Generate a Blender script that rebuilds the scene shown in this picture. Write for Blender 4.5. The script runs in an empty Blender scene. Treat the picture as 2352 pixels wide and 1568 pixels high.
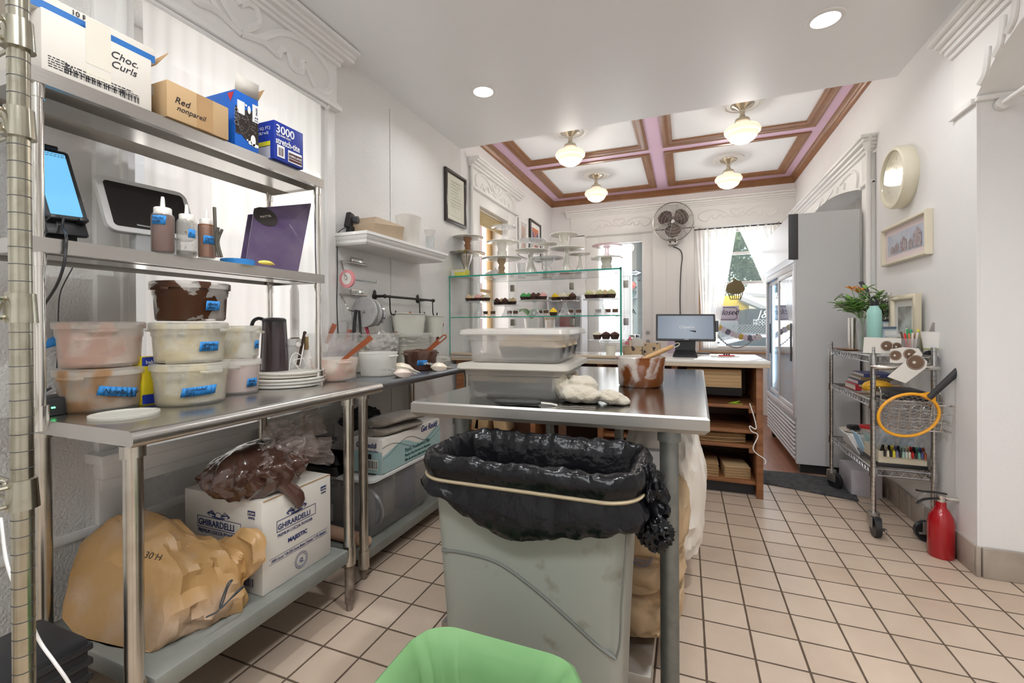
import bpy, bmesh, math, random
from mathutils import Vector, Matrix, noise
random.seed(7)
PI = math.pi
S = bpy.context.scene
COL = S.collection
# ---------------------------------------------------------------- camera
F_PX, YAW, PITCH, ROLL, CY0, EYE = 1029.1, .3714, -.0036, -.0053, 749.6, 1.15
def _cam_axes():
    cy, sy, cp, sp, cr, sr = math.cos(YAW), math.sin(YAW), math.cos(PITCH), math.sin(PITCH), math.cos(ROLL), math.sin(ROLL)
    A1 = Matrix(((cy, sy, 0), (-sy, cy, 0), (0, 0, 1)))
    A2 = Matrix(((1, 0, 0), (0, cp, sp), (0, -sp, cp)))
    A3 = Matrix(((cr, 0, sr), (0, 1, 0), (-sr, 0, cr)))
    return A3 @ A2 @ A1
AX = _cam_axes()
cam = bpy.data.cameras.new('camera'); camo = bpy.data.objects.new('camera', cam); COL.objects.link(camo)
R_, F_, U_ = AX[0], AX[1], AX[2]
camo.matrix_world = Matrix(((R_[0], U_[0], -F_[0], 0), (R_[1], U_[1], -F_[1], 0), (R_[2], U_[2], -F_[2], EYE), (0, 0, 0, 1)))
cam.sensor_width = 36; cam.lens = F_PX / 2352 * 36; cam.shift_y = (CY0 - 784) / 2352
cam.clip_start = .05; cam.clip_end = 200
S.camera = camo
CAMP = Vector((0, 0, EYE))
def at(u, v, x=None, y=None, z=None):
    """the room point seen at survey pixel u, v on the plane x=, y= or z="""
    d = AX.transposed() @ Vector(((u - 1176) / F_PX, 1, (CY0 - v) / F_PX))
    i, val = (0, x) if x is not None else (1, y) if y is not None else (2, z)
    return CAMP + d * ((val - CAMP[i]) / d[i])
# ---------------------------------------------------------------- render look, sky, sun, lamps
S.view_settings.view_transform = 'Standard'; S.view_settings.look = 'None'; S.view_settings.gamma = 1
S.view_settings.use_curve_mapping = False
S.view_settings.exposure = 0.55
S.cycles.max_bounces = 14; S.cycles.diffuse_bounces = 6; S.cycles.transparent_max_bounces = 24; S.cycles.glossy_bounces = 5
S.cycles.caustics_reflective = False; S.cycles.caustics_refractive = False; S.cycles.sample_clamp_indirect = 6
W = bpy.data.worlds.new('sky'); S.world = W; W.use_nodes = True
wn = W.node_tree.nodes; bg = wn['Background']; sky = wn.new('ShaderNodeTexSky')
sky.sky_type = 'NISHITA'; sky.sun_elevation = math.radians(48); sky.sun_rotation = math.radians(150); sky.sun_disc = False
sky.air_density = 1.3; sky.dust_density = 2
W.node_tree.links.new(sky.outputs[0], bg.inputs[0]); bg.inputs[1].default_value = .2
sl = bpy.data.lights.new('sun', 'SUN'); sl.energy = 1.8; sl.angle = .01; sl.color = (1, .95, .87)
so = bpy.data.objects.new('sun', sl); COL.objects.link(so); so.rotation_euler = (math.radians(48), 0, math.radians(-142 + 90))
LAMP_DOWN, LAMP_GLOBE, DAY = 9.0, 6.0, 42.0
def area(name, loc, rot, sx, sy, e, col=(1, 1, 1), shape='RECTANGLE', spread=PI):
    l = bpy.data.lights.new(name, 'AREA'); l.shape = shape; l.size = sx
    if shape in ('RECTANGLE', 'ELLIPSE'): l.size_y = sy
    l.energy = e; l.color = col; l.spread = spread
    o = bpy.data.objects.new(name, l); COL.objects.link(o); o.location = loc; o.rotation_euler = rot; return o
# daylight entering by the window openings (rectangles lie in the openings)
area('daylight_front_window', (.62, 6.52, 1.6), (PI / 2, 0, PI), .8, 1.5, DAY * .22, (.93, .97, 1))
area('daylight_front_door', (-.88, 6.52, 1.45), (PI / 2, 0, PI), .55, 1.7, DAY * .22, (.93, .97, 1))
area('daylight_left_window', (-2.16, 1.47, 1.55), (0, -PI / 2, 0), 1.5, .95, DAY * .13, (1, .97, .93))
area('daylight_dining_window', (-2.2, 4.3, 1.6), (0, -PI / 2, 0), 1.4, .8, DAY * .22, (1, .94, .9))
# ---------------------------------------------------------------- materials
MATS = {}
def _new(name):
    m = bpy.data.materials.new(name); m.use_nodes = True; nt = m.node_tree
    return m, nt, nt.nodes['Principled BSDF'], nt.nodes['Material Output']
def mat(name, c, r=.5, metal=0, spec=.5, coat=0, vary=0, vscale=6, bump=0, bscale=60, c2=None, alpha=1, emis=None, estr=0, trans=0, sheen=0, sss=0, stretch=None, detail=4, thr=None, ior=1.45):
    """principled material; vary mixes c with c2 by noise, bump adds noise relief"""
    if name in MATS: return MATS[name]
    m, nt, b, out = _new(name); n, L = nt.nodes, nt.links
    I = b.inputs
    I['Base Color'].default_value = (*c, 1); I['Roughness'].default_value = r; I['Metallic'].default_value = metal
    I['Specular IOR Level'].default_value = spec; I['Coat Weight'].default_value = coat; I['IOR'].default_value = ior
    I['Alpha'].default_value = alpha; I['Transmission Weight'].default_value = trans; I['Sheen Weight'].default_value = sheen
    if sss: I['Subsurface Weight'].default_value = sss; I['Subsurface Radius'].default_value = (.01, .008, .006)
    if emis: I['Emission Color'].default_value = (*emis, 1); I['Emission Strength'].default_value = estr
    tc = None
    if vary or bump:
        tc = n.new('ShaderNodeTexCoord'); mp = n.new('ShaderNodeMapping'); L.new(tc.outputs['Object'], mp.inputs[0])
        if stretch: mp.inputs['Scale'].default_value = stretch
    if vary:
        nz = n.new('ShaderNodeTexNoise'); nz.inputs['Scale'].default_value = vscale; nz.inputs['Detail'].default_value = detail
        L.new(mp.outputs[0], nz.inputs[0])
        cr = n.new('ShaderNodeValToRGB'); L.new(nz.outputs[0], cr.inputs[0])
        lo, hi = thr or (.35, .65)
        cr.color_ramp.elements[0].position = lo; cr.color_ramp.elements[1].position = hi
        c2 = c2 or tuple(x * .8 for x in c)
        cr.color_ramp.elements[0].color = (*c, 1); cr.color_ramp.elements[1].color = (*[a * (1 - vary) + b_ * vary for a, b_ in zip(c, c2)], 1)
        L.new(cr.outputs[0], I['Base Color'])
    if bump:
        nb = n.new('ShaderNodeTexNoise'); nb.inputs['Scale'].default_value = bscale; nb.inputs['Detail'].default_value = 3
        L.new(mp.outputs[0], nb.inputs[0]); bm_ = n.new('ShaderNodeBump'); bm_.inputs['Strength'].default_value = bump; bm_.inputs['Distance'].default_value = .01
        L.new(nb.outputs[0], bm_.inputs['Height']); L.new(bm_.outputs[0], I['Normal'])
    MATS[name] = m; return m
def sheet(name, c, clear=.5, r=.35, glossy=1.0, transl=.5, c2=None, vscale=10, thr=(.45, .6), clear2=None):
    """thin see-through plastic or glass: transparent mixed with a diffuse/translucent body and a Fresnel gloss; c2 smears a second colour over it"""
    if name in MATS: return MATS[name]
    m = bpy.data.materials.new(name); m.use_nodes = True; nt = m.node_tree; n, L = nt.nodes, nt.links; n.clear()
    out = n.new('ShaderNodeOutputMaterial'); tr = n.new('ShaderNodeBsdfTransparent'); df = n.new('ShaderNodeBsdfDiffuse'); tl = n.new('ShaderNodeBsdfTranslucent')
    gl = n.new('ShaderNodeBsdfGlossy'); gl.inputs['Roughness'].default_value = r; lw = n.new('ShaderNodeLayerWeight'); lw.inputs[0].default_value = .5; pw = n.new('ShaderNodeMath'); pw.operation = 'POWER'; pw.inputs[1].default_value = 4; L.new(lw.outputs['Facing'], pw.inputs[0]); fr = n.new('ShaderNodeMath'); fr.operation = 'MULTIPLY_ADD'; fr.inputs[1].default_value = .45; fr.inputs[2].default_value = .035; L.new(pw.outputs[0], fr.inputs[0])
    m1 = n.new('ShaderNodeMixShader'); m1.inputs[0].default_value = transl; L.new(df.outputs[0], m1.inputs[1]); L.new(tl.outputs[0], m1.inputs[2])
    m2 = n.new('ShaderNodeMixShader'); L.new(m1.outputs[0], m2.inputs[1]); L.new(tr.outputs[0], m2.inputs[2]); m2.inputs[0].default_value = clear
    for x in (df, tl): x.inputs[0].default_value = (*c, 1)
    if c2:
        tc = n.new('ShaderNodeTexCoord'); nz = n.new('ShaderNodeTexNoise'); nz.inputs['Scale'].default_value = vscale; nz.inputs['Detail'].default_value = 5; nz.inputs['Distortion'].default_value = .6
        L.new(tc.outputs['Object'], nz.inputs[0]); cr = n.new('ShaderNodeValToRGB'); L.new(nz.outputs[0], cr.inputs[0])
        cr.color_ramp.elements[0].position, cr.color_ramp.elements[1].position = thr
        cr.color_ramp.elements[0].color = (*c, 1); cr.color_ramp.elements[1].color = (*c2, 1)
        for x in (df, tl): L.new(cr.outputs[0], x.inputs[0])
        if clear2 is not None:
            mr = n.new('ShaderNodeMapRange'); L.new(nz.outputs[0], mr.inputs[0]); mr.inputs[1].default_value, mr.inputs[2].default_value = thr
            mr.inputs[3].default_value, mr.inputs[4].default_value = clear, clear2; L.new(mr.outputs[0], m2.inputs[0])
    m3 = n.new('ShaderNodeMixShader'); mu = n.new('ShaderNodeMath'); mu.operation = 'MULTIPLY'; mu.inputs[1].default_value = glossy
    L.new(fr.outputs[0], mu.inputs[0]); L.new(mu.outputs[0], m3.inputs[0]); L.new(m2.outputs[0], m3.inputs[1]); L.new(gl.outputs[0], m3.inputs[2])
    L.new(m3.outputs[0], out.inputs[0]); MATS[name] = m; return m
WALL = mat('wall_paint', (.80, .795, .79), .55, vary=.25, vscale=2.2, c2=(.70, .685, .66), thr=(.5, .8), bump=.12, bscale=90)
WALLP = mat('textured_wall_paint', (.74, .73, .71), .5, vary=.35, vscale=1.6, c2=(.60, .575, .54), thr=(.5, .8), bump=.5, bscale=120)
TRIM = mat('white_trim_paint', (.82, .81, .79), .35)
CEIL = mat('ceiling_paint', (.88, .885, .89), .38, bump=.05, bscale=20)
CEILW = mat('coffer_white', (.84, .86, .88), .5)
PINK = mat('coffer_pink', (.74, .52, .68), .45)
BROWN = mat('brown_moulding', (.29, .135, .06), .3, vary=.5, vscale=9, c2=(.2, .09, .04))
STEEL = mat('stainless_steel', (.60, .585, .56), .27, 1, vary=.3, vscale=7, c2=(.5, .48, .45), bump=.03, bscale=300, stretch=(1, .06, 1))
STEELD = mat('dull_steel', (.42, .415, .39), .42, 1, vary=.5, vscale=9, c2=(.3, .29, .26), thr=(.45, .7))
GALV = mat('galvanised_steel', (.20, .21, .20), .5, .8, vary=.5, vscale=30, c2=(.12, .125, .12), thr=(.4, .7))
CHROME = mat('chrome', (.72, .70, .66), .13, 1)
CHROMED = mat('worn_chrome', (.62, .6, .55), .25, 1, vary=.4, vscale=20, c2=(.4, .36, .3))
BLACK = mat('black_plastic', (.018, .018, .02), .4)
DGREY = mat('dark_grey_plastic', (.06, .06, .065), .45)
WHITE = mat('white_plastic', (.82, .81, .79), .35)
CARD = mat('brown_cardboard', (.42, .26, .125), .8, vary=.3, vscale=12, c2=(.34, .2, .09))
CARDL = mat('light_cardboard', (.50, .34, .18), .8, vary=.3, vscale=5, c2=(.42, .28, .14))
CARDW = mat('white_cardboard', (.66, .62, .56), .7, vary=.25, vscale=4, c2=(.58, .54, .47))
WOOD = mat('red_brown_wood', (.30, .125, .05), .42, vary=.8, vscale=5, c2=(.14, .055, .022), stretch=(1, 1, 5))
WOODD = mat('dark_brown_wood', (.12, .055, .03), .5, vary=.5, vscale=6)
INK = mat('black_ink', (.015, .015, .02), .6)
NAVY = mat('navy_ink', (.02, .03, .13), .6)
BLUET = mat('blue_masking_tape', (.03, .24, .62), .6, bump=.2, bscale=80)
GLASS = sheet('clear_glass', (.75, .9, .86), .955, .02, 1.0)
GLASSC = sheet('crystal_glass', (.85, .9, .92), .74, .04, 2.2)
GEDGE = mat('green_glass_edge', (.02, .33, .24), .1, spec=.8, alpha=.9)
TUB = sheet('frosted_plastic', (.95, .94, .90), .50, .3, .5, .6)
TUBC = sheet('clear_tub_plastic', (.9, .89, .86), .72, .22, 1.0, .45)
TERRA = mat('terracotta_spatula_plastic', (.30, .075, .025), .35)
# ---------------------------------------------------------------- mesh builder
BASE = {}
def xf(*a): return a
class MB:
    def __init__(s): s.bm = bmesh.new(); s.mi = 0
    def _fin(s, verts, M=None, bevel=0, seg=2):
        faces = {f for v in verts for f in v.link_faces}
        for f in faces: f.material_index = s.mi
        if bevel:
            es = list({e for v in verts for e in v.link_edges})
            r = bmesh.ops.bevel(s.bm, geom=es, offset=bevel, segments=seg, affect='EDGES', profile=.5)
            verts = list({v for f in r['faces'] for v in f.verts} | {v for v in verts if v.is_valid})
            for f in r['faces']: f.material_index = s.mi
        if M is not None: bmesh.ops.transform(s.bm, matrix=M, verts=[v for v in verts if v.is_valid])
        return s
    def box(s, x0, y0, z0, x1, y1, z1, bevel=0, M=None, seg=2):
        r = bmesh.ops.create_cube(s.bm, size=1); v = r['verts']
        bmesh.ops.transform(s.bm, verts=v, matrix=Matrix.Translation(((x0 + x1) / 2, (y0 + y1) / 2, (z0 + z1) / 2)) @ Matrix.Diagonal((abs(x1 - x0), abs(y1 - y0), abs(z1 - z0), 1)))
        return s._fin(v, M, bevel, seg)
    def cyl(s, p0, p1, r0, r1=None, n=20, M=None, cap=True):
        r1 = r0 if r1 is None else r1; p0, p1 = Vector(p0), Vector(p1); d = p1 - p0
        r = bmesh.ops.create_cone(s.bm, segments=n, radius1=r0, radius2=r1, depth=d.length, cap_ends=cap)
        bmesh.ops.transform(s.bm, verts=r['verts'], matrix=Matrix.Translation((p0 + p1) / 2) @ d.to_track_quat('Z', 'Y').to_matrix().to_4x4())
        return s._fin(r['verts'], M)
    def ball(s, c, r, M=None, sub=2, sc=(1, 1, 1)):
        q = bmesh.ops.create_icosphere(s.bm, subdivisions=sub, radius=r)
        bmesh.ops.transform(s.bm, verts=q['verts'], matrix=Matrix.Translation(c) @ Matrix.Diagonal((*sc, 1)))
        return s._fin(q['verts'], M)
    def loft(s, rings, close=True, cap0=True, cap1=True, M=None, loop=False):
        vs = [[s.bm.verts.new(p) for p in ring] for ring in rings]; n = len(rings[0]); fs = []
        m = len(vs)
        for i in range(m if loop else m - 1):
            a, b = vs[i], vs[(i + 1) % m]
            for j in range(n if close else n - 1):
                k = (j + 1) % n
                try: fs.append(s.bm.faces.new((a[j], a[k], b[k], b[j])))
                except ValueError: pass
        if close and not loop:
            if cap0 and n > 2: fs.append(s.bm.faces.new(vs[0][::-1]))
            if cap1 and n > 2: fs.append(s.bm.faces.new(vs[-1]))
        return s._fin([v for r in vs for v in r], M)
    def lathe(s, prof, c=(0, 0, 0), n=28, M=None, sx=1, sy=1, wob=None):
        """prof: list of (radius, z)"""
        rings = []
        for r, z in prof:
            ring = []
            for k in range(n):
                a = 2 * PI * k / n; w = 1 + (wob(a, z) if wob else 0)
                ring.append((c[0] + max(r, 1e-4) * w * math.cos(a) * sx, c[1] + max(r, 1e-4) * w * math.sin(a) * sy, c[2] + z))
            rings.append(ring)
        return s.loft(rings, M=M)
    def tube(s, pts, r, n=8, M=None, closed=False, flat=1):
        pts = [Vector(p) for p in pts]; m = len(pts); rings = []; up = None
        for i, p in enumerate(pts):
            a = pts[(i - 1) % m] if (closed or i) else p; b = pts[(i + 1) % m] if (closed or i < m - 1) else p
            t = (b - a); t = t.normalized() if t.length > 1e-9 else Vector((0, 0, 1))
            if up is None:
                up = Vector((0, 0, 1)) if abs(t.z) < .9 else Vector((1, 0, 0))
            up = (up - t * up.dot(t)); up = up.normalized() if up.length > 1e-6 else t.orthogonal().normalized()
            sd = t.cross(up); rr = r[i] if isinstance(r, (list, tuple)) else r
            rings.append([p + (sd * math.cos(2 * PI * k / n) + up * math.sin(2 * PI * k / n) * flat) * rr for k in range(n)])
        return s.loft(rings, M=M, loop=closed)
    def prism(s, pts, d, M=None):
        """extrude outline pts (3-D, planar) by vector d"""
        d = Vector(d); return s.loft([[Vector(p) for p in pts], [Vector(p) + d for p in pts]], M=M)
    def quad(s, *pts, M=None):
        v = [s.bm.verts.new(p) for p in pts]; s.bm.faces.new(v); return s._fin(v, M)
    def grid(s, f, nu, nv, M=None):
        vs = [[s.bm.verts.new(f(i / nu, j / nv)) for j in range(nv + 1)] for i in range(nu + 1)]
        for i in range(nu):
            for j in range(nv): s.bm.faces.new((vs[i][j], vs[i + 1][j], vs[i + 1][j + 1], vs[i][j + 1]))
        return s._fin([v for r in vs for v in r], M)
    def m(s, i): s.mi = i; return s
    def build(s, name, mats, parent=None, smooth=True, world=True, solid=0, sub=0, ang=35):
        if parent is not None and world and parent.name in BASE:
            bmesh.ops.transform(s.bm, verts=s.bm.verts, matrix=BASE[parent.name].inverted())
        bmesh.ops.recalc_face_normals(s.bm, faces=s.bm.faces)
        me = bpy.data.meshes.new(name); s.bm.to_mesh(me); s.bm.free()
        for m_ in (mats if isinstance(mats, (list, tuple)) else [mats]): me.materials.append(m_)
        if smooth:
            me.polygons.foreach_set('use_smooth', [True] * len(me.polygons)); me.set_sharp_from_angle(angle=math.radians(ang))
        o = bpy.data.objects.new(name, me); COL.objects.link(o)
        if parent is not None:
            o.parent = parent
            BASE[o.name] = BASE.get(parent.name, Matrix())
        if solid: md = o.modifiers.new('thickness', 'SOLIDIFY'); md.thickness = solid; md.offset = 0
        if sub: md = o.modifiers.new('smooth', 'SUBSURF'); md.levels = md.render_levels = sub
        return o
def tag(o, label, cat, group=None, kind=None):
    o['label'] = label; o['category'] = cat
    if group: o['group'] = group
    if kind: o['kind'] = kind
    return o
def thing(name, label, cat, loc=(0, 0, 0), rz=0, group=None):
    o = bpy.data.objects.new(name, None); o.empty_display_size = .05; COL.objects.link(o)
    o.location = loc; o.rotation_euler = (0, 0, rz); BASE[o.name] = Matrix.Translation(loc) @ Matrix.Rotation(rz, 4, 'Z')
    return tag(o, label, cat, group)
def struct(name, mb, m, parent=None, **k):
    o = mb.build(name, m, parent, **k)
    if parent is None: o['kind'] = 'structure'
    return o
def lab(o, l): o['label'] = l; return o
def dup(root, loc, rz=0, label=None, group=None, sc=None):
    r = root.copy(); COL.objects.link(r); r.location = loc; r.rotation_euler = (0, 0, rz)
    if sc: r.scale = (sc, sc, sc)
    if label: r['label'] = label
    if group: r['group'] = group
    for ch in list(root.children):
        c = ch.copy(); COL.objects.link(c); c.parent = r
        for g in ch.children:
            d = g.copy(); COL.objects.link(d); d.parent = c
    return r
def text(s, size, origin, ux, uy, m, parent, name='lettering', align='LEFT', shear=0, depth=.0004, bold=0, sx=1):
    """flat lettering from the built-in font laid on the plane spanned by ux (reading direction) and uy (up)"""
    cu = bpy.data.curves.new(name, 'FONT'); cu.body = s; cu.size = size; cu.align_x = align; cu.shear = shear; cu.extrude = depth; cu.offset = bold; cu.resolution_u = 3
    t = bpy.data.objects.new(name, cu); me = bpy.data.meshes.new_from_object(t); bpy.data.objects.remove(t); bpy.data.curves.remove(cu)
    ux, uy = Vector(ux).normalized(), Vector(uy).normalized(); nz = ux.cross(uy).normalized(); uy = nz.cross(ux)
    M = Matrix(((ux.x * sx, uy.x, nz.x, origin[0]), (ux.y * sx, uy.y, nz.y, origin[1]), (ux.z * sx, uy.z, nz.z, origin[2]), (0, 0, 0, 1)))
    if parent is not None and parent.name in BASE: M = BASE[parent.name].inverted() @ M
    me.transform(M); me.materials.append(m); me.name = name
    o = bpy.data.objects.new(name, me); COL.objects.link(o)
    if parent is not None: o.parent = parent; BASE[o.name] = BASE.get(parent.name, Matrix())
    return o
def V(*a): return Vector(a)
def rot(axis, a, c=(0, 0, 0)): return Matrix.Translation(c) @ Matrix.Rotation(a, 4, axis) @ Matrix.Translation(-Vector(c))
def TR(x, y, z, rz=0): return Matrix.Translation((x, y, z)) @ Matrix.Rotation(rz, 4, 'Z')
def lerp(a, b, t): return a + (b - a) * t
def spline(pts, n=8):
    """Catmull-Rom through pts"""
    P = [Vector(p) for p in pts]; P = [P[0] * 2 - P[1]] + P + [P[-1] * 2 - P[-2]]; out = []
    for i in range(1, len(P) - 2):
        for k in range(n):
            t = k / n; a, b, c, d = P[i - 1:i + 3]
            out.append(.5 * ((2 * b) + (c - a) * t + (2 * a - 5 * b + 4 * c - d) * t * t + (3 * b - a - 3 * c + d) * t ** 3))
    out.append(P[-2]); return out
# ================================================================ the shell of the room
XL, XR, YB, YS, ZK, ZF = -1.85, 1.24, 6.39, 3.52, 2.70, 2.97
def tile_mat():
    m, nt, b, out = _new('quarry_tile'); n, L = nt.nodes, nt.links
    tc = n.new('ShaderNodeTexCoord'); sp = n.new('ShaderNodeSeparateXYZ'); L.new(tc.outputs['Object'], sp.inputs[0])
    def mth(op, a, bb=None):
        k = n.new('ShaderNodeMath'); k.operation = op
        for i, x in enumerate((a, bb)):
            if x is None: continue
            if isinstance(x, (int, float)): k.inputs[i].default_value = x
            else: L.new(x, k.inputs[i])
        return k.outputs[0]
    p = .1596; cell = []; edge = []
    for ax, off in ((0, .3563), (1, .8197)):
        t = mth('SUBTRACT', mth('DIVIDE', sp.outputs[ax], p), off); cell.append(mth('FLOOR', t)); fr = mth('FRACT', t)
        edge.append(mth('MINIMUM', fr, mth('SUBTRACT', 1.0, fr)))
    e = mth('MINIMUM', edge[0], edge[1])
    nz = n.new('ShaderNodeTexNoise'); nz.inputs['Scale'].default_value = 14; nz.inputs['Detail'].default_value = 5; L.new(tc.outputs['Object'], nz.inputs[0])
    e2 = mth('ADD', e, mth('MULTIPLY', mth('SUBTRACT', nz.outputs[0], .5), .012))
    mr = n.new('ShaderNodeMapRange'); L.new(e2, mr.inputs[0]); mr.inputs[1].default_value = .017; mr.inputs[2].default_value = .027
    cx = n.new('ShaderNodeCombineXYZ'); L.new(cell[0], cx.inputs[0]); L.new(cell[1], cx.inputs[1])
    wnz = n.new('ShaderNodeTexWhiteNoise'); L.new(cx.outputs[0], wnz.inputs[0])
    c1 = n.new('ShaderNodeValToRGB'); L.new(mth('ADD', mth('MULTIPLY', wnz.outputs[0], .5), mth('MULTIPLY', nz.outputs[0], .5)), c1.inputs[0])
    c1.color_ramp.elements[0].position = .15; c1.color_ramp.elements[1].position = .85
    c1.color_ramp.elements[0].color = (.50, .385, .29, 1); c1.color_ramp.elements[1].color = (.62, .50, .395, 1)
    nb = n.new('ShaderNodeTexNoise'); nb.inputs['Scale'].default_value = 1.6; nb.inputs['Detail'].default_value = 6; L.new(tc.outputs['Object'], nb.inputs[0])
    dr = n.new('ShaderNodeMapRange'); L.new(nb.outputs[0], dr.inputs[0]); dr.inputs[1].default_value = .45; dr.inputs[2].default_value = .75
    dm = n.new('ShaderNodeMix'); dm.data_type = 'RGBA'; L.new(mth('MULTIPLY', dr.outputs[0], .5), dm.inputs[0]); L.new(c1.outputs[0], dm.inputs[6]); dm.inputs[7].default_value = (.40, .32, .25, 1)
    mx = n.new('ShaderNodeMix'); mx.data_type = 'RGBA'; L.new(mr.outputs[0], mx.inputs[0]); mx.inputs[6].default_value = (.105, .07, .045, 1); L.new(dm.outputs[2], mx.inputs[7])
    L.new(mx.outputs[2], b.inputs['Base Color'])
    rr = n.new('ShaderNodeMapRange'); L.new(mr.outputs[0], rr.inputs[0]); rr.inputs[3].default_value = .8; rr.inputs[4].default_value = .36; L.new(rr.outputs[0], b.inputs['Roughness'])
    bp = n.new('ShaderNodeBump'); bp.inputs['Distance'].default_value = .003; bp.inputs['Strength'].default_value = .7; L.new(mth('ADD', mr.outputs[0], mth('MULTIPLY', nz.outputs[0], .08)), bp.inputs['Height']); L.new(bp.outputs[0], b.inputs['Normal'])
    return m
TILE = tile_mat()
DWOOD = mat('dining_floor_wood', (.30, .13, .075), .35, vary=.6, vscale=5, c2=(.18, .08, .05), stretch=(6, 1, 1))
f = MB().box(XL - .3, -1.6, -.1, XR + .75, 4.0, 0); struct('floor', f, TILE)
f = MB().box(XL - .3, 4.0, -.1, XR + .6, YB + .2, 0); struct('floor', f, DWOOD)
def wall_x(mb, x0, x1, y0, y1, z0, z1, ops):
    y = y0
    for a, b, c, d in sorted(ops):
        if a > y: mb.box(x0, y, z0, x1, a, z1)
        if c > z0: mb.box(x0, a, z0, x1, b, c)
        if d < z1: mb.box(x0, a, d, x1, b, z1)
        y = b
    if y < y1: mb.box(x0, y, z0, x1, y1, z1)
def wall_y(mb, y0, y1, x0, x1, z0, z1, ops):
    x = x0
    for a, b, c, d in sorted(ops):
        if a > x: mb.box(x, y0, z0, a, y1, z1)
        if c > z0: mb.box(a, y0, z0, b, y1, c)
        if d < z1: mb.box(a, y0, d, b, y1, z1)
        x = b
    if x < x1: mb.box(x, y0, z0, x1, y1, z1)
w = MB(); wall_x(w, XL - .3, XL, -1.6, 3.52, 0, ZF + .1, [(1.0, 1.86, .76, 2.34)]); struct('wall_left', w, WALLP, smooth=False)
w = MB(); wall_x(w, XL - .3, XL, 3.52, YB + .2, 0, ZF + .1, [(3.87, 4.60, .8, 2.29)]); struct('wall_left', w, WALL, smooth=False)
w = MB(); wall_y(w, YB, YB + .12, XL, XR + .6, 0, ZF + .1, [(-1.35, -.42, 0, 2.40), (.15, 1.08, .80, 2.40)]); struct('wall_back', w, WALL, smooth=False)
w = MB(); wall_x(w, XR, XR + .25, 2.66, YB + .2, 0, ZF + .1, [(4.03, 6.15, .9, 2.30)]); w.box(XR + .25, 2.66, 0, XR + .75, 2.9, ZF)
w.box(XR, -1.6, 2.5, XR + .25, 2.66, ZF); struct('wall_right', w, WALL, smooth=False)
w = MB().box(XR + .62, -1.6, 0, XR + .75, 2.66, ZF); w.box(XR + .25, 3.9, 0, XR + .5, 4.0, ZF).box(XR + .5, 3.9, 0, XR + .6, YB + .2, ZF); struct('wall_right', w, WALL, smooth=False)
w = MB().box(XL - .3, -1.72, 0, XR + .75, -1.6, ZF); struct('wall_rear', w, WALL, smooth=False)
w = MB().box(XL - .3, -1.6, ZK, XR + .75, YS, ZF + .1); struct('ceiling', w, CEIL, smooth=False)
w = MB().box(XL - .3, YS, ZF, XR + .6, YB + .2, ZF + .1); struct('ceiling', w, CEILW, smooth=False)
# raised wall boards with their visible top edge (thin frieze line) and the vertical seam
w = MB().box(XL, 1.98, 0, XL + .006, 2.498, 2.60, .001).box(XL, 2.506, 0, XL + .006, YS, 2.60, .001).box(XL, .0, .49, XL + .006, 1.0, 2.34, .001); struct('wall_left', w, WALLP, smooth=False)
w = MB().box(XR - .006, 2.66, 0, XR, 3.83, 2.545, .001).box(XR - .012, 2.66, 0, XR - .005, 2.84, 2.15, .001); struct('wall_right', w, WALL, smooth=False)
# ---- coffered front ceiling
zp = ZF - .02
PX0, PX1, PX2, PX3, PY0, PY1, PY2 = -1.67, -.37, -.205, 1.09, 4.80, 4.95, 6.17
fr = MB()
def strip(x0, y0, x1, y1): fr.box(x0, y0, zp, x1, y1, ZF)
strip(XL, YS, PX0, YB); strip(PX3, YS, XR, YB); strip(PX0, PY2, PX3, YB); strip(PX1, YS, PX2, PY2); strip(PX0, PY0, PX1, PY1); strip(PX2, PY0, PX3, PY1)
struct('trim_1', fr, PINK, smooth=False)
def frame_loop(mb, x0, y0, x1, y1, prof):
    """moulding swept round a rectangle on the ceiling; prof = (inset, z)"""
    rings = []
    for ins, z in prof: rings.append([(x0 + ins, y0 + ins, z), (x1 - ins, y0 + ins, z), (x1 - ins, y1 - ins, z), (x0 + ins, y1 - ins, z)])
    mb.loft(rings, loop=True)
pm = [(-.012, zp), (-.012, zp - .012), (.008, zp - .018), (.02, zp - .01), (.04, zp - .012), (.06, zp + .0), (.08, zp + .006), (.08, ZF)]
k = 2
for x0, y0, x1, y1 in [(PX0, PY1, PX1, PY2), (PX2, PY1, PX3, PY2), (PX0, 3.3, PX1, PY0), (PX2, 3.3, PX3, PY0)]:
    y0 = max(y0, YS - .1); g = MB(); frame_loop(g, x0, y0, x1, y1, pm); struct('trim_%d' % k, g, BROWN, ang=50); k += 1
g = MB(); cp_ = [(0, 2.875), (.008, 2.875), (.010, 2.89), (.018, 2.896), (.024, 2.915), (.036, 2.932), (.044, 2.937), (.046, 2.945), (.055, 2.948), (.055, ZF), (0, ZF)]
frame_loop(g, XL, YS - .3, XR, YB, cp_); struct('trim_6', g, BROWN, ang=50)
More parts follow.
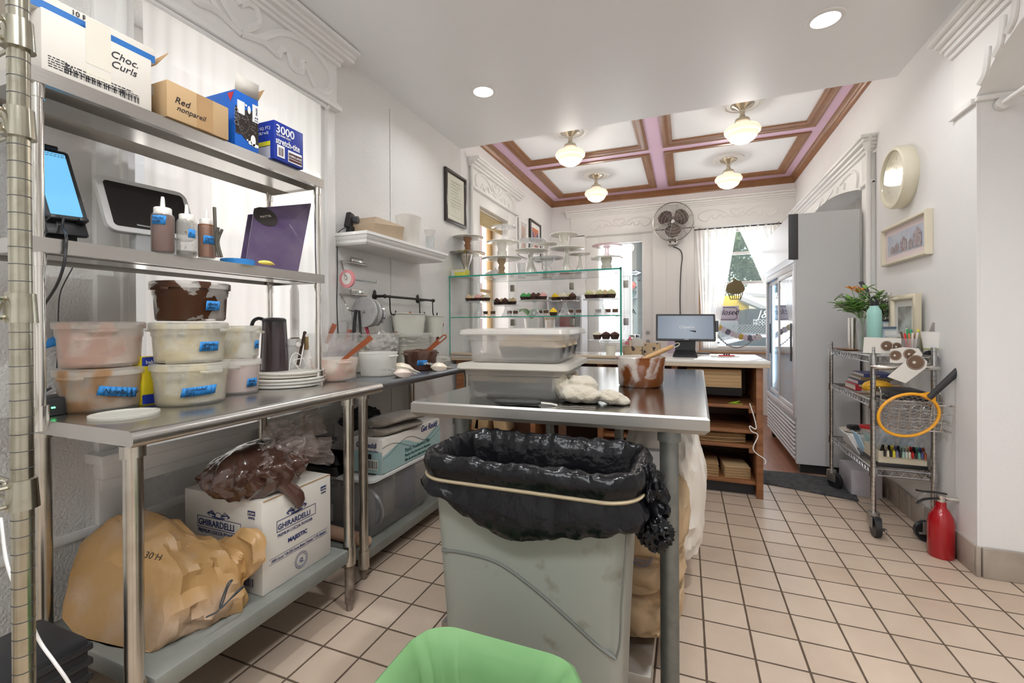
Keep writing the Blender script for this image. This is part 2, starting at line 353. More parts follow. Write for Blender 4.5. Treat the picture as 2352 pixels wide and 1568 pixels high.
# ---- window and door casings, carved headers
def relief(mb, pts, r, n=10, n2=6): mb.tube(spline(pts, n), r, n2)
def swirl(mb, o, ux, sc, r, sz=1, heart=True):
    """carved scroll with a heart: o centre, ux unit direction along the board, sc half length"""
    ux = Vector(ux); uz = V(0, 0, 1)
    def q(a, b): return Vector(o) + ux * (a * sc) + uz * (b * sc * sz)
    for s in (-1, 1):
        relief(mb, [q(s * .14, -.08), q(s * .4, .16), q(s * .7, .22), (q(s * .95, .08)), q(s * .93, -.12), q(s * .78, -.2), q(s * .70, -.10), q(s * .62, .0), q(s * .6, -.1), q(s * .5, -.13), q(s * .44, 0), q(s * .38, -.02), q(s * .34, -.1), q(s * .2, -.07), q(0, -.13)], r)
    if heart:
        for s in (-1, 1): relief(mb, [q(0, -.1), q(s * .1, 0), q(s * .17, .1), q(s * .14, .2), q(s * .06, .2), q(0, .14)], r)
def sash(mb, ax, c, a0, a1, z0, z1, w, d, mids=()):
    def bb(a, b, p, q, e=0):
        if ax == 'x': mb.box(c + e, a, p, c + d - e, b, q, .003)
        else: mb.box(a, c + e, p, b, c + d - e, q, .003)
    bb(a0, a0 + w, z0, z1); bb(a1 - w, a1, z0, z1); bb(a0 + w, a1 - w, z0, z0 + w, .002); bb(a0 + w, a1 - w, z1 - w, z1, .002)
    for m_ in mids: bb(a0 + w, a1 - w, m_, m_ + .035, .004)
# left kitchen window (behind the overshelf)
g = MB(); x0 = XL
g.box(x0, .885, .49, x0 + .03, 1.0, 2.34, .004).box(x0 + .0, .95, .76, x0 + .045, .972, 2.34, .006).box(x0, 1.86, .76, x0 + .03, 1.975, 2.34, .004).box(x0, 1.895, .76, x0 + .045, 1.915, 2.34, .005)
g.box(x0, .86, .70, x0 + .10, 1.99, .735, .008).box(x0, .88, .64, x0 + .06, 1.975, .70, .012).box(x0, .89, .60, x0 + .035, 1.97, .64, .005).box(x0, .0, .46, x0 + .012, 1.98, .49, .004)
struct('window_1', g, TRIM)
g = MB(); g.box(x0, .88, 2.34, x0 + .035, 1.985, 2.63, .003).box(x0, .87, 2.335, x0 + .075, 1.985, 2.365, .008).box(x0, .87, 2.365, x0 + .055, 1.985, 2.385, .006)
for i, (d, z) in enumerate([(.055, 2.595), (.07, 2.615), (.095, 2.635), (.11, 2.655), (.14, 2.672)]): g.box(x0, .86, z, x0 + d, 2.06 if i > 1 else 2.0, z + .022, .006)
c = struct('trim_7', g, TRIM); c['kind'] = 'structure'
g = MB(); swirl(g, (x0 + .036, 1.40, 2.49), (0, 1, 0), .56, .017, .85); g.build('carving', TRIM, c)
# sash and glass
g = MB(); xo = XL - .22
sash(g, 'x', xo, 1.0, 1.86, .76, 2.34, .06, .05, (1.52,))
c = struct('window_2', g, TRIM); g = MB().box(xo + .02, 1.05, .8, xo + .026, 1.81, 2.3); g.build('pane', GLASS, c)
# dining window on the left wall
g = MB(); g.box(x0, 3.70, .75, x0 + .02, 3.87, 2.42, .003).box(x0, 4.60, .75, x0 + .02, 4.84, 2.42, .003).box(x0, 3.66, .70, x0 + .08, 4.90, .74, .01).box(x0, 3.70, 2.421, x0 + .018, 4.84, 2.64, .003).box(x0, 3.87, 2.29, x0 + .018, 4.6, 2.42, .003).box(x0, 3.69, 2.405, x0 + .05, 4.86, 2.43, .008)
for i, (d, z) in enumerate([(.05, 2.60), (.07, 2.622), (.10, 2.642), (.115, 2.66)]): g.box(x0, 3.66, z, x0 + d, 4.95, z + .022, .006)
g.cyl((x0 + .03, 3.685, .8), (x0 + .03, 3.685, 2.6), .014, n=10)
c = struct('trim_8', g, TRIM); g = MB(); swirl(g, (x0 + .022, 4.26, 2.51), (0, 1, 0), .5, .011, .75); g.build('carving', TRIM, c)
g = MB(); sash(g, 'x', xo, 3.87, 4.6, .8, 2.29, .06, .05, (1.5,))
c = struct('window_3', g, mat('golden_oak', (.42, .26, .10), .4)); g = MB().box(xo + .02, 3.9, .8, xo + .026, 4.57, 2.3); g.build('pane', GLASS, c)
# back wall door, window, long carved header
yb = YB
g = MB()
g.box(-1.56, yb - .025, 0, -1.35, yb, 2.428, .004).box(-.42, yb - .025, 0, .13, yb, 2.428, .004).box(-1.56, yb - .025, 2.41, XR, yb, 2.70, .004)
for i, (d, z) in enumerate([(.04, 2.685), (.06, 2.705), (.09, 2.725), (.12, 2.75)]): g.box(-1.62, yb - d, z, XR, yb, z + .025, .007)
g.box(-.25, yb - .035, .3, .0, yb - .02, 2.3, .004); g.box(.10, yb - .04, .74, .15, yb, 2.42, .006).box(1.08, yb - .04, .74, 1.13, yb, 2.42, .006)
c = struct('trim_9', g, TRIM)
g = MB(); swirl(g, (-.87, yb - .027, 2.555), (1, 0, 0), .43, .011, .72); swirl(g, (.60, yb - .027, 2.555), (1, 0, 0), .46, .011, .72); g.build('carving', TRIM, c)
g = MB().box(-.235, yb - .04, .5, -.015, yb - .034, 1.27, .002); g.build('lilac_panel', mat('lilac_paint', (.64, .55, .68), .5), c)
g = MB(); dy0, dy1 = yb + .02, yb + .065
g.box(-1.35, dy0, 0, -1.16, dy1, 2.40, .004).box(-.565, dy0, 0, -.42, dy1, 2.40, .004).box(-1.16, dy0 + .003, 2.29, -.565, dy1, 2.4, .004).box(-1.16, dy0 + .003, 0, -.565, dy1, .90, .004).box(-1.10, dy0 - .01, .15, -.62, dy0, .8, .01)
c = struct('door_1', g, TRIM); g = MB().box(-1.165, dy0 + .02, .895, -.56, dy0 + .026, 2.295); g.build('pane', GLASS, c)
g = MB()
for z in (1.035, .91): g.cyl((-.495, dy0, z), (-.495, dy0 - .018, z), .027, .02)
g.build('deadbolt', STEELD, c)
for L_, u, v_, s_ in (('N', 1437, 724, .1), ('A', 1455, 721, .1), ('O', 1437, 740, .05), ('S', 1452, 742, .05)):
    p = at(u, v_, y=dy0 + .018); text(L_, s_, p, (1, 0, 0), (0, 0, 1), INK, c, 'door_lettering', 'CENTER')
g = MB(); sash(g, 'y', yb + .04, .15, 1.08, .8, 2.4, .06, .04, (1.66, 2.04))
c = struct('window_4', g, TRIM); g = MB().box(.18, yb + .055, .83, 1.05, yb + .06, 2.37); g.build('pane', GLASS, c)
g = MB().box(.13, yb - .05, .77, 1.12, yb + .05, .80, .006).box(.151, yb - .02, .8, .17, yb + .04, 2.4).box(1.06, yb - .02, .8, 1.079, yb + .04, 2.4); struct('trim_10', g, mat('window_wood', (.45, .28, .16), .5))
# right dining arch
g = MB(); xr = XR
g.box(xr - .03, 3.86, .0, xr, 4.03, 2.35, .004).box(xr - .045, 3.86, 2.13, xr + .02, 4.05, 2.16, .01)
for i, (d, z) in enumerate([(.04, 2.375), (.06, 2.395), (.085, 2.42), (.10, 2.445)]): g.box(xr - d, 3.84 - .01 * i, z, xr, YB, z + .025, .006)
g.cyl((xr - .045, 3.85, .3), (xr - .045, 3.85, 2.38), .016, n=10).cyl((xr - .045, 3.85, 2.36), (xr - .045, 3.85, 2.45), .018, .045, n=4).box(xr - .06, 3.84, 2.13, xr - .02, 3.99, 2.165, .012)
arch = [(xr - .02, 3.95, 2.38), (xr - .02, 3.95, 2.14)] + [(xr - .02, lerp(4.03, 6.15, t / 16), 2.14 + .15 * math.sin(PI * t / 16)) for t in range(17)] + [(xr - .02, 6.25, 2.14), (xr - .02, 6.25, 2.38)]
g.prism(arch, (.025, 0, 0)); c = struct('trim_11', g, TRIM)
g = MB()
for s, q in ((1, 4.25), (-1, 5.95)):
    relief(g, [(xr - .022, q - s * .1, 2.18), (xr - .022, q - s * .12, 2.27), (xr - .022, q - s * .02, 2.33), (xr - .022, q + s * .12, 2.34), (xr - .022, q + s * .3, 2.32)], .014)
    relief(g, [(xr - .022, q + s * .18, 2.30), (xr - .022, q + s * .2, 2.25)], .013); relief(g, [(xr - .022, q + s * .36, 2.32), (xr - .022, q + s * .38, 2.27)], .013)
relief(g, [(xr - .022, 4.75, 2.33), (xr - .022, 5.0, 2.29), (xr - .022, 5.1, 2.34)], .012); relief(g, [(xr - .022, 5.5, 2.33), (xr - .022, 5.25, 2.29), (xr - .022, 5.1, 2.34)], .012)
g.build('carving', TRIM, c)
# right near arch with carved spandrel
g = MB()
ar = [(xr - .015, 2.84, 2.50), (xr - .015, 2.84, 2.17), (xr - .015, 2.66, 2.17)] + [(xr - .015, lerp(2.66, -.2, t / 20), 2.17 + .32 * math.sin(PI * t / 20) ** .6) for t in range(21)] + [(xr - .015, -.4, 2.17), (xr - .015, -.4, 2.50)]
g.prism(ar, (.27, 0, 0))
for i, (d, z, e) in enumerate([(.03, 2.44, 0), (.045, 2.465, .0), (.055, 2.49, .02), (.075, 2.515, .03), (.095, 2.54, .05)]): g.box(xr - d, -.5, z, xr, 2.86 + e, z + .026, .007)
g.box(xr - .03, 2.665, 2.14, xr, 2.86, 2.17, .006).box(xr - .02, 2.64, 2.145, xr + .6, 2.665, 2.17, .008)
c = struct('trim_12', g, TRIM)
g = MB()
for q, z in ((2.58, 2.27), (2.48, 2.34), (2.40, 2.39)): relief(g, [(xr - .016, q + .04, z - .06), (xr - .016, q, z - .03), (xr - .016, q - .015, z + .03), (xr - .016, q - .02, z + .07)], [.0] and .016)
relief(g, [(xr - .016, 2.45, 2.46), (xr - .016, 2.3, 2.45), (xr - .016, 2.1, 2.4)], .012)
g.build('carving', TRIM, c)
g = MB().cyl((1.31, 2.655, 2.12), (1.31, 2.63, 2.12), .028).cyl((1.31, 2.64, 2.12), (1.31, -.6, 2.12), .012); o = g.build('curtain_rod', WHITE); tag(o, 'white tension rod across the opening at the top right edge', 'curtain rod')
# tile baseboards on the right
BT = mat('base_tile', (.40, .345, .29), .45, vary=.6, vscale=7, c2=(.2, .16, .13), thr=(.45, .7))
g = MB(); y = 2.665
while y < 3.99: g.box(xr - .022, y, 0, xr - .006, min(y + .15, 3.99), .135, .004); y += .157
g.box(xr - .022, 2.645, 0, xr - .004, 2.662, .135, .004)
struct('baseboard_right', g, BT)
g = MB(); x = xr
while x < 1.85: g.box(x, 2.64, 0, min(x + .15, 1.85), 2.66, .135, .004); x += .157
struct('baseboard_right', g, BT)
g = MB().box(XL, -1.6, 0, XL + .02, 3.5, .12, .004); struct('baseboard_left', g, BT)
# ================================================================ helpers for things on tables
def ray_(u, v): return AX.transposed() @ Vector(((u - 1176) / F_PX, 1, (CY0 - v) / F_PX))
def round_at(uL, uR, vb, z):
    """a round thing resting at height z: its axis x, y and radius"""
    a, b = ray_(uL, 750), ray_(uR, 750); ta, tb = math.atan2(a.x, a.y), math.atan2(b.x, b.y); m = (ta + tb) / 2; al = abs(tb - ta) / 2
    lo, hi = 0, 2352
    for _ in range(30):
        mid = (lo + hi) / 2; q = ray_(mid, 750)
        if math.atan2(q.x, q.y) < m: lo = mid
        else: hi = mid
    p = at(lo, vb, z=z); dn = math.hypot(p.x, p.y); D = dn / (1 - math.sin(al))
    return D * math.sin(m), D * math.cos(m), D * math.sin(al), D
def behind(uL, uR, x):
    a = at((uL + uR) / 2, 750, x=x); D = math.hypot(a.x, a.y); p, q = ray_(uL, 750), ray_(uR, 750)
    return a.x, a.y, D * math.sin(abs(math.atan2(q.x, q.y) - math.atan2(p.x, p.y)) / 2), D
def z_at(u, v, D):
    d = ray_(u, v); return EYE + d.z * D / math.hypot(d.x, d.y)
def stick(parent, name, cx, cy, r, ang, z, w, h, m, txt=None, size=.012, tm=INK, tilt=0, lines=None, ragged=True):
    """tape stuck round a cylinder, with handwriting"""
    n = 7; g = MB(); hw = w / 2 / r; rr = r + .0009
    def q(i, k):
        a = ang + lerp(-hw, hw, i / n); zz = z + (k - .5) * h + tilt * lerp(-w / 2, w / 2, i / n) + (random.uniform(-1, 1) * h * .0 if 0 else 0)
        return V(cx + rr * math.cos(a), cy + rr * math.sin(a), zz)
    rows = [[q(i + (.25 * (k * 2 - 1) if i in (0, n) and ragged else 0), k) for k in (0, 1)] for i in range(n + 1)]
    for i in range(n): g.quad(rows[i][0], rows[i + 1][0], rows[i + 1][1], rows[i][1])
    o = g.build(name, m, parent, solid=.0005)
    if txt:
        nrm = V(math.cos(ang), math.sin(ang), 0); ux = V(-nrm.y, nrm.x, 0); uy = V(0, 0, 1) + ux * 0; ux2 = (ux + V(0, 0, tilt)).normalized()
        for i, s_ in enumerate(txt if isinstance(txt, (list, tuple)) else [txt]):
            org = V(cx, cy, z) + nrm * (r + .0025) - ux * (w * .42) + V(0, 0, -size * .35 - tilt * w * .42 - i * size * 1.0 + (len(txt) - 1) * size * .5 if not isinstance(txt, str) else -size * .35 - tilt * w * .42)
            text(s_, size, org, ux2, uy, tm, o, 'handwriting', shear=.25)
    return o
SEAL = {}
def tub(name, label, uL, uR, vb, z, h, content=None, fill=.8, lid=False, group=None, body=TUB, tape=None, handle_ang=None, taper=.93, rim=1.0, pos=None, sq=0, inner=None, ang_off=0):
    """frosted food tub: stepped wall, rolled rim, grips; content is a heap of frosting inside"""
    x, y, r, D = pos if pos else round_at(uL, uR, vb, z)
    t = thing(name, label, 'tub', (x, y, z), 0, group)
    ra = r * taper; st = h * .68
    def wob(a, zz): return sq * (abs(math.cos(2 * a)) ** 3 - .5) * .12 if sq else 0
    wob = (lambda a, zz: sq * (-.035 + .07 * abs(math.sin(2 * a)) ** 2)) if sq else None
    g = MB(); g.lathe([(.001, 0), (ra * .93, 0), (ra * .985, .006), (lerp(ra, r, .6) * .985, st), (r * .985, st + .004), (r, h - .004), (r * 1.03, h - .004), (r * 1.03, h), (r * .965, h), (r * .955, st + .006), (lerp(ra, r, .6) * .955, st - .002), (ra * .95, .008), (.001, .006)], (x, y, z), 48, wob=wob)
    g.build('container', body, t, ang=50)
    va = math.atan2(-y, -x)
    if handle_ang is not None:
        for s in (0, PI):
            a = va + handle_ang + s; c = V(x + math.cos(a) * r * 1.0, y + math.sin(a) * r * 1.0, z + h * .86); tn = V(-math.sin(a), math.cos(a), 0); nr = V(math.cos(a), math.sin(a), 0)
            g = MB(); g.tube([c + tn * -r * .32 - nr * .004, c + tn * -r * .24 + nr * .009, c + tn * r * .24 + nr * .009, c + tn * r * .32 - nr * .004], .005, 6); g.build('grip', body, t)
    if content:
        cm = content; hf = h * fill; g = MB(); seed = random.random() * 50
        n_ = 40; rings = []
        prof = [(.001, .008), (ra * .93, .010), (lerp(ra, r, min(fill, .6) / .68 * .6) * .945, min(hf, st) - .004)]
        if hf > st: prof += [(r * .945, st + .01), (r * .945, hf)]
        prof += [(r * .85, hf + .006), (r * .6, hf + .012), (r * .3, hf + .008), (.001, hf + .01)]
        for i, (rr, zz) in enumerate(prof):
            ring = []
            for k in range(n_):
                a = 2 * PI * k / n_; dz = 0
                if zz > hf * .9: dz = noise.noise(Vector((math.cos(a) * 2, math.sin(a) * 2, seed + i))) * h * .13
                w_ = 1 + (wob(a, 0) if wob else 0)
                ring.append((x + rr * w_ * math.cos(a), y + rr * w_ * math.sin(a), z + zz + dz))
            rings.append(ring)
        g.loft(rings); g.build('frosting', cm, t)
    if lid:
        g = MB(); g.lathe([(.001, h + .004), (r * .8, h + .004), (r * .84, h + .009), (r * 1.02, h + .009), (r * 1.06, h + .006), (r * 1.06, h - .012), (r * 1.035, h - .012), (r * 1.03, h + .001), (.001, h + .001)], (x, y, z), 48, wob=wob); g.build('lid', body, t, ang=50)
    if tape:
        a_off, zf, w, hh, txt, sz = tape[:6]; tl = tape[6] if len(tape) > 6 else 0
        stick(t, 'tape_label', x, y, r * (.99 if zf > .68 else .975), va + a_off, z + h * zf, w, hh, BLUET, txt, sz, tilt=tl)
    return t, (x, y, r, D)
def spatula(name, label, p0, p1, w=.026, group=None, slot=True, m=TERRA):
    """long narrow spatula handle with a hanging slot, leaning in a tub"""
    p0, p1 = Vector(p0), Vector(p1); d = (p1 - p0); L_ = d.length; d.normalize(); s = d.cross((p0 - CAMP).normalized()).normalized(); n_ = s.cross(d)
    t = thing(name, label, 'spatula', tuple(p0), 0, group)
    def P_(a, b, c): return p0 + d * a + s * b + n_ * c
    g = MB()
    def bar(a0, a1, b0, b1, th, wb0=None, wb1=None):
        g.loft([[P_(a0, b0, -th), P_(a0, b1, -th), P_(a0, b1, th), P_(a0, b0, th)], [P_(a1, wb0 if wb0 is not None else b0, -th), P_(a1, wb1 if wb1 is not None else b1, -th), P_(a1, wb1 if wb1 is not None else b1, th), P_(a1, wb0 if wb0 is not None else b0, th)]])
    h = w / 2
    bar(-.06, L_ * .5, -h * .62, h * .62, .005, -h, h)
    if slot:
        g.tube([P_(L_ * .5, -h * .72, 0), P_(L_ * .93, -h * .72, 0), P_(L_ * .985, -h * .4, 0), P_(L_, 0, 0), P_(L_ * .985, h * .4, 0), P_(L_ * .93, h * .72, 0), P_(L_ * .5, h * .72, 0)], .0042, 6); bar(L_ * .49, L_ * .60, -h * .8, h * .8, .0045)
    else: bar(L_ * .5, L_, -h, h, .006)
    g.build('handle', m, t)
    g = MB(); g.loft([[P_(-.105, -.016, -.002), P_(-.105, .016, -.002), P_(-.105, .016, .002), P_(-.105, -.016, .002)], [P_(-.07, -.016, -.003), P_(-.07, .016, -.003), P_(-.07, .016, .003), P_(-.07, -.016, .003)], [P_(-.055, -.007, -.003), P_(-.055, .007, -.003), P_(-.055, .007, .003), P_(-.055, -.007, .003)]])
    g.build('blade', mat('spatula_blade', (.8, .78, .72), .4), t)
    return t
def barcode(mb, o, ux, uy, w, h, n=22, seed=1):
    rnd = random.Random(seed); o, ux, uy = Vector(o), Vector(ux), Vector(uy); x = 0; nz = ux.cross(uy) * .0006
    while x < w:
        b = rnd.choice((.3, .6, 1, 1.3)) * w / n / 1.4; p = o + ux * x
        mb.quad(p + nz, p + ux * b + nz, p + ux * b + uy * h + nz, p + uy * h + nz); x += b + rnd.choice((.5, 1)) * w / n / 1.2
def rect(mb, o, ux, uy, w, h, off=.0005):
    o, ux, uy = Vector(o), Vector(ux), Vector(uy); nz = ux.cross(uy) * off
    mb.quad(o + nz, o + ux * w + nz, o + ux * w + uy * h + nz, o + uy * h + nz)
def rows(mb, o, ux, uy, w, n, lh, seed=0, hgt=.4, off=.0006):
    """small print: broken dark dashes"""
    rnd = random.Random(seed); o, ux, uy = Vector(o), Vector(ux).normalized(), Vector(uy).normalized()
    for i in range(n):
        x = 0; end = w * rnd.uniform(.7, 1)
        while x < end:
            b = rnd.uniform(.4, 1.6) * lh; rect(mb, o + ux * x - uy * (i * lh), ux, uy, min(b, end - x), lh * hgt, off); x += b + lh * .35
def table_legs(t, pts, z0, z1, r=.0205, m=CHROMED, foot=STEELD, collar=None):
    for x, y in pts:
        g = MB().cyl((x, y, z0 + .09), (x, y, z1), r, n=24); g.cyl((x, y, z1 - .03), (x, y, z1), r + .006, n=24)
        if collar: g.cyl((x, y, collar - .05), (x, y, collar + .03), r + .004, n=24)
        l = g.build('leg', m, t); g = MB().cyl((x, y, .03), (x, y, z0 + .09), r - .002, n=20).cyl((x, y, .0), (x, y, .032), r - .008, r - .006, n=16); g.build('foot', foot, l)
# ================================================================ near left worktable with overshelf
RUST = mat('stained_leg_end', (.16, .12, .09), .6, .5, vary=.8, vscale=25, c2=(.35, .3, .25))
UND = mat('grey_undershelf', (.24, .25, .225), .55, .35, vary=.6, vscale=8, c2=(.33, .335, .31), bump=.05)
T1 = thing('steel_worktable', 'stainless steel worktable under the window with two tier overshelf and rolled front edge', 'table', (-1.53, 1.13, 0))
def slabprof(x0, x1, z, th, r): return [(x0, z), (x1 - r, z), (x1 - r * .45, z - r * .12), (x1 - r * .1, z - r * .5), (x1, z - r), (x1 - r * .1, z - r * 1.5), (x1 - r * .5, z - r * 1.9), (x1 - r, z - r * 2), (x1 - r, z - r * 2 + .004), (x0, z - r * 2 + .004)]
g = MB(); pr_ = slabprof(-1.785, -1.228, .9, .04, .021)
g.loft([[(x, y, z) for x, z in pr_] for y in (.665, 1.61)]); g.build('tabletop', STEEL, T1, ang=60)
g = MB(); g.box(-1.785, .72, .21, -1.25, 1.415, .262, .006); g.build('undershelf', UND, T1)
table_legs(T1, [(-1.276, .69), (-1.276, 1.447), (-1.755, .72), (-1.755, 1.447)], .1, .86, foot=RUST, collar=.235)
OX0, OX1, OY0, OY1 = -1.745, -1.445, .568, 1.50
for nm, zt in (('upper_shelf', 1.775), ('middle_shelf', 1.368)):
    g = MB(); g.box(OX0, OY0, zt - .003, OX1, OY1, zt)
    g.box(OX1 - .003, OY0, zt - .036, OX1, OY1, zt - .003).box(OX0, OY0, zt - .036, OX0 + .003, OY1, zt - .003).box(OX0 + .003, OY0, zt - .036, OX1 - .003, OY0 + .003, zt - .003).box(OX0 + .003, OY1 - .003, zt - .036, OX1 - .003, OY1, zt - .003)
    g.box(OX1 - .02, OY0 + .003, zt - .036, OX1 - .003, OY1 - .003, zt - .033).box(OX0 + .09, OY0 + .004, zt - .03, OX0 + .2, OY1 - .004, zt - .004); g.build(nm, STEEL, T1, smooth=False)
for x, y in ((OX1 - .018, OY0 + .027), (OX1 - .018, OY1 - .02), (OX0 + .02, OY1 - .035), (OX0 + .02, OY0 + .03)):
    g = MB().cyl((x, y, .9), (x, y, 1.74), .0128, n=20).cyl((x, y, .9), (x, y, .96), .018, n=20)
    for zt in (1.775, 1.368): g.cyl((x, y, zt - .07), (x, y, zt - .036), .0155, n=20)
    g.build('shelf_post', CHROME, T1)
# ---- white cloth over the window, on a rod under the header
g = MB(); g.cyl((-1.795, .98, 2.325), (-1.795, 1.885, 2.325), .009).cyl((-1.795, 1.885, 2.325), (-1.795, 1.897, 2.325), .013); o = g.build('curtain_rod', WHITE); tag(o, 'slim white rod under the carved header of the near left window', 'curtain rod')
SHEER = sheet('white_cloth', (.93, .92, .90), .12, .6, .0, .6)
g = MB()
g.grid(lambda a, b: V(-1.809 + .007 * math.sin(a * 34 + 2 * math.sin(b * 3)) * (.4 + .6 * b) + .003 * math.sin(a * 90), lerp(1.02, 1.855, a), lerp(2.33, .80, b)), 90, 14)
o = g.build('window_curtain', SHEER); tag(o, 'white cloth curtain covering the window behind the steel overshelf', 'curtain')
# ---- chrome wire rack at the left edge
RK = thing('chrome_wire_rack', 'chrome wire shelving rack with ringed post at the left edge of the picture', 'shelving rack', (-1.2, .32, 0))
pa, pb = at(42, 60, y=.36), at(57, 1500, y=.36)
px_, py_ = pa.x, .36
def post(mb, x, y, z0, z1, r=.0127, ring=.0254):
    mb.cyl((x, y, z0), (x, y, z1), r, n=24); z = z0 + .02
    mb.m(1)
    while z < z1: mb.cyl((x, y, z), (x, y, z + .0013), r + .0003, n=24); z += ring
    mb.m(0)
RACKM = mat('rack_chrome', (.46, .44, .36), .2, 1, vary=.5, vscale=40, c2=(.30, .28, .21), thr=(.5, .7))
for (x, y) in ((px_, py_), (px_ - .46, py_ + .02), (px_ - .46, py_ - .75), (px_, py_ - .75)):
    g = MB(); post(g, x, y, .03, 1.86); g.cyl((x, y, 0), (x, y, .03), .018, n=16); p_ = g.build('post', [RACKM, DGREY], RK)
for vv in (82, 285, 708, 1130):
    z = at(40, vv, y=.36).z; g = MB()
    g.cyl((px_, py_, z - .022), (px_, py_, z + .022), .019, .0165, n=24)
    for dz in (.014, -.014):
        g.tube([(px_ - .01, py_, z + dz), (px_ - .47, py_ + .02, z + dz)], .0032, 6); g.tube([(px_, py_ - .0, z + dz), (px_, py_ - .75, z + dz)], .0032, 6)
        g.tube([(px_ - .46, py_, z + dz), (px_ - .46, py_ - .75, z + dz)], .0032, 6)
        g.ball((px_ - .018, py_ - .01, z + dz), .006)
    zz = [(px_ - .02 - .44 * i / 14, py_ + .002, z + (.014 if i % 2 else -.014)) for i in range(15)]; g.tube(zz, .0022, 5)
    for i in range(1, 14): g.tube([(px_ - .46 * i / 14, py_, z + .014), (px_ - .46 * i / 14, py_ - .75, z + .014)], .0018, 5)
    g.build('wire_shelf', RACKM, RK)
# ================================================================ soft and crumpled shapes
def blob(mb, c, rad, amp=.02, scale=3, seed=0, ridge=0, zmin=None, e=1.0, sub=5, fold=None, drop=0):
    q = bmesh.ops.create_icosphere(mb.bm, subdivisions=sub, radius=1); o_ = Vector((seed * 7.1, seed * 3.3, seed))
    for v in q['verts']:
        p = v.co.copy(); d = Vector([math.copysign(abs(t) ** e, t) for t in p])
        n_ = noise.noise(p * scale + o_)
        if ridge: n_ = n_ * (1 - ridge) + (1 - 2 * abs(noise.noise(p * scale * 1.7 + o_ * 2))) * ridge + .35 * (1 - 2 * abs(noise.noise(p * scale * 4 + o_))) * ridge
        if fold: n_ += fold * math.sin(math.atan2(p.y, p.x) * 17 + 4 * noise.noise(p * 2 + o_)) * (1 - abs(p.z))
        w = V(d.x * rad[0], d.y * rad[1], d.z * rad[2]) + p * (amp * n_) + Vector(c)
        if zmin is not None and w.z < zmin: w.z = zmin + .0005 * random.random()
        v.co = w
    return mb._fin(q['verts'])
def plastic_sheet(mb, c, ux, uy, w, h, amp, seed, nu=26, nv=20, shape=None):
    """a crumpled sheet spread on ux, uy"""
    ux, uy = Vector(ux).normalized(), Vector(uy).normalized(); nz = ux.cross(uy)
    def f(a, b):
        k = shape(a, b) if shape else 1; p = V((a - .5) * k, (b - .5), 0); q = Vector((a * 3.1, b * 3.1, seed))
        dz = (1 - 2 * abs(noise.noise(q * 1.3))) * amp + (1 - 2 * abs(noise.noise(q * 3.1 + V(5, 5, 5)))) * amp * .45
        dx = noise.noise(q * 1.7 + V(9, 1, 4)) * amp * .8
        return Vector(c) + ux * (p.x * w + dx) + uy * (p.y * h + dx * .6) + nz * dz
    return mb.grid(f, nu, nv)
def carton(name, label, xf, y0, y1, z0, h, dep, m, cat='box', group=None, bevel=.003):
    t = thing(name, label, cat, (xf - dep / 2, (y0 + y1) / 2, z0), 0, group)
    MB().box(xf - dep, y0, z0, xf, y1, z0 + h, bevel).build('carton_body', m, t); return t
UY, UX, UZ = V(0, 1, 0), V(1, 0, 0), V(0, 0, 1)
# ---- upper overshelf
zs = 1.7755
xw = -1.452
t = carton('shipping_box', 'large white cardboard box marked Choc. Curls on the top overshelf', xw, .60, at(349, 250, x=xw).y, zs, at(349, 139, x=xw).z - zs, .27, CARDW)
def PX(u, v, x): return at(u, v, x=x)
g = MB(); e = xw
barcode(g, PX(147, 167, e), UY, UZ, .125, .016, 40); rows(g, PX(148, 147, e), UY, UZ, .15, 3, .007, 2); rows(g, PX(110, 128, e), UY, UZ, .05, 5, .006, 3); barcode(g, PX(277, 222, e), UY, UZ, .045, .018, 14, 4); rows(g, PX(277, 205, e), UY, UZ, .05, 3, .005, 5)
g.build('printed_label', INK, t)
g = MB(); rect(g, PX(197, 143, e), UY, UZ, .055, .12, .0004); rect(g, PX(197, 172, e), UY, UZ, .055, .022, .0006); g.build('packing_tape', mat('aged_packing_tape', (.66, .62, .53), .35), t)
text('Choc.', .028, PX(252, 128, e) + V(.001, 0, 0), UY, UZ + UY * .05, INK, t, 'handwriting', shear=.3); text('Curls', .028, PX(253, 151, e) + V(.001, 0, 0), UY, UZ, INK, t, 'handwriting', shear=.3)
zt = at(349, 139, x=xw).z
t = thing('open_carton', 'open white and blue carton with 10 PACKS lettering lying on the big white box', 'box', (-1.55, .72, zt)); xo = -1.47
MB().box(xo - .2, .52, zt + .001, xo, .86, zt + .045, .002).build('carton_body', CARDW, t)
g = MB(); rect(g, (xo, .52, zt + .003), UY, UZ, .34, .022, .001); g.build('blue_band', mat('carton_blue', (.02, .14, .42), .45), t)
text('10 PACKS', .018, (xo + .0015, .665, zt + .0275), UY, UZ, INK, t)
g = MB(); g.quad((xo, .862, zt + .002), (xo - .12, .862, zt + .002), (xo - .10, .90, zt + .05), (xo + .02, .885, zt + .045)); g.build('end_flap', CARD, t, solid=.002)
p0, p1 = at(381, 267, z=zs), at(531, 322, z=zs); hb = at(381, 182, x=p0.x).z - zs
t = carton('cardboard_box', 'brown cardboard box marked Red nonpareil beside the white box on the overshelf', -1.435, p0.y, p1.y, zs, hb, .17, CARDL)
e = -1.435
text('Red', .028, PX(400, 234, e) + V(.001, 0, 0), UY, UZ, INK, t, 'handwriting', shear=.3); text('nonpareil', .023, PX(405, 252, e) + V(.001, 0, .0), UY, UZ + UY * .1, INK, t, 'handwriting', shear=.3)
g = MB(); rect(g, (e, lerp(p0.y, p1.y, .45), zs + .002), UY, UZ, .052, hb - .004, .0006); g.build('packing_tape', CARD, t)
g = MB(); rect(g, (e - .13, p0.y, zs + hb * .68), UX, UZ, .07, hb * .25, .0008); g.build('paper_label', CARDW, t)
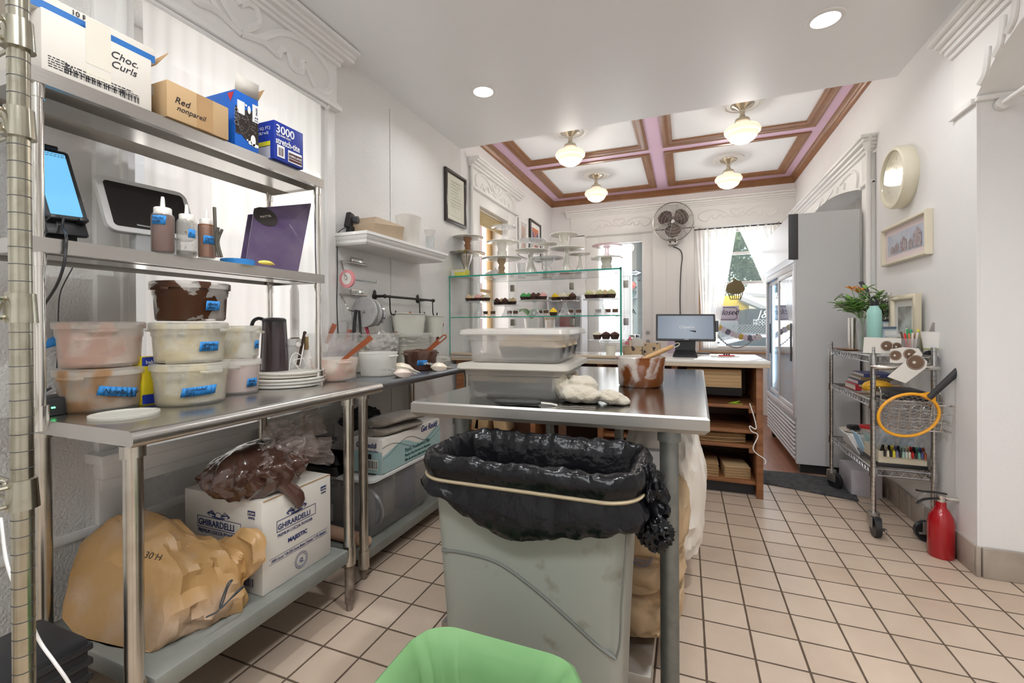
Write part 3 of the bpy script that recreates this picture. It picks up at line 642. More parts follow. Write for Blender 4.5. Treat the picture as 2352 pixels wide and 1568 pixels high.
g = MB(); y_ = p0.y - .001; g.quad((e - .105, y_, zs + .012), (e - .09, y_, zs + .012), (e - .09, y_, zs + .045), (e - .105, y_, zs + .045)); g.quad((e - .115, y_, zs + .042), (e - .08, y_, zs + .042), (e - .0975, y_, zs + .062), (e - .0976, y_, zs + .062)); g.build('arrow_mark', INK, t)
g = MB().box(e - .10, p0.y + .02, zs + hb, e - .012, p0.y + .13, zs + hb + .003, M=rot('Y', -.04, (e, 0, zs + hb))); g.build('lid_flap', CARDL, t)
# blue cookie carton
BLUE = mat('cookie_box_blue', (.015, .13, .55), .35); CHOC = mat('cookie_print', (.025, .018, .016), .55); CREAM = mat('cream_print', (.85, .85, .83), .4)
p0, p1 = at(540, 332, z=zs), at(601, 352, z=zs); e = p0.x; hb = at(537, 203, x=e).z - zs
t = carton('cookie_carton', 'tall open blue cookie carton with 12 PACKS badge on the top overshelf', e, p0.y, p1.y, zs, hb, .22, BLUE, bevel=.001)
w_ = p1.y - p0.y; h_ = hb
def Q(a, b, off=.001): return V(e + off, p0.y + a * w_, zs + b * h_)
def disc(mb, a, b, r, off, n=40, clip=None, ry=None):
    ps = []
    for k in range(n):
        y = a * w_ + r * math.cos(2 * PI * k / n); z = b * h_ + (ry or r) * math.sin(2 * PI * k / n); y = min(max(y, .001), w_ - .001); ps.append((e + off, p0.y + y, zs + z))
    mb.bm.faces.new([mb.bm.verts.new(p) for p in ps])
g = MB()
disc(g, .1, .47, .048, .0008); disc(g, .72, .44, .058, .0014); g.build('cookie_picture', CHOC, t)
g = MB()
for (a, b, r, o_) in ((.1, .47, .042, .0012), (.72, .44, .05, .0018)):
    for k in range(46):
        an = 2 * PI * k / 46; y = a * w_ + r * math.cos(an); z = b * h_ + r * math.sin(an)
        if .002 < y < w_ - .002: rect(g, (e + o_, p0.y + y, zs + z), V(0, math.cos(an), math.sin(an)), V(0, -math.sin(an), math.cos(an)), .005, .0012, .0004)
    for k in range(26):
        an = random.random() * 6.28; rr = r * .85 * math.sqrt(random.random()); y = a * w_ + rr * math.cos(an); z = b * h_ + rr * math.sin(an); an2 = random.random() * 6.28
        if .006 < y < w_ - .008: rect(g, (e + o_, p0.y + y, zs + z), V(0, math.cos(an2), math.sin(an2)), V(0, -math.sin(an2), math.cos(an2)), .007, .0018, .0004)
g.build('cookie_embossing', mat('cookie_lines', (.22, .2, .18), .6), t)
text('OREO', .022, Q(.12, .36, .003), V(0, 0, 1), V(0, -1, 0), mat('cookie_lines', (.22, .2, .18), .6), t, 'lettering')
g = MB(); disc(g, .62, .14, .007, .0022); disc(g, .86, .12, .012, .0022, ry=.006); disc(g, .45, .8, .004, .0022); disc(g, .58, .74, .006, .0022, ry=.014); disc(g, .5, .17, .003, .0022); disc(g, .75, .2, .010, .0022, ry=.02)
rect(g, Q(.08, .60, .002), UY, UZ, .028, .045, .0004); rect(g, Q(.72, .56, .002), UY, UZ, .024, .062, .0004); g.build('milk_splash', CREAM, t)
text('12', .018, Q(.95, .57, .0035), UZ, -UY, NAVY, t); text('PACKS', .009, Q(.93, .70, .0035), UZ, -UY, NAVY, t)
g = MB(); barcode(g, Q(.12, .63, .0025), UZ, -UY * -1, .03, .02, 12); g.build('barcode', INK, t)
g = MB(); g.quad((e - .02, p0.y - .001, zs + h_ * .80), (e - .002, p0.y - .001, zs + h_ * .96), (e - .035, p0.y - .001, zs + h_ * .96)); g.build('red_corner_badge', mat('badge_red', (.6, .03, .05), .4), t)
g = MB(); g.quad((e, p0.y, zs + h_), (e, p1.y, zs + h_), (e + .01, p1.y - .005, zs + h_ + .052), (e + .01, p0.y - .002, zs + h_ + .052)); g.build('lid_flap', CARDW, t, solid=.001)
g = MB(); g.quad((e, p1.y, zs + h_), (e - .12, p1.y, zs + h_), (e - .11, p1.y + .03, zs + h_ + .05), (e + .005, p1.y + .022, zs + h_ + .05)); g.build('end_flap', CARD, t, solid=.001)
# plastic wrap carton
ROYAL = mat('royal_blue_print', (.02, .045, .33), .4)
p0, p1 = at(630, 363, z=zs), at(697, 390, z=zs); e = p0.x; hb = at(628, 273, x=e).z - zs
t = carton('wrap_carton', 'royal blue plastic wrap box lettered 3000 at the right end of the top overshelf', e, p0.y, p1.y, zs, hb, .28, ROYAL)
e += .001; w_ = p1.y - p0.y
def Q(a, b, off=.001): return V(e + off, p0.y + a * w_, zs + b * hb)
WI = mat('white_ink', (.85, .86, .88), .5)
text('3000', .043, Q(.04, .70), UY, UZ, WI, t, bold=.0006); text('SQUARE FEET', .011, Q(.06, .62), UY, UZ, WI, t); text('stretch-tite', .034, Q(.04, .42), UY, UZ, WI, t, bold=.0006, sx=.72)
g = MB(); rect(g, Q(.08, .08), UY, UZ, .034, .045); g.build('label_patch', WI, t); g = MB(); rect(g, Q(.44, .05), UY, UZ, .066, .045); g.build('label_patch', WI, t)
g = MB(); rect(g, Q(.46, .16, .0018), UY, UZ, .062, .02); rect(g, Q(.46, .08, .0018), UY, UZ, .062, .009); barcode(g, Q(.12, .12, .0018), UY, UZ, .024, .03, 10); g.build('label_print', mat('dark_maroon_print', (.09, .03, .03), .5), t)
text('KIRKLAND', .0125, Q(.475, .19, .003), UY, UZ, WI, t)
g = MB(); rect(g, (e - .25, p0.y, zs + .004), UX, UZ, .23, hb * .33, .001); g.build('grey_panel', mat('grey_print', (.5, .5, .55), .5), t)
g = MB(); rect(g, (e - .25, p0.y, zs + hb * .34), UX, UZ, .23, hb * .13, .001); g.build('yellow_panel', mat('yellow_print', (.75, .68, .03), .5), t)
text('(3000 SQ. FT.)', .016, (e - .115, p0.y - .0015, zs + hb * .78), UX, UZ, WI, t); text('m (278,7 m2)', .014, (e - .105, p0.y - .0015, zs + hb * .66), UX, UZ, WI, t)
# ---- middle overshelf
zm = 1.3685
def slabscreen(name, label, cs, th, mframe, mscreen, inset, rnd=.02, cat='tablet', extra=None, scr='screen'):
    """cs: TL, TR, BR, BL corners in space"""
    TL, TR_, BR, BL = [Vector(c) for c in cs]; ux = ((TR_ - TL) + (BR - BL)).normalized(); uy = ((TL - BL) + (TR_ - BR)); uy = (uy - ux * uy.dot(ux)).normalized(); nz = ux.cross(uy); c = (TL + TR_ + BR + BL) / 4
    w = ((TR_ - TL).length + (BR - BL).length) / 2; h = abs((TL - BL).dot(uy) + (TR_ - BR).dot(uy)) / 2
    t = thing(name, label, cat, tuple(c - uy * h / 2)); M = Matrix(((ux.x, uy.x, nz.x, c.x), (ux.y, uy.y, nz.y, c.y), (ux.z, uy.z, nz.z, c.z), (0, 0, 0, 1)))
    def rr(w, h, r, z, n=6):
        o = []
        for sx, sy, a0 in ((1, 1, 0), (-1, 1, PI / 2), (-1, -1, PI), (1, -1, 3 * PI / 2)):
            for k in range(n + 1): a = a0 + PI / 2 * k / n; o.append((sx * (w / 2 - r) + r * math.cos(a), sy * (h / 2 - r) + r * math.sin(a), z))
        return o
    g = MB(); g.loft([rr(w - .004, h - .004, rnd, -th), rr(w, h, rnd, -th + .002), rr(w, h, rnd, -.002), rr(w - .004, h - .004, rnd, 0)], M=M); g.build('housing', mframe, t)
    g = MB(); g.loft([rr(w - 2 * inset, h - 2 * inset, max(rnd - inset, .003), .0004), rr(w - 2 * inset, h - 2 * inset, max(rnd - inset, .003), .0012)], M=M); g.build(scr, mscreen, t)
    return t, M, w, h
SKYS = mat('lit_blue_screen', (.02, .05, .08), .15, emis=(.17, .50, .80), estr=.8)
t, M, w, h = slabscreen('tablet', 'tablet with bright blue screen on a black stand at the left of the middle overshelf', [at(70, 331, x=-1.66), at(166, 353, x=-1.66), at(195, 508, x=-1.59), at(92, 496, x=-1.59)], .014, BLACK, SKYS, .011, .008)
g = MB(); c = M @ V(0, -h / 2, 0); g.box(-.045, -.04 - h / 2, -.03, .045, .02 - h / 2, -.014, .003, M=M); g.box(-w * .45, -h / 2 - .006, -.018, -w * .22, -h / 2 + .004, .012, .002, M=M); g.box(w * .22, -h / 2 - .006, -.018, w * .45, -h / 2 + .004, .012, .002, M=M); g.build('clamp', BLACK, t); g = MB(); g.box(-.02, h / 2 - .004, -.018, .02, h / 2 + .006, .01, .002, M=M)
g.build('clamp', BLACK, t)
g = MB(); g.prism([(c.x - .03, c.y - .055, zm), (c.x - .03, c.y + .035, zm), (c.x - .035, c.y + .03, c.z + .05), (c.x - .035, c.y - .04, c.z + .05)], (-.012, 0, 0)); g.box(c.x - .1, c.y - .06, zm, c.x + .02, c.y + .045, zm + .006, .002); g.build('stand', BLACK, t)
g = MB(); rows(g, M @ V(-.07, h * .42, .0016), M.to_3x3() @ V(1, 0, 0), M.to_3x3() @ V(0, 1, 0), .15, 2, .006, 8, .3); g.build('status_text', INK, t)
t, M, w, h = slabscreen('point_of_sale_display', 'white framed dark touch display leaning behind the squeeze bottles on the overshelf', [at(213, 393, x=-1.735), at(428, 446, x=-1.735), at(456, 552, x=-1.67), at(252, 529, x=-1.67)], .02, WHITE, mat('dark_screen', (.03, .028, .026), .22), .018, .03)
c = M @ V(0, -h / 2, 0); GRY = mat('grey_stand', (.45, .45, .44), .5)
g = MB(); g.box(c.x - .05, c.y - .06, zm, c.x - .008, c.y + .08, c.z + .03, .004); g.build('stand', GRY, t)
# squeeze bottles
def bottle(name, label, uL, uR, vb, vt, mbody, fillc, fill, tape=None):
    x, y, r, D = round_at(uL, uR, vb, zm); h = z_at((uL + uR) / 2, vt, D) - zm; t = thing(name, label, 'bottle', (x, y, zm), 0, 'squeeze bottles')
    k = h; b = .70 * k
    g = MB(); g.lathe([(.001, 0), (r * .92, 0), (r, .006), (r, b * .88), (r * .96, b * .94), (r * .8, b), (r * .78, b)], (x, y, zm), 28); g.build('bottle_body', mbody, t)
    if fillc: g = MB(); g.lathe([(.001, .003), (r * .9, .004), (r * .965, .009), (r * .965, b * fill), (.001, b * fill + .001)], (x, y, zm), 28); g.build('sauce', fillc, t)
    g = MB(); g.lathe([(r * .74, b - .004), (r * .76, b), (r * .76, b + k * .085), (r * .7, b + k * .10), (r * .22, b + k * .12), (r * .17, k * .96), (r * .12, k), (.001, k)], (x, y, zm), 28); g.build('nozzle_cap', mat('milky_cap', (.78, .76, .71), .4, sss=.2), t)
    if tape: stick(t, 'tape_label', x, y, r, math.atan2(-y, -x) + tape[0], zm + b * tape[1], tape[2], .026, BLUET, tape[3], .010)
SQB = sheet('squeeze_plastic', (.9, .88, .84), .86, .25, 1, .5); SAU = mat('brown_sauce', (.115, .045, .03), .3); SAU2 = mat('caramel_sauce', (.20, .075, .03), .3)
bottle('squeeze_bottle', 'tall squeeze bottle of dark brown sauce, leftmost of the three', 347, 404, 579, 452, SQB, SAU, .93, (-.35, .80, .035, ['Mocha', '2/28']))
bottle('squeeze_bottle', 'nearly empty speckled squeeze bottle, middle of the three', 406, 455, 585, 470, sheet('speckled_plastic', (.78, .76, .71), .55, .3, 1, .5, (.2, .12, .08), 90, (.62, .66)), mat('dark_syrup', (.03, .02, .018), .3), .12, (.5, .6, .02, 'S'))
bottle('squeeze_bottle', 'short squeeze bottle of caramel brown sauce, rightmost of the three', 455, 497, 592, 481, SQB, SAU2, .97, (.3, .52, .032, ['Caram', '3/2']))
# metal fork bundle
p = at(508, 590, z=zm); t = thing('utensil_bundle', 'small dark ornate utensils standing between the brown bottle and the tape roll', 'utensil', tuple(p))
g = MB()
for k, (a, b, c_) in enumerate(((-.012, .002, .16), (.002, 0, .095), (.010, .003, .09))): g.tube(spline([p + V(-.02 + .004 * k, .005 * k, .001), p + V(-.022 + a * .4, b, .05), p + V(-.02 + a, b + .004 * k, c_)], 4), [.004] * 4 + [.005] * 5 if k == 0 else .0045, 8)
g.build('handles', mat('tarnished_metal', (.13, .12, .10), .4, .8, vary=.6, vscale=60), t)
x, y, r, D = round_at(506, 587, 607, zm); g = MB(); g.lathe([(r * .8, 0), (r, 0), (r, .022), (r * .8, .022), (r * .8, 0)], (x, y, zm), 36); g.lathe([(r * .78, .001), (r * .8, .001), (r * .8, .0222), (r * .78, .0222), (r * .78, .001)], (x, y, zm), 36)
o = g.build('masking_tape_roll', BLUET); tag(o, 'roll of blue masking tape lying before the purple binder', 'tape roll')
# purple binder leaning back
a0, a1, a2 = at(560, 588, z=zm), at(683, 617, z=zm), None
a1 = V(-1.46, a1.y + .07, zm); a1 = at(683, 617, z=zm); a0 = at(560, 590, z=zm)
B0 = V(-1.497, 1.145, zm + .002); 
b0 = at(562, 590, x=-1.50); b1 = at(683, 615, x=-1.465)
b0.z = zm + .001; b1.z = zm + .001; tl = at(583, 479, x=-1.60); tr = at(713, 468, x=-1.57)
sp0 = (b1 - b0).normalized(); up_ = ((tl - b0) + (tr - b1)) / 2; nrm = sp0.cross(up_).normalized()
t = thing('binder', 'purple vinyl ring binder with round dark sticker leaning on the overshelf', 'binder', tuple((b0 + b1) / 2))
PUR = mat('purple_vinyl', (.075, .045, .11), .36, coat=.2, vary=.7, vscale=7, c2=(.14, .105, .165), bump=.3, bscale=14)
g = MB(); g.loft([[b0, b1, tr, tl], [b0 + nrm * .004, b1 + nrm * .004, tr + nrm * .004, tl + nrm * .004]]); g.build('front_cover', PUR, t)
bk = -nrm * .045
g = MB(); g.loft([[b0 + bk, b1 + bk, tr + bk, tl + bk], [b0 + bk * 1.08, b1 + bk * 1.08, tr + bk * 1.08, tl + bk * 1.08]]); g.build('back_cover', PUR, t)
g = MB(); q = (b1 - b0).normalized() * .004; g.loft([[b1, tr, tr + q, b1 + q], [b1 + bk, tr + bk, tr + q + bk, b1 + q + bk]]); g.build('spine', mat('purple_vinyl_light', (.19, .13, .29), .33, coat=.3, bump=.4, bscale=20), t)
g = MB(); g.loft([[b0 + q * 6, b1, tr - up_ * .02, tl + q * 6 - up_ * .02], [b0 + bk * .9 + q * 6, b1 + bk * .9, tr + bk * .9 - up_ * .02, tl + q * 6 + bk * .9 - up_ * .02]]); g.build('paper_block', WHITE, t)
ux, uy = (tr - tl).normalized(), (tl - b0).normalized(); c = tl + ux * .055 - uy * .055 + nrm * .0055
g = MB(); uyo = (uy - ux * uy.dot(ux)).normalized(); g.bm.faces.new([g.bm.verts.new(c + ux * .046 * math.cos(k * PI / 18) + uyo * .046 * math.sin(k * PI / 18)) for k in range(36)]); st = g.build('round_sticker', mat('dark_sticker', (.03, .025, .022), .4), t)
text('MATTIE', .014, c - ux * .024 - uyo * .004 + nrm * .001, ux, uyo, mat('cream_ink', (.5, .45, .38), .5), st, 'lettering'); 
p = at(615, 608, z=zm); g = MB(); g.tube(spline([p + V(-.01, -.03, .006), p + V(.0, 0, .007), p + V(-.008, .035, .006)], 5), [.003, .006, .007, .008, .008, .008, .008, .007, .005, .003, .002], 8); o = g.build('wax_crayon', mat('yellow_wax', (.8, .62, .12), .5)); tag(o, 'small yellow object lying on the shelf in front of the binder', 'crayon')
# cables
def cable(name, label, pts, r, m, n=6): g = MB(); g.tube(spline(pts, n), r, 6); o = g.build(name, m); tag(o, label, 'cable'); return o
cable('power_cable', 'thick black cable hanging from the tablet over the shelf edge', [at(145, 500, x=-1.585), at(144, 525, x=-1.56), at(152, 541, x=-1.45), at(151, 575, x=-1.438), at(146, 610, x=-1.437), at(130, 655, x=-1.46), at(100, 702, x=-1.55), at(60, 760, x=-1.7)], .0032, BLACK)
cable('power_cable', 'thin dark cable dangling down the textured wall behind the tubs', [at(168, 612, x=-1.80), at(140, 668, x=-1.80), at(134, 720, x=-1.80), at(135, 780, x=-1.80), at(130, 860, x=-1.80), at(135, 930, x=-1.80)], .0018, DGREY)
# ---- on the table (z = .9)
zt = .9005
PINKF = mat('pale_pink_frosting', (.80, .63, .57), .6, bump=.3, bscale=20); NUT = mat('hazelnut_frosting', (.56, .36, .20), .6, bump=.3, bscale=20); CRM = mat('cream_frosting', (.84, .78, .62), .6, bump=.3, bscale=20); CHF = mat('chocolate_frosting', (.085, .03, .014), .35, bump=.3, bscale=20); WF = mat('white_frosting', (.86, .83, .77), .6, bump=.3, bscale=20); PK2 = mat('rose_frosting', (.80, .58, .57), .6, bump=.3, bscale=20)
TP = sheet('smeared_pink_plastic', (.90, .87, .82), .55, .3, .5, .6, (.88, .74, .66), 9, (.46, .56), .3)
TN = sheet('smeared_tan_plastic', (.90, .88, .83), .55, .3, .5, .6, (.72, .50, .30), 8, (.46, .58), .3)
TCH = sheet('smeared_chocolate_plastic', (.90, .87, .82), .7, .3, .8, .35, (.10, .04, .018), 11, (.47, .50), .03)
TCR = sheet('smeared_cream_plastic', (.90, .89, .84), .55, .3, .5, .6, (.90, .85, .70), 8, (.45, .56), .3)
GTB = 'frosting tubs on the near worktable'
_, (x, y, r, D) = tub('frosting_tub', 'lidded tub of hazelnut brown frosting at the bottom of the left stack', 122, 331, 948, zt, .118, NUT, .55, True, GTB, TN, (.42, .48, .10, .028, ['Nutella 3/9'], .019, -.18), -.7)
h1 = z_at(230, 858, D - r) - zt
_, (x1, y1, r1, D1) = tub('frosting_tub', 'pale pink frosting tub on top of the left stack', 0, 0, 0, zt + .1315, .125, PINKF, .7, True, GTB, TP, None, .05, pos=(x, y, r * 1.0, D))
_, (x, y, r, D) = tub('frosting_tub', 'cream frosting tub labelled almond at the bottom of the centre stack', 345, 524, 934, zt, .123, CRM, .5, True, GTB, TCR, (.22, .38, .095, .028, ['@almond', '2/11'], .014, .05), .55)
tub('frosting_tub', 'cream frosting tub in the middle of the centre stack', 0, 0, 0, zt + .1365, .118, CRM, .62, True, GTB, TCR, (.55, .42, .06, .03, ['@MplBttr', '2/28'], .012, 0), 1.2, pos=(x - .005, y, r * .99, D))
tub('frosting_tub', 'chocolate smeared tub topping the centre stack under the shelf', 0, 0, 0, zt + .268, .115, CHF, .35, True, GTB, TCH, (.6, .42, .045, .03, ['@mint', 'choc'], .011, 0), -.9, pos=(x + .004, y, r * 1.0, D))
_, (x, y, r, D) = tub('frosting_tub', 'pink frosting tub labelled 3/9 at the bottom of the right stack', 486, 597, 908, zt, .118, PK2, .8, True, GTB, TUB, (.72, .36, .042, .03, ['Kmix', '3/9'], .013, 0), -.2)
tub('frosting_tub', 'white frosting tub with blue tape on the right stack beside the kettle', 0, 0, 0, zt + .131, .112, WF, .45, True, GTB, TCR, (1.0, .45, .025, .03, ['3/1'], .012, 0), 1.2, pos=(x + .005, y, r * .98, D))
x, y, r, D = round_at(197, 367, 966, zt); g = MB(); g.lathe([(.001, 0), (r * .98, 0), (r, .003), (r, .010), (r * .97, .010), (r * .95, .005), (.001, .005)], (x, y, zt), 48); o = g.build('tub_lid', sheet('lid_plastic', (.92, .90, .82), .2, .3, .8, .4)); tag(o, 'loose translucent round lid lying flat at the table corner', 'lid')
# stack of tub lids
x, y, r, D = round_at(568, 747, 893, zt); LIDM = sheet('stacked_lid_plastic', (.90, .87, .80), .12, .3, .8, .3, (.30, .14, .08), 14, (.66, .70))
for i in range(5):
    dx, dy = random.uniform(-.006, .006), random.uniform(-.006, .006); rr = r * (1 if i < 3 else .93); g = MB(); z0 = zt + i * .0125 + (0 if i < 3 else .001)
    g.lathe([(.001, 0), (rr * .9, 0), (rr * .94, .002), (rr * .99, .002), (rr, .004), (rr, .010), (rr * .985, .0118), (rr * .9, .0118), (rr * .88, .006), (.001, .006)], (x + dx, y + dy, z0), 48); o = g.build('tub_lid', LIDM)
    tag(o, ['white tub lid at the bottom of the stack behind the kettle', 'white tub lid second from the bottom of the stack', 'smeared tub lid in the middle of the stack', 'smaller tub lid second from the top of the stack', 'smaller tub lid on top of the stack'][i], 'lid', 'stacked tub lids')
# kettle
x, y, r, D = behind(596, 664, -1.665); hk = z_at(625, 729, D) - zt; KD = mat('kettle_plum', (.045, .032, .035), .22, .3, coat=.4, vary=.5, vscale=3, c2=(.10, .075, .08))
t = thing('electric_kettle', 'dark plum electric kettle with black handle between the tubs and the shelf post', 'kettle', (x, y, zt))
g = MB(); g.lathe([(.001, .012), (r * .98, .012), (r, .02), (r * .97, hk * .4), (r * .84, hk * .93), (r * .8, hk * .96), (.001, hk * .96)], (x, y, zt), 40); g.build('body', KD, t)
g = MB(); g.lathe([(r * .84, hk * .93), (r * .83, hk * .97), (r * .7, hk * .99), (r * .3, hk * 1.0), (.001, hk)], (x, y, zt), 40); g.build('lid', BLACK, t); g = MB(); g.lathe([(.001, 0), (r * 1.05, 0), (r * 1.05, .010), (.001, .012)], (x, y, zt), 36); g.build('base', BLACK, t)
d_ = V(-math.cos(.1), -math.sin(.35), 0); tn = V(-y, x, 0).normalized(); d_ = (-tn if tn.x > 0 else tn); d_ = V(-.72, -.69, 0).normalized()
g = MB(); hp = [V(x, y, zt + hk * .95) + d_ * r * .5, V(x, y, zt + hk * .985) + d_ * r * 1.1, V(x, y, zt + hk * .88) + d_ * r * 1.5, V(x, y, zt + hk * .5) + d_ * r * 1.42, V(x, y, zt + hk * .22) + d_ * r * 1.0]
g.tube(spline(hp, 6), .011, 10, flat=.7); g.build('handle', BLACK, t)
# yellow and blue baking box behind the tubs
t = carton('baking_box', 'yellow and blue baking ingredient box standing behind the left stack of tubs', -1.60, at(326, 870, x=-1.60).y, at(360, 870, x=-1.60).y, zt, .155, .05, mat('bright_yellow_print', (.75, .60, .02), .45)); ybx = at(326, 870, x=-1.60).y; g = MB(); rect(g, (-1.60, ybx, zt + .125), UY, UZ, .068, .028, .001); g.build('blue_band', ROYAL, t); g = MB(); rect(g, (-1.60, ybx, zt + .004), UY, UZ, .068, .03, .001); g.build('blue_band', ROYAL, t); text('bakers', .016, (-1.598, ybx + .01, zt + .132), UY, UZ, WI, t)
# lever tool, white cone and canister behind the kettle
p = at(690, 838, x=-1.62); p.z = zt; t = thing('lever_press', 'small dark lever clamp with round steel knob behind the kettle', 'tool', tuple(p))
g = MB(); g.tube([at(684, 838, x=p.x), at(699, 766, x=p.x)], .006, 8); g.ball(at(700, 764, x=p.x), .008); g.build('lever', mat('rusty_iron', (.10, .07, .05), .5, .7), t)
g = MB(); g.cyl(at(683, 790, x=p.x), at(683, 790, x=p.x) + V(.02, -.012, 0), .011); g.build('knob', CHROME, t); g = MB(); q = at(703, 788, x=p.x); g.box(q.x - .006, q.y - .008, q.z - .03, q.x + .006, q.y + .010, q.z + .03, .002); g.build('brass_block', mat('brass', (.4, .29, .14), .4, .8), t)
x, y, r, D = behind(666, 688, -1.74); g = MB(); hh = z_at(680, 775, D) - zt; g.lathe([(.001, 0), (r, 0), (r, hh), (r * .9, hh), (r * .9, .01), (.001, .01)], (x, y, zt), 28); o = g.build('canister', mat('brown_tin', (.2, .14, .07), .35, .7, vary=.6, vscale=8)); tag(o, 'brown metal canister half hidden right of the kettle', 'canister')
x2, y2 = x, y; g = MB(); z0 = zt + hh + .001; g.lathe([(.001, 0), (r * .98, 0), (r, .12), (r * .97, .22), (r * .5, .26), (.001, .26)], (x, y, z0), 28); o = g.build('paper_towel_roll', mat('paper_white', (.84, .82, .79), .8)); tag(o, 'white cylinder standing on the brown canister by the window', 'roll')
x, y, r, D = behind(686, 722, -1.66); g = MB(); g.lathe([(.001, 0), (r, 0), (r * .85, .06), (r * .45, .13), (r * .3, .16), (.001, .16)], (x, y, zt), 28); o = g.build('paper_cone', mat('paper_white', (.84, .82, .79), .8)); tag(o, 'white cone shaped container behind the lid stack', 'container')
cable('charging_cable', 'white looping cable on the table right of the kettle', [at(u, v, x=-1.60) for u, v in ((664, 850), (668, 822), (680, 810), (694, 820), (704, 842), (690, 848), (676, 828), (700, 822))], .0018, WHITE)
# router and cable nest at the left behind the post
t = thing('network_router', 'black router with green light behind the steel post on the worktable', 'router', (-1.72, .74, zt)); MB().box(-1.77, .66, zt, -1.66, .82, zt + .05, .006).build('housing', BLACK, t)
MB().box(-1.6595, .70, zt + .022, -1.657, .708, zt + .026).build('status_light', mat('green_led', (0, .3, .05), .3, emis=(.1, 1, .3), estr=4), t)
cable('network_cable', 'white cable looping over the left end of the worktable', [at(150, 935, z=.906), at(120, 940, z=.905), at(97, 952, z=.907), at(80, 962, z=.912), at(70, 985, x=-1.66)], .003, WHITE)
cable('network_cable', 'black cables curling on the table behind the left tubs', [at(100, 870, x=-1.70), at(80, 905, x=-1.70), at(118, 890, x=-1.69), at(60, 925, x=-1.70)], .003, BLACK)
t = MB(); q = at(110, 778, x=-1.78); t.quad(q, q + V(0, .06, .03), q + V(.0, .06, -.01), q + V(0, -.01, -.03)); o = t.build('tape_flag', BLUET, solid=.001); tag(o, 'blue tape flag with handwriting on a cable by the wall', 'tape')
# ---- under the table
zu = .2625
c0, c1 = at(608, 1372, z=zu), at(757, 1269, z=zu); c0.x = c1.x = -1.298; hb = at(608, 1151.5, x=-1.298).z - zu; y0, y1 = at(608, 1372, x=-1.298).y, at(757, 1269, x=-1.298).y
y0, y1 = c0.y, c1.y; xl = at(424, 1125, y=y0).x
t = carton('cocoa_box', 'white cocoa powder carton with navy lettering on the undershelf', -1.298, y0, y1, zu, hb, -1.298 - xl, CARDW)
def cocoa_face(o, ux, w, h, full):
    o, ux = Vector(o), Vector(ux); nz = ux.cross(UZ) * .0012
    def q(a, b): return o + ux * (a * w) + UZ * (b * h) + nz
    g = MB(); wl = .0022
    for (a, b, c, d) in ((.18, .60, .74, .60), (.18, .72, .74, .72)): rect(g, q(a, b) - nz, ux, UZ, (c - a) * w, wl, .0012)
    for a in (.18, .74): rect(g, q(a, .60) - nz, ux, UZ, wl, .12 * h + wl, .0012)
    rect(g, q(.83, .84) - nz, ux, UZ, .09 * w, .05 * h, .0012); 
    for s in (-1, 1):
        for k in range(5): g.tube([q(.46 + s * .03, .755), q(.46 + s * (.08 + .015 * k), .80 - .008 * k + .012), q(.46 + s * (.15 - .01 * k), .765 - .006 * k)], .0009, 4)
    g.tube([q(.46 + .05 * math.cos(PI * k / 8), .745 + .05 * math.sin(PI * k / 8)) for k in range(9)], .0012, 4); g.tube([q(.38, .742), q(.46, .735), q(.54, .742)], .0025, 4)
    g.build('emblem_print', NAVY, t)
    text('GHIRARDELLI', w * .083, q(.195, .625), ux, UZ, NAVY, t, bold=.0004, sx=.93); text('PREMIUM COCOA POWDER', w * .047, q(.19, .545), ux, UZ, NAVY, t, sx=.85); text('MAJESTIC', w * .067, q(.33, .43), ux, UZ, NAVY, t, bold=.0006)
    text('47599', w * .032, q(.835, .85) + nz, ux, UZ, CARDW, t); text('69096', w * .032, q(.835, .80), ux, UZ, NAVY, t)
    if full:
        g = MB(); rect(g, q(.08, .345) - nz, ux, UZ, w * .86, .0012, .0012); rect(g, q(.08, .285) - nz, ux, UZ, w * .86, .0012, .0012)
        for rr in (.028, .022): g.tube([q(.52, .15) + ux * rr * math.cos(a * PI / 14) + UZ * rr * math.sin(a * PI / 14) for a in range(28)], .0008, 4, closed=True)
        g.tube(spline([q(.49, .14), q(.52, .17), q(.54, .15), q(.51, .13), q(.55, .125)], 4), .0014, 4); g.build('line_print', NAVY, t)
        text('100% Cocoa * 20-22% Cocoa Butter Content * 17% Alkalized', w * .040, q(.10, .303), ux, UZ, NAVY, t, shear=.5, sx=.80)
    else:
        g = MB(); barcode(g, q(.78, .07) - nz, ux, UZ, .11 * w, .09 * h, 16); rect(g, q(.6, .345) - nz, ux, UZ, w * .28, .0012, .0012); rect(g, q(.6, .29) - nz, ux, UZ, w * .28, .0012, .0012); g.build('barcode', NAVY, t); text('Alkalized', w * .04, q(.72, .305), ux, UZ, NAVY, t, shear=.5, sx=.8)
cocoa_face((-1.298, y0, zu), UY, y1 - y0, hb, True); cocoa_face((xl, y0, zu), UX, -1.298 - xl, hb, False)
g = MB(); g.box(-1.300, y0 + .004, zu + hb - .002, -1.2965, y1 - .004, zu + hb + .001); g.build('lid_edge', CARD, t)
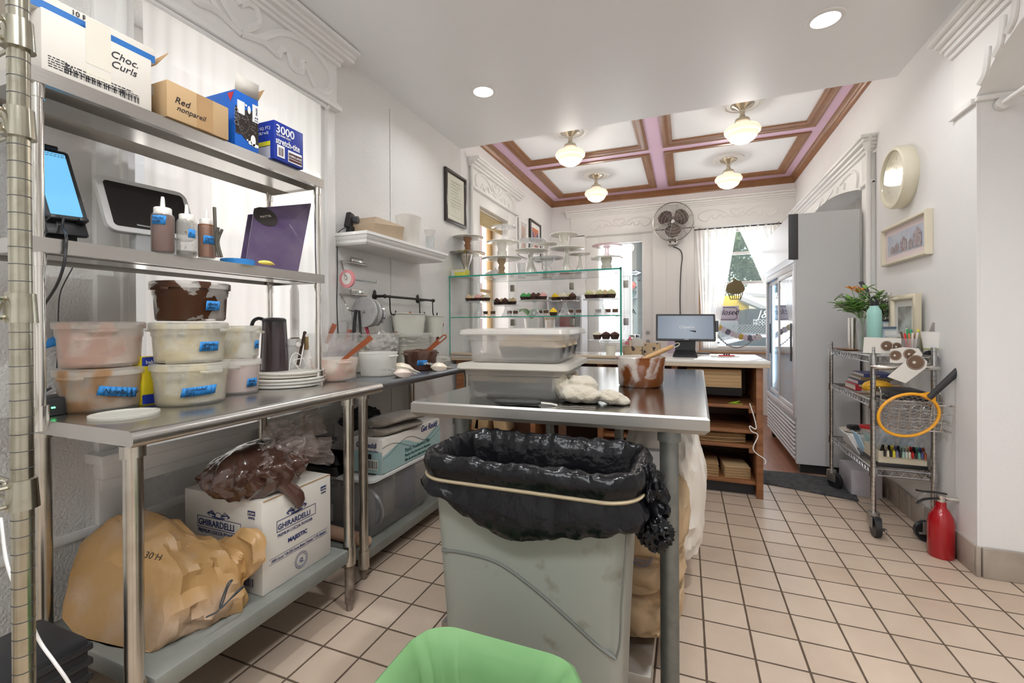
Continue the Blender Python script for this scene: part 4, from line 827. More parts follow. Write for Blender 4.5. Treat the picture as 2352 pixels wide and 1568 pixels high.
# bag of cocoa on the box
ztop = zu + hb; KN = at(600, 1037, x=-1.40)
t = thing('cocoa_bag', 'clear plastic bag of brown cocoa knotted and slumped on the white carton', 'bag', (-1.42, 1.22, ztop))
COC = mat('cocoa_in_plastic', (.085, .036, .026), .2, coat=1, vary=.7, vscale=6, c2=(.06, .028, .02), bump=.25, bscale=9, stretch=(1, 1, .35))
pc = at(590, 1090, x=-1.42)
g = MB(); blob(g, (-1.42, pc.y - .0, ztop + .072), (.13, .165, .088), .020, 1.5, 3, .3, ztop + .001, 1, 5, .55); g.build('bag_body', COC, t, ang=60)
g = MB(); tip = at(683, 1170, x=-1.285)
g.loft([[V(-1.37, tip.y - .10, ztop + .06) + V(.03 * math.cos(a), .06 * math.cos(a + 1), .03 * math.sin(a)) for a in [k * PI / 5 for k in range(10)]], [V(-1.30, tip.y - .03, ztop + .03) + V(.026 * math.cos(a), .055 * math.cos(a + 1), .03 * math.sin(a)) for a in [k * PI / 5 for k in range(10)]], [V(-1.268, tip.y - .005, ztop - .035) + V(.012 * math.cos(a), .03 * math.cos(a + 1), .012 * math.sin(a)) for a in [k * PI / 5 for k in range(10)]], [V(-1.282, tip.y, tip.z) + V(.002 * math.cos(a), .004 * math.sin(a), 0) for a in [k * PI / 5 for k in range(10)]]]); g.build('hanging_corner', COC, t, sub=1)
PL = sheet('crinkled_clear_plastic', (.80, .68, .63), .62, .12, 1.8, .6, (.66, .48, .40), 7, (.4, .7))
kc = at(600, 1040, x=-1.37); fan = MB()
for k, (u, v, x_) in enumerate(((640, 985, -1.39), (700, 975, -1.40), (722, 1040, -1.38), (668, 1050, -1.34), (650, 1010, -1.42), (615, 1075, -1.32), (690, 1010, -1.36))):
    c = at(u, v, x=x_); d = (c - kc); side = d.cross(V(1, .3 * (k % 3 - 1), .2)).normalized()
    plastic_sheet(fan, kc.lerp(c, .62), side, d, .15 - .012 * (k % 3), d.length * 1.4, .022, k * 3.7, 22, 20, shape=lambda a, b: .12 + .9 * b)
fan.build('loose_plastic', PL, t, ang=80)
g = MB(); blob(g, kc, (.02, .022, .02), .012, 3, 5, .6, sub=3); g.build('knot', COC, t)
# brown paper flour sack
PAP = mat('brown_sack_paper', (.42, .25, .10), .4, vary=.9, vscale=7, c2=(.46, .33, .23), thr=(.45, .7), bump=.2, bscale=30)
t = thing('flour_sack', 'crumpled open brown paper sack on the left of the undershelf', 'sack', (-1.54, .90, zu))
g = MB()
def ring_(c, ax, ay, n=40, e=.62, ph=0, seed=0, am=.012):
    out = []
    for k in range(n):
        a = 2 * PI * k / n + ph; ca, sa = math.cos(a), math.sin(a)
        p = Vector(c) + Vector(ax) * math.copysign(abs(ca) ** e, ca) + Vector(ay) * math.copysign(abs(sa) ** e, sa)
        q = (Vector(ax) * ca + Vector(ay) * sa).normalized(); p += q * am * (1.7 * (1 - 2.6 * abs(noise.noise(p * 7 + V(seed, 0, 0)))) + .9 * (1 - 2.6 * abs(noise.noise(V(p.x * 9, p.y * 22, p.z * 22) + V(0, seed, 3)))))
        if p.z < zu + .001: p.z = zu + .001
        out.append(p)
    return out
# base panel faces left-front; the sack leans back and its mouth folds over to the right
cs_ = [((-1.555, .775, .355), (.165, .02, -.0), (-.03, .02, .095), .010), ((-1.55, .785, .365), (.175, .02, 0), (-.035, .03, .105), .013), ((-1.545, .82, .385), (.18, .02, 0), (-.05, .03, .125), .016), ((-1.535, .87, .395), (.18, .02, -.01), (-.055, .01, .135), .014), ((-1.52, .92, .39), (.17, .02, -.02), (-.05, .0, .13), .016),
       ((-1.49, .965, .375), (.15, .02, -.02), (-.04, .0, .112), .018), ((-1.455, .995, .36), (.13, .02, -.01), (-.03, .0, .088), .016), ((-1.40, 1.005, .375), (.09, .01, .0), (-.01, .01, .068), .013), ((-1.36, 1.015, .40), (.07, .0, .01), (-.01, .005, .055), .012), ((-1.325, 1.025, .42), (.045, .02, .02), (-.02, .005, .055), .010), ((-1.31, 1.03, .43), (.035, .02, .02), (-.02, .005, .05), .008)]
RG = []
for i in range((len(cs_) - 1) * 4 + 1):
    k, f_ = divmod(i, 4); f_ /= 4; a = cs_[k]; b = cs_[min(k + 1, len(cs_) - 1)]
    RG.append(ring_(Vector(a[0]).lerp(Vector(b[0]), f_), Vector(a[1]).lerp(Vector(b[1]), f_), Vector(a[2]).lerp(Vector(b[2]), f_), 72, am=lerp(a[3], b[3], f_)))
g.loft(RG); g.build('paper_sack', PAP, t, ang=24)
g = MB(); k0 = at(505, 1398, x=-1.27); TW = mat('dark_twine', (.05, .06, .07), .5)
g.tube(spline([k0 + V(0, -.04, .0), k0, k0 + V(.005, .02, .05), k0 + V(.005, .035, .066), k0 + V(.004, .02, .06), k0, k0 + V(.01, .05, .03), k0 + V(.008, .07, .028), k0 + V(.003, .03, .012), k0], 6), .0022, 6); g.build('twine', TW, t)
text('130 H', .022, at(318, 1278, x=-1.33), V(.2, .8, -.55), V(0, .5, .8), INK, t, 'stamp')
cable('extension_cable', 'white cable trailing down past the wire rack to the floor', [at(2, 1190, x=-1.3), at(18, 1300, x=-1.2), at(60, 1400, x=-1.15), at(90, 1470, x=-1.15), at(125, 1520, x=-1.12), at(158, 1568, x=-1.1), at(175, 1610, x=-1.1)], .0028, WHITE)
# black ribbed crate behind the rack
t = thing('storage_crate', 'black ribbed plastic crate at the lower left corner behind the rack', 'crate', (-1.42, .47, .0)); g = MB(); g.box(-1.52, .44, .0, -1.315, .62, .42, .01)
for k in range(11): g.box(-1.525, .435, .04 + k * .035, -1.31, .625, .055 + k * .035, .003)
g.build('crate_body', BLACK, t)
# ================================================================ second table along the left wall
T2 = thing('steel_worktable', 'plain square edged steel worktable farther along the left wall, pushed against the first', 'table', (-1.58, 2.2, 0))
BLST = mat('blued_steel', (.46, .50, .56), .3, 1, vary=.4, vscale=6, c2=(.36, .38, .42))  # bluish reflection on the steel is put into its base colour
g = MB(); g.box(-1.842, 1.62, .848, -1.33, 2.76, .88, .002); g.build('tabletop', BLST, T2)
g = MB(); g.box(-1.835, 1.66, .068, -1.372, 2.72, .113, .004); g.build('undershelf', UND, T2)
table_legs(T2, [(-1.372, 1.650), (-1.372, 2.69), (-1.80, 1.70), (-1.80, 2.67)], .03, .848, foot=RUST, collar=.10)
z2 = .8805
GB2 = 'tubs on the far left worktable'
_, (x, y, r, D) = tub('frosting_tub', 'open tub of speckled pink frosting with a long spatula, before the shelf post', 712, 822, 878, zt, .10, mat('speckled_pink_frosting', (.82, .68, .58), .6, bump=.4, bscale=25, vary=.8, vscale=40, c2=(.3, .12, .1), thr=(.66, .7)), .5, False, GB2, TP, None, .4)
spatula('spatula', 'terracotta spatula leaning out of the speckled pink tub', at(806, 812, y=y), at(853, 774, y=y + .03), .024, None, False)
_, (x, y, r, D) = tub('frosting_tub', 'empty plain white tub between the pink and the chocolate tubs', 824, 912, 866, z2, .125, None, .5, False, GB2, sheet('milk_white_plastic', (.93, .92, .88), .12, .35, .5, .4), None, .9)
_, (x, y, r, D) = tub('frosting_tub', 'tub of chocolate frosting with blue tape and a slotted spatula', 926, 1004, 852, z2, .115, CHF, .95, False, GB2, sheet('brown_stained_plastic', (.40, .26, .20), .35, .3, .8, .4, (.14, .06, .04), 10, (.4, .6), .1), (.1, .42, .058, .03, ['Choc', '2/28'], .013, .02), -1.1)
spatula('spatula', 'slotted terracotta spatula standing in the chocolate tub', at(985, 803, y=y), at(1024, 770, y=y + .03), .03)
# square storage tubs at the back
def squaretub(name, label, x0, x1, y0, y1, z0, z1, m, fill=None, fm=None, fz=.5, rim=.012, group=None, lidm=None):
    t = thing(name, label, 'tub', ((x0 + x1) / 2, (y0 + y1) / 2, z0), 0, group); tp = .012
    def ring(i, z): return [(x0 + i, y0 + i, z), (x1 - i, y0 + i, z), (x1 - i, y1 - i, z), (x0 + i, y1 - i, z)]
    h = z1 - z0; g = MB(); g.loft([ring(tp, z0), ring(tp * .7, z0 + h * .6), ring(tp * .35, z0 + h * .62), ring(0, z1 - .012), ring(-rim, z1 - .012), ring(-rim, z1), ring(.003, z1), ring(tp * .35 + .003, z0 + h * .62), ring(tp + .003, z0 + .004)], cap1=True)
    bmesh.ops.bevel(g.bm, geom=[e for e in g.bm.edges if abs((e.verts[0].co - e.verts[1].co).normalized().z) > .6], offset=.018, segments=3, affect='EDGES'); g.build('container', m, t, ang=60)
    if fm:
        g = MB(); g.grid(lambda a, b: V(lerp(x0 + .02, x1 - .02, a), lerp(y0 + .02, y1 - .02, b), z0 + h * fz + .02 * noise.noise(V(a * 4, b * 4, x0 * 9))), 16, 16)
        g.box(x0 + .018, y0 + .018, z0 + .005, x1 - .018, y1 - .018, z0 + h * fz - .03); g.build('frosting', fm, t)
    return t
squaretub('storage_tub', 'square tub streaked with lilac at the back left of the far worktable', -1.835, -1.70, at(742, 765, x=-1.70).y, at(826, 765, x=-1.70).y, z2, at(780, 765, x=-1.70).z, TUBC, fm=None, group='square tubs at the back of the far worktable')
g = MB(); plastic_sheet(g, (-1.765, at(784, 765, x=-1.75).y, 1.0), UY, UZ, .18, .16, .02, 4); g.build('lilac_smear', sheet('lilac_smear', (.75, .62, .70), .5, .3, .5, .5), bpy.data.objects['storage_tub'])
squaretub('storage_tub', 'square tub half full of yellow cream in the middle of the back row', -1.835, -1.70, at(833, 765, x=-1.70).y, at(920, 765, x=-1.70).y, z2, at(880, 765, x=-1.70).z, TUBC, fm=CRM, fz=.72, group='square tubs at the back of the far worktable')
squaretub('storage_tub', 'wide square tub of pale cream at the right end of the back row', -1.835, -1.69, at(929, 765, x=-1.69).y, 2.755, z2, at(950, 765, x=-1.69).z, TUBC, fm=mat('pale_cream', (.86, .83, .70), .6, bump=.4, bscale=12), fz=.80, group='square tubs at the back of the far worktable')
spatula('spatula', 'brown spatula handle rising from the middle square tub', at(912, 762, x=-1.76), at(944, 718, x=-1.74), .024, None, False)
spatula('spatula', 'slotted spatula handle rising from the right square tub', at(1009, 764, x=-1.76), at(1016, 742, x=-1.75), .026)
spatula('spatula', 'blunt brown spatula handle in the lilac streaked tub, left one', at(760, 765, x=-1.78), at(769, 744, x=-1.77), .026, None, False)
spatula('spatula', 'short brown spatula tip in the lilac streaked tub, right one', at(800, 768, x=-1.78), at(804, 757, x=-1.78), .026, None, False)
g = MB(); g.lathe([(.001, 0), (.040, 0), (.048, .16), (.052, .16), (.052, .19), (.045, .19), (.038, .01), (.001, .01)], (-1.70, 1.545, zt), 32); o = g.build('white_bucket', WHITE); tag(o, 'white plastic bucket behind the right overshelf post', 'bucket')
PLC = sheet('cling_plastic', (.92, .91, .86), .6, .12, 1.6, .5)
t = thing('plastic_bag', 'clear crumpled plastic bag standing before the yellow cream tub', 'bag', (-1.67, 2.2, 1.0)); g = MB(); blob(g, at(880, 792, x=-1.67), (.022, .11, .06), .03, 2.5, 9, .7, z2 + .002, 1, 4); g.build('bag_film', PLC, t, ang=80)
PB = mat('piping_bag_cream', (.84, .76, .58), .35, coat=.5, vary=.5, vscale=10, c2=(.85, .72, .66))
def piping_bag(label, c, d, L_, r, m):
    d = Vector(d).normalized(); t = thing('piping_bag', label, 'piping bag', tuple(c), 0, 'piping bags'); c = Vector(c)
    g = MB(); n_ = 20; s = d.cross(UZ).normalized(); u = s.cross(d)
    g.loft([[c + d * a * L_ + s * r * k * (1 + .12 * math.sin(5 * an)) * math.cos(an) + u * (r * k * .85 * math.sin(an)) for an in [2 * PI * i / n_ for i in range(n_)]] for a, k in ((0, .1), (.05, .35), (.14, .55), (.3, .9), (.6, 1), (.8, .75), (.9, .4), (1, .1))]); g.build('filled_bag', m, t)
    g = MB(); g.cyl(c - d * .035, c + d * .01, .004, .012, 16); g.build('metal_tip', CHROME, t); 
    g = MB(); plastic_sheet(g, c + d * (L_ * 1.15) + u * .01, s, d, r * 2.6, L_ * .55, .012, c.x * 9, 12, 10, lambda a, b: .2 + b); g.build('bag_tail', PLC, t, ang=80); return t
piping_bag('filled yellow cream piping bag lying with its metal tip towards the chocolate tub', at(952, 852, z=z2 + .012), V(-.6, -.75, .28), .13, .036, PB); piping_bag('pale pink piping bag lying under the yellow one beside the white tub', at(945, 858, z=z2 + .012), V(-.25, -1, .10), .12, .032, mat('piping_bag_pink', (.84, .70, .62), .35, coat=.5))
piping_bag('piping bag with large metal tip right of the chocolate tub', at(1028, 844, z=z2 + .018), V(-.7, -.45, .05), .10, .035, PB)
t = thing('plastic_bag', 'crumpled cream smeared plastic film at the far right end of the worktable', 'bag', (-1.5, 2.68, z2)); g = MB(); blob(g, (-1.56, 2.62, z2 + .03), (.06, .11, .035), .03, 2.0, 12, .5, z2 + .002, 1, 4); g.build('bag_film', sheet('creamy_film', (.86, .84, .76), .4, .15, 1.5, .6), t, ang=80)
# ---- below the second table
zb = .1145
BINP = sheet('clear_storage_plastic', (.62, .63, .63), .78, .12, 1.2, .4)
xb0, xb1, yb0, yb1, zl = -1.78, -1.395, 1.735, 2.30, .41
t = thing('storage_bin', 'clear storage bin of utensils with grey white lid under the far worktable', 'storage bin', (-1.59, 2.0, zb))
def rr4(x0, x1, y0, y1, r, z, n=5):
    o = []
    for cx, cy, a0 in ((x1 - r, y1 - r, 0), (x0 + r, y1 - r, PI / 2), (x0 + r, y0 + r, PI), (x1 - r, y0 + r, 3 * PI / 2)):
        for k in range(n + 1): a = a0 + PI / 2 * k / n; o.append((cx + r * math.cos(a), cy + r * math.sin(a), z))
    return o
def ri(i, z, r=.04): return rr4(xb0 + i, xb1 - i, yb0 + i, yb1 - i, r, z)
g = MB(); g.loft([ri(.04, zb), ri(.03, zb + .01), ri(.015, zl - .03), ri(.005, zl - .03), ri(.005, zl - .006), ri(.018, zl - .006), ri(.034, zb + .012)]); 
g.build('bin_body', BINP, t, ang=50)
g = MB(); g.loft([ri(-.006, zl - .012), ri(-.006, zl), ri(.004, zl + .006), ri(.03, zl + .006), ri(.035, zl - .0), ri(.035, zl - .004), ri(.0, zl - .005)]); g.build('bin_lid', mat('greyish_lid', (.62, .62, .60), .35), t)
def inside(name, label, cat, mb, m): o = mb.build(name, m); tag(o, label, cat, 'utensils inside the clear bin'); return o
g = MB().cyl((-1.50, 1.80, .245), (-1.50, 1.815, .248), .115, n=40); g.cyl((-1.50, 1.799, .245), (-1.50, 1.801, .245), .098, n=40); inside('cake_tin', 'round pale metal tin lid standing on edge inside the clear bin', 'tin', g, mat('pale_tin', (.40, .42, .44), .4, .6))
g = MB().cyl((-1.70, 1.85, .14), (-1.70, 1.85, .32), .035).cyl((-1.70, 1.85, .32), (-1.70, 1.85, .38), .016); inside('dark_bottle', 'dark bottle inside the left end of the clear bin', 'bottle', g, mat('dark_bottle_glass', (.03, .05, .05), .2))
g = MB().box(-1.72, 1.78, .16, -1.68, 1.79, .24); g.build('paper_label', CARDW, bpy.data.objects['dark_bottle'])
g = MB().box(-1.50, 2.06, .14, -1.43, 2.16, .37, .01); inside('blue_package', 'dark blue package standing inside the right half of the clear bin', 'package', g, mat('navy_package', (.05, .07, .16), .5))
g = MB().box(-1.62, 1.92, .14, -1.47, 2.02, .34, .02); inside('grey_package', 'grey brown package in the middle of the clear bin', 'package', g, mat('taupe_package', (.22, .19, .17), .6))
# film carton
xg = -1.392; yg0, yg1 = 1.813, 2.36; zg = zl + .007; hg = at(1022, 965, x=xg).z; hg = .172
t = carton('film_carton', 'pale green and white foodservice film box on top of the clear bin', xg, yg0, yg1, zg, hg, .18, CARDW)
SAGE = mat('sage_print', (.33, .46, .45), .5)
def Q(a, b, off=.001): return V(xg + off, lerp(yg0, yg1, a), zg + b * hg)
g = MB(); pts = [Q(0, 0), Q(1, 0)] + [Q(1 - k / 30, .62 + .16 * math.sin(9.5 * (1 - k / 30) - 1.2) * (1 - .3 * k / 30)) for k in range(31)]; pts = [Q(0, .01), Q(1, .01)] + pts[2:]
g.bm.faces.new([g.bm.verts.new(p) for p in pts]); g.build('green_print', SAGE, t)
g = MB(); g.tube([Q(k / 30, .62 + .18 * math.sin(8 * k / 30 - 1.5), .0015) for k in range(31)], .0011, 4); g.tube([Q(k / 30, .60 + .20 * math.sin(6.5 * k / 30 + .9), .0015) for k in range(31)], .0011, 4); g.build('wave_lines', mat('dark_green_print', (.03, .10, .09), .5), t)
text('Get Reddi', .046, Q(.62, .78, .002), UY, UZ, NAVY, t, shear=.25, bold=.0008, sx=.9)
for i, s_ in enumerate(('Plastic Foodservice Film', 'Plastica Para Servicio de Alimentos', 'Film de services alimentaires')): text(s_, (.030, .021, .021)[i], Q(.34, .36 - .14 * i, .002), UY, UZ, mat('dark_green_print', (.03, .10, .09), .5), t, bold=.0003, sx=.85)
ys_ = yg0 - .001
g = MB(); rect(g, (xg - .18, ys_ + .001, zg + .002), UX, UZ, .178, hg * .62, .001); g.build('green_end_print', SAGE, t)
text('GetReddi', .036, (xg - .16, ys_ - .001, zg + hg * .74), UX, UZ, NAVY, t, shear=.25, sx=.9, bold=.0006); text('Service Film', .016, (xg - .10, ys_ - .001, zg + hg * .62), UX, UZ, NAVY, t)
g = MB(); rect(g, (xg - .09, ys_ + .0, zg + .02), UX, UZ, .065, .05, .002); g.build('barcode_patch', CARDW, t); g = MB(); barcode(g, (xg - .083, ys_ - .002, zg + .026), UX, UZ, .05, .038, 14); g.build('barcode', INK, t)
g = MB(); g.box(xg - .11, ys_ - .001, zg + hg * .38, xg - .065, ys_ + .001, zg + hg * .56, .004); g.build('handle_slot', BLACK, t)
# oven mitts
MIT = mat('quilted_mitt', (.20, .165, .13), .9, vary=.6, vscale=12, c2=(.30, .26, .21), bump=.8, bscale=70, sheen=.3)
zq = zg + hg
for i, (dz, da, lab_) in enumerate(((.022, 0, 'quilted brown oven mitt lying at the bottom on the film box'), (.066, .12, 'quilted brown oven mitt folded on top of the other mitt'))):
    g = MB(); L_ = .27; c0 = V(-1.48, 1.86, zq + dz); R_m = Matrix.Translation(c0) @ Matrix.Rotation(PI / 2 - .15 - da, 4, 'Z')
    prof = [(-.02, .30), (.0, .75), (.02, .95), (.08, 1.0), (.16, .92), (.22, .96), (.27, 1.0), (.285, .9)]
    g.loft([[R_m @ V(a, .085 * k * math.cos(t_) , .021 * math.sin(t_) * (1 + .1 * math.sin(a * 90)) + (.03 * i if 0 else 0) + .01 * i * math.sin(a * 9)) for t_ in [2 * PI * j / 24 for j in range(24)]] for a, k in prof]); t_o = thing('oven_mitt', lab_, 'oven mitt', tuple(c0), 0, 'oven mitts'); g.build('palm', MIT, t_o)
    g = MB(); g.tube([R_m @ V(.11, .04, .0), R_m @ V(.07, .10, .002), R_m @ V(.03, .115, .004)], [.018, .021, .014], 12, flat=.8); g.build('thumb', MIT, t_o)
g = MB(); blob(g, (-1.62, 1.93, zq + .07), (.06, .12, .045), .03, 3, 22, .5, zq + .001, 1, 4); o = g.build('black_cloth', mat('black_cloth', (.02, .02, .022), .9)); tag(o, 'black folded cloth behind the oven mitts', 'cloth')
# dark trays and clear tub at the left end of the bin
zs_ = zl + .0075
for i, (zz, lab_) in enumerate(((0, 'dark baking pan at the bottom of the stack on the clear bin'), (.052, 'black tray on top of the dark baking pan'))):
    t = thing('baking_pan', lab_, 'pan', (-1.68, 1.75, zs_ + zz), 0, 'dark pans'); g = MB()
    def rp(k, z): return rr4(-1.775 - .0, -1.585 - .0, 1.745 - k, 1.80 + k, .02, z)
    rp = lambda k, z: rr4(-1.775, -1.585, 1.69 - k, 1.803, .02, z)
    g.loft([rp(-.02, zs_ + zz), rp(0, zs_ + zz + .045), rp(.008, zs_ + zz + .045), rp(.008, zs_ + zz + .049), rp(-.004, zs_ + zz + .049), rp(-.024, zs_ + zz + .004)]); g.build('pan_body', mat('dark_pan', (.03, .03, .032), .35, .5), t)
squaretub('clear_container', 'clear plastic container tilted on the black tray', -1.76, -1.66, 1.70, 1.79, zs_ + .103, zs_ + .165, GLASSC)
# rolling pin
RP = mat('pinkish_rolling_pin_wood', (.52, .33, .24), .5, vary=.4, vscale=5, c2=(.42, .25, .17))
t = thing('rolling_pin', 'thick wooden rolling pin lying at the front of the far undershelf', 'rolling pin', (-1.55, 1.705, zb)); g = MB(); g.cyl((-1.70, 1.718, zb + .031), (-1.43, 1.700, zb + .031), .030, n=28); g.build('roller', RP, t); g = MB(); g.cyl((-1.43, 1.700, zb + .031), (-1.385, 1.697, zb + .031), .024, .022, n=24); g.build('handle', mat('light_wood_end', (.66, .45, .31), .45), t)
# ================================================================ things on the left wall
WS = thing('wall_shelf', 'white floating shelf with moulded edge on the left wall', 'shelf', (-1.72, 2.4, 1.60))
xs1, ya, yb_ = -1.60, 1.965, 2.84
g = MB(); z0 = 1.61
def rs(k, z): return [(-1.844, ya - k + .02, z), (xs1 + k - .02, ya - k + .02, z), (xs1 + k - .02, yb_ + k - .02, z), (-1.844, yb_ + k - .02, z)]
g.loft([rs(-.03, z0 - .012), rs(-.01, z0 - .012), rs(.0, z0 - .002), rs(.002, z0 + .012), rs(.012, z0 + .022), rs(.016, z0 + .034), rs(.022, z0 + .038), rs(.022, z0 + .054)]); g.build('board', WHITE, WS)
zw = z0 + .0545
t = thing('web_camera', 'small black camera with round lens on the left end of the wall shelf', 'camera', (-1.80, 2.02, zw)); c = at(806, 508, x=-1.79)
g = MB(); g.box(c.x - .02, c.y - .03, c.z - .045, c.x + .012, c.y + .012, c.z + .045, .006, M=rot('X', -.25, c)); g.build('housing', BLACK, t); g = MB(); g.cyl((c.x + .01, c.y + .012, c.z + .01), (c.x + .035, c.y + .02, c.z + .01), .02); g.build('lens', DGREY, t); g = MB().box(-1.81, c.y - .02, zw, -1.775, c.y + .02, c.z - .03, .004); g.build('foot', BLACK, t)
KR = mat('kraft_paper', (.47, .36, .25), .75, vary=.3, vscale=6, c2=(.40, .30, .2))
t = thing('kraft_box', 'folded kraft takeout box with slanted lid on the wall shelf', 'box', (-1.72, 2.2, zw)); y0, y1 = 2.07, 2.36
g = MB(); zh = at(905, 500, x=-1.65).z - zw; zh = .115
g.loft([[(-1.80, y0 + .01, zw), (-1.645, y0 + .01, zw), (-1.645, y1 - .01, zw), (-1.80, y1 - .01, zw)], [(-1.81, y0 - .0, zw + zh * .55), (-1.635, y0 - .0, zw + zh * .55), (-1.635, y1, zw + zh * .85), (-1.81, y1, zw + zh * .85)], [(-1.79, y0 + .06, zw + zh), (-1.70, y0 + .10, zw + zh * 1.1), (-1.70, y1 - .05, zw + zh * 1.1), (-1.79, y1 - .04, zw + zh)]]); g.build('box_body', KR, t)
g = MB(); c = at(943, 545, x=-1.70); rb = .078; yb2 = 2.50
g.lathe([(.001, 0), (rb * .84, 0), (rb * 1.04, .19), (rb * 1.1, .19), (rb * 1.1, .2), (rb * 1.0, .2), (rb * .8, .004), (.001, .004)], (-1.70, yb2, zw), 40); t = thing('plastic_bucket', 'translucent white bucket with a scoop inside on the wall shelf', 'bucket', (-1.70, yb2, zw)); g.build('pail', sheet('thin_white_plastic', (.93, .91, .87), .3, .4, .6, .5), t)
t = thing('measuring_scoop', 'grey measuring scoop seen inside the translucent bucket', 'scoop', (-1.70, yb2, zw + .01)); g = MB(); g.tube([at(945, 545, x=-1.67), at(965, 503, x=-1.67)], .006, 8); g.tube([at(941, 498, x=-1.67), at(946, 492, x=-1.67), at(948, 512, x=-1.67), at(947, 538, x=-1.67), at(942, 512, x=-1.67)], .003, 6, closed=True); g.build('handle', DGREY, t)
t = thing('parfait_glass', 'small clear glass holding a cone of paper at the right end of the wall shelf', 'glass', (-1.66, 2.70, zw)); g = MB(); g.lathe([(.001, 0), (.03, 0), (.032, .10), (.03, .10), (.028, .004), (.001, .004)], (-1.66, 2.70, zw), 24); g.build('tumbler', GLASSC, t); g = MB(); g.lathe([(.002, .03), (.040, .145), (.038, .145), (.002, .034)], (-1.66, 2.70, zw), 24); g.build('paper_cone', KR if 0 else mat('paper_white', (.84, .82, .79), .8), t)
cable('camera_cord', 'thin black cord hanging down the left wall from the camera', [at(797, 520, x=-1.80), at(780, 531, x=-1.825), at(775, 545, x=-1.838), at(775, 620, x=-1.838), at(774, 700, x=-1.838), at(777, 770, x=-1.838)], .0025, BLACK)
# ribbon holders
def holder(name, label, v0, arm, xa=-1.755):
    t = thing(name, label, 'ribbon holder', tuple(at(820, v0, x=-1.84))); g = MB(); b = at(820, v0, x=-1.838)
    g.box(b.x - .002, b.y - .05, b.z - .0, b.x + .004, b.y + .055, b.z + .03, .004); g.cyl((b.x + .012, b.y - .06, b.z - .005), (b.x + .012, b.y + .07, b.z - .005), .009); g.build('bracket', CHROME, t)
    g = MB(); q = at(784, v0 + 4, x=-1.82); g.tube(spline([V(b.x + .012, b.y + .06, b.z - .005), V(b.x + .012, q.y + .02, b.z - .006), V(b.x + .02, q.y, b.z - .02)] + [at(u, v, x=xa) for u, v in arm], 5), .0045, 8); g.build('wire_arm', CHROME, t)
holder('ribbon_holder', 'upper chrome wire ribbon holder under the wall shelf', 604, ((794, 636), (802, 641), (835, 645), (864, 649), (866, 641)))
c = at(798, 640, x=-1.755)
def spool(name, label, c, r, w, m, ri_=.4, core=None, g_=None):
    g = MB(); M = Matrix.Translation(c) @ Matrix.Rotation(-PI / 2, 4, 'X'); g.lathe([(r * ri_, -w / 2), (r, -w / 2), (r, w / 2), (r * ri_, w / 2), (r * ri_, -w / 2)], (0, 0, 0), 40, M=M); t = thing(name, label, 'spool', tuple(c), 0, g_); g.build('ribbon_disc', m, t)
    g = MB(); g.lathe([(.006, -w / 2 - .001), (r * ri_, -w / 2 - .001), (r * ri_, w / 2 + .001), (.006, w / 2 + .001), (.006, -w / 2 - .001)], (0, 0, 0), 30, M=M); g.build('core', core or CARDL, t); return t
spool('ribbon_spool', 'pink ribbon spool hanging on the upper wire holder', c, .050, .014, mat('pink_ribbon', (.72, .28, .30), .35), .66, mat('pale_core', (.72, .68, .64), .6), 'ribbon spools')
holder('ribbon_holder', 'lower chrome wire holder loaded with ribbon spools', 675, ((798, 706), (806, 713), (835, 716), (872, 720), (876, 712))); c = at(822, 715, x=-1.755)
RG_ = mat('grey_spool_card', (.44, .44, .43), .35, vary=.5, vscale=25, c2=(.3, .3, .3), thr=(.55, .62))
spool('ribbon_spool', 'large grey patterned ribbon spool on the lower holder, nearest', at(837, 716, x=-1.755), .088, .012, RG_, .16, CHROME, 'ribbon spools'); spool('ribbon_spool', 'grey ribbon spool behind the nearest one on the lower holder', at(849, 718, x=-1.76), .085, .02, RG_, .16, CHROME, 'ribbon spools'); spool('ribbon_spool', 'silver ribbon spool farthest along the lower holder', at(862, 722, x=-1.765), .07, .02, mat('silver_ribbon', (.62, .63, .66), .15, .8), .5, CARDW, 'ribbon spools')
def ribbon(label, pts, w, m): 
    g = MB(); P_ = spline(pts, 6); [g.quad(P_[i] + V(0, -w / 2, 0), P_[i] + V(0, w / 2, 0), P_[i + 1] + V(0, w / 2, 0), P_[i + 1] + V(0, -w / 2, 0)) for i in range(len(P_) - 1)]; bmesh.ops.remove_doubles(g.bm, verts=g.bm.verts, dist=1e-5); o = g.build('hanging_ribbon', m, solid=.0006); tag(o, label, 'ribbon', 'hanging ribbon ends')
ribbon('black ribbon end hanging from the lower wire holder', [c + V(.012, -.03, .008), c + V(.014, -.045, -.06), c + V(.012, -.05, -.17)], .03, BLACK); ribbon('second black ribbon end beside the first', [c + V(.012, -.005, .006), c + V(.014, -.0, -.07), c + V(.016, .005, -.15)], .022, BLACK)
ribbon('deep red ribbon end hanging below the grey spools', [c + V(-.0, .07, -.09), c + V(.01, .075, -.13), c + V(.01, .08, -.19)], .03, mat('crimson_ribbon', (.35, .01, .05), .35))
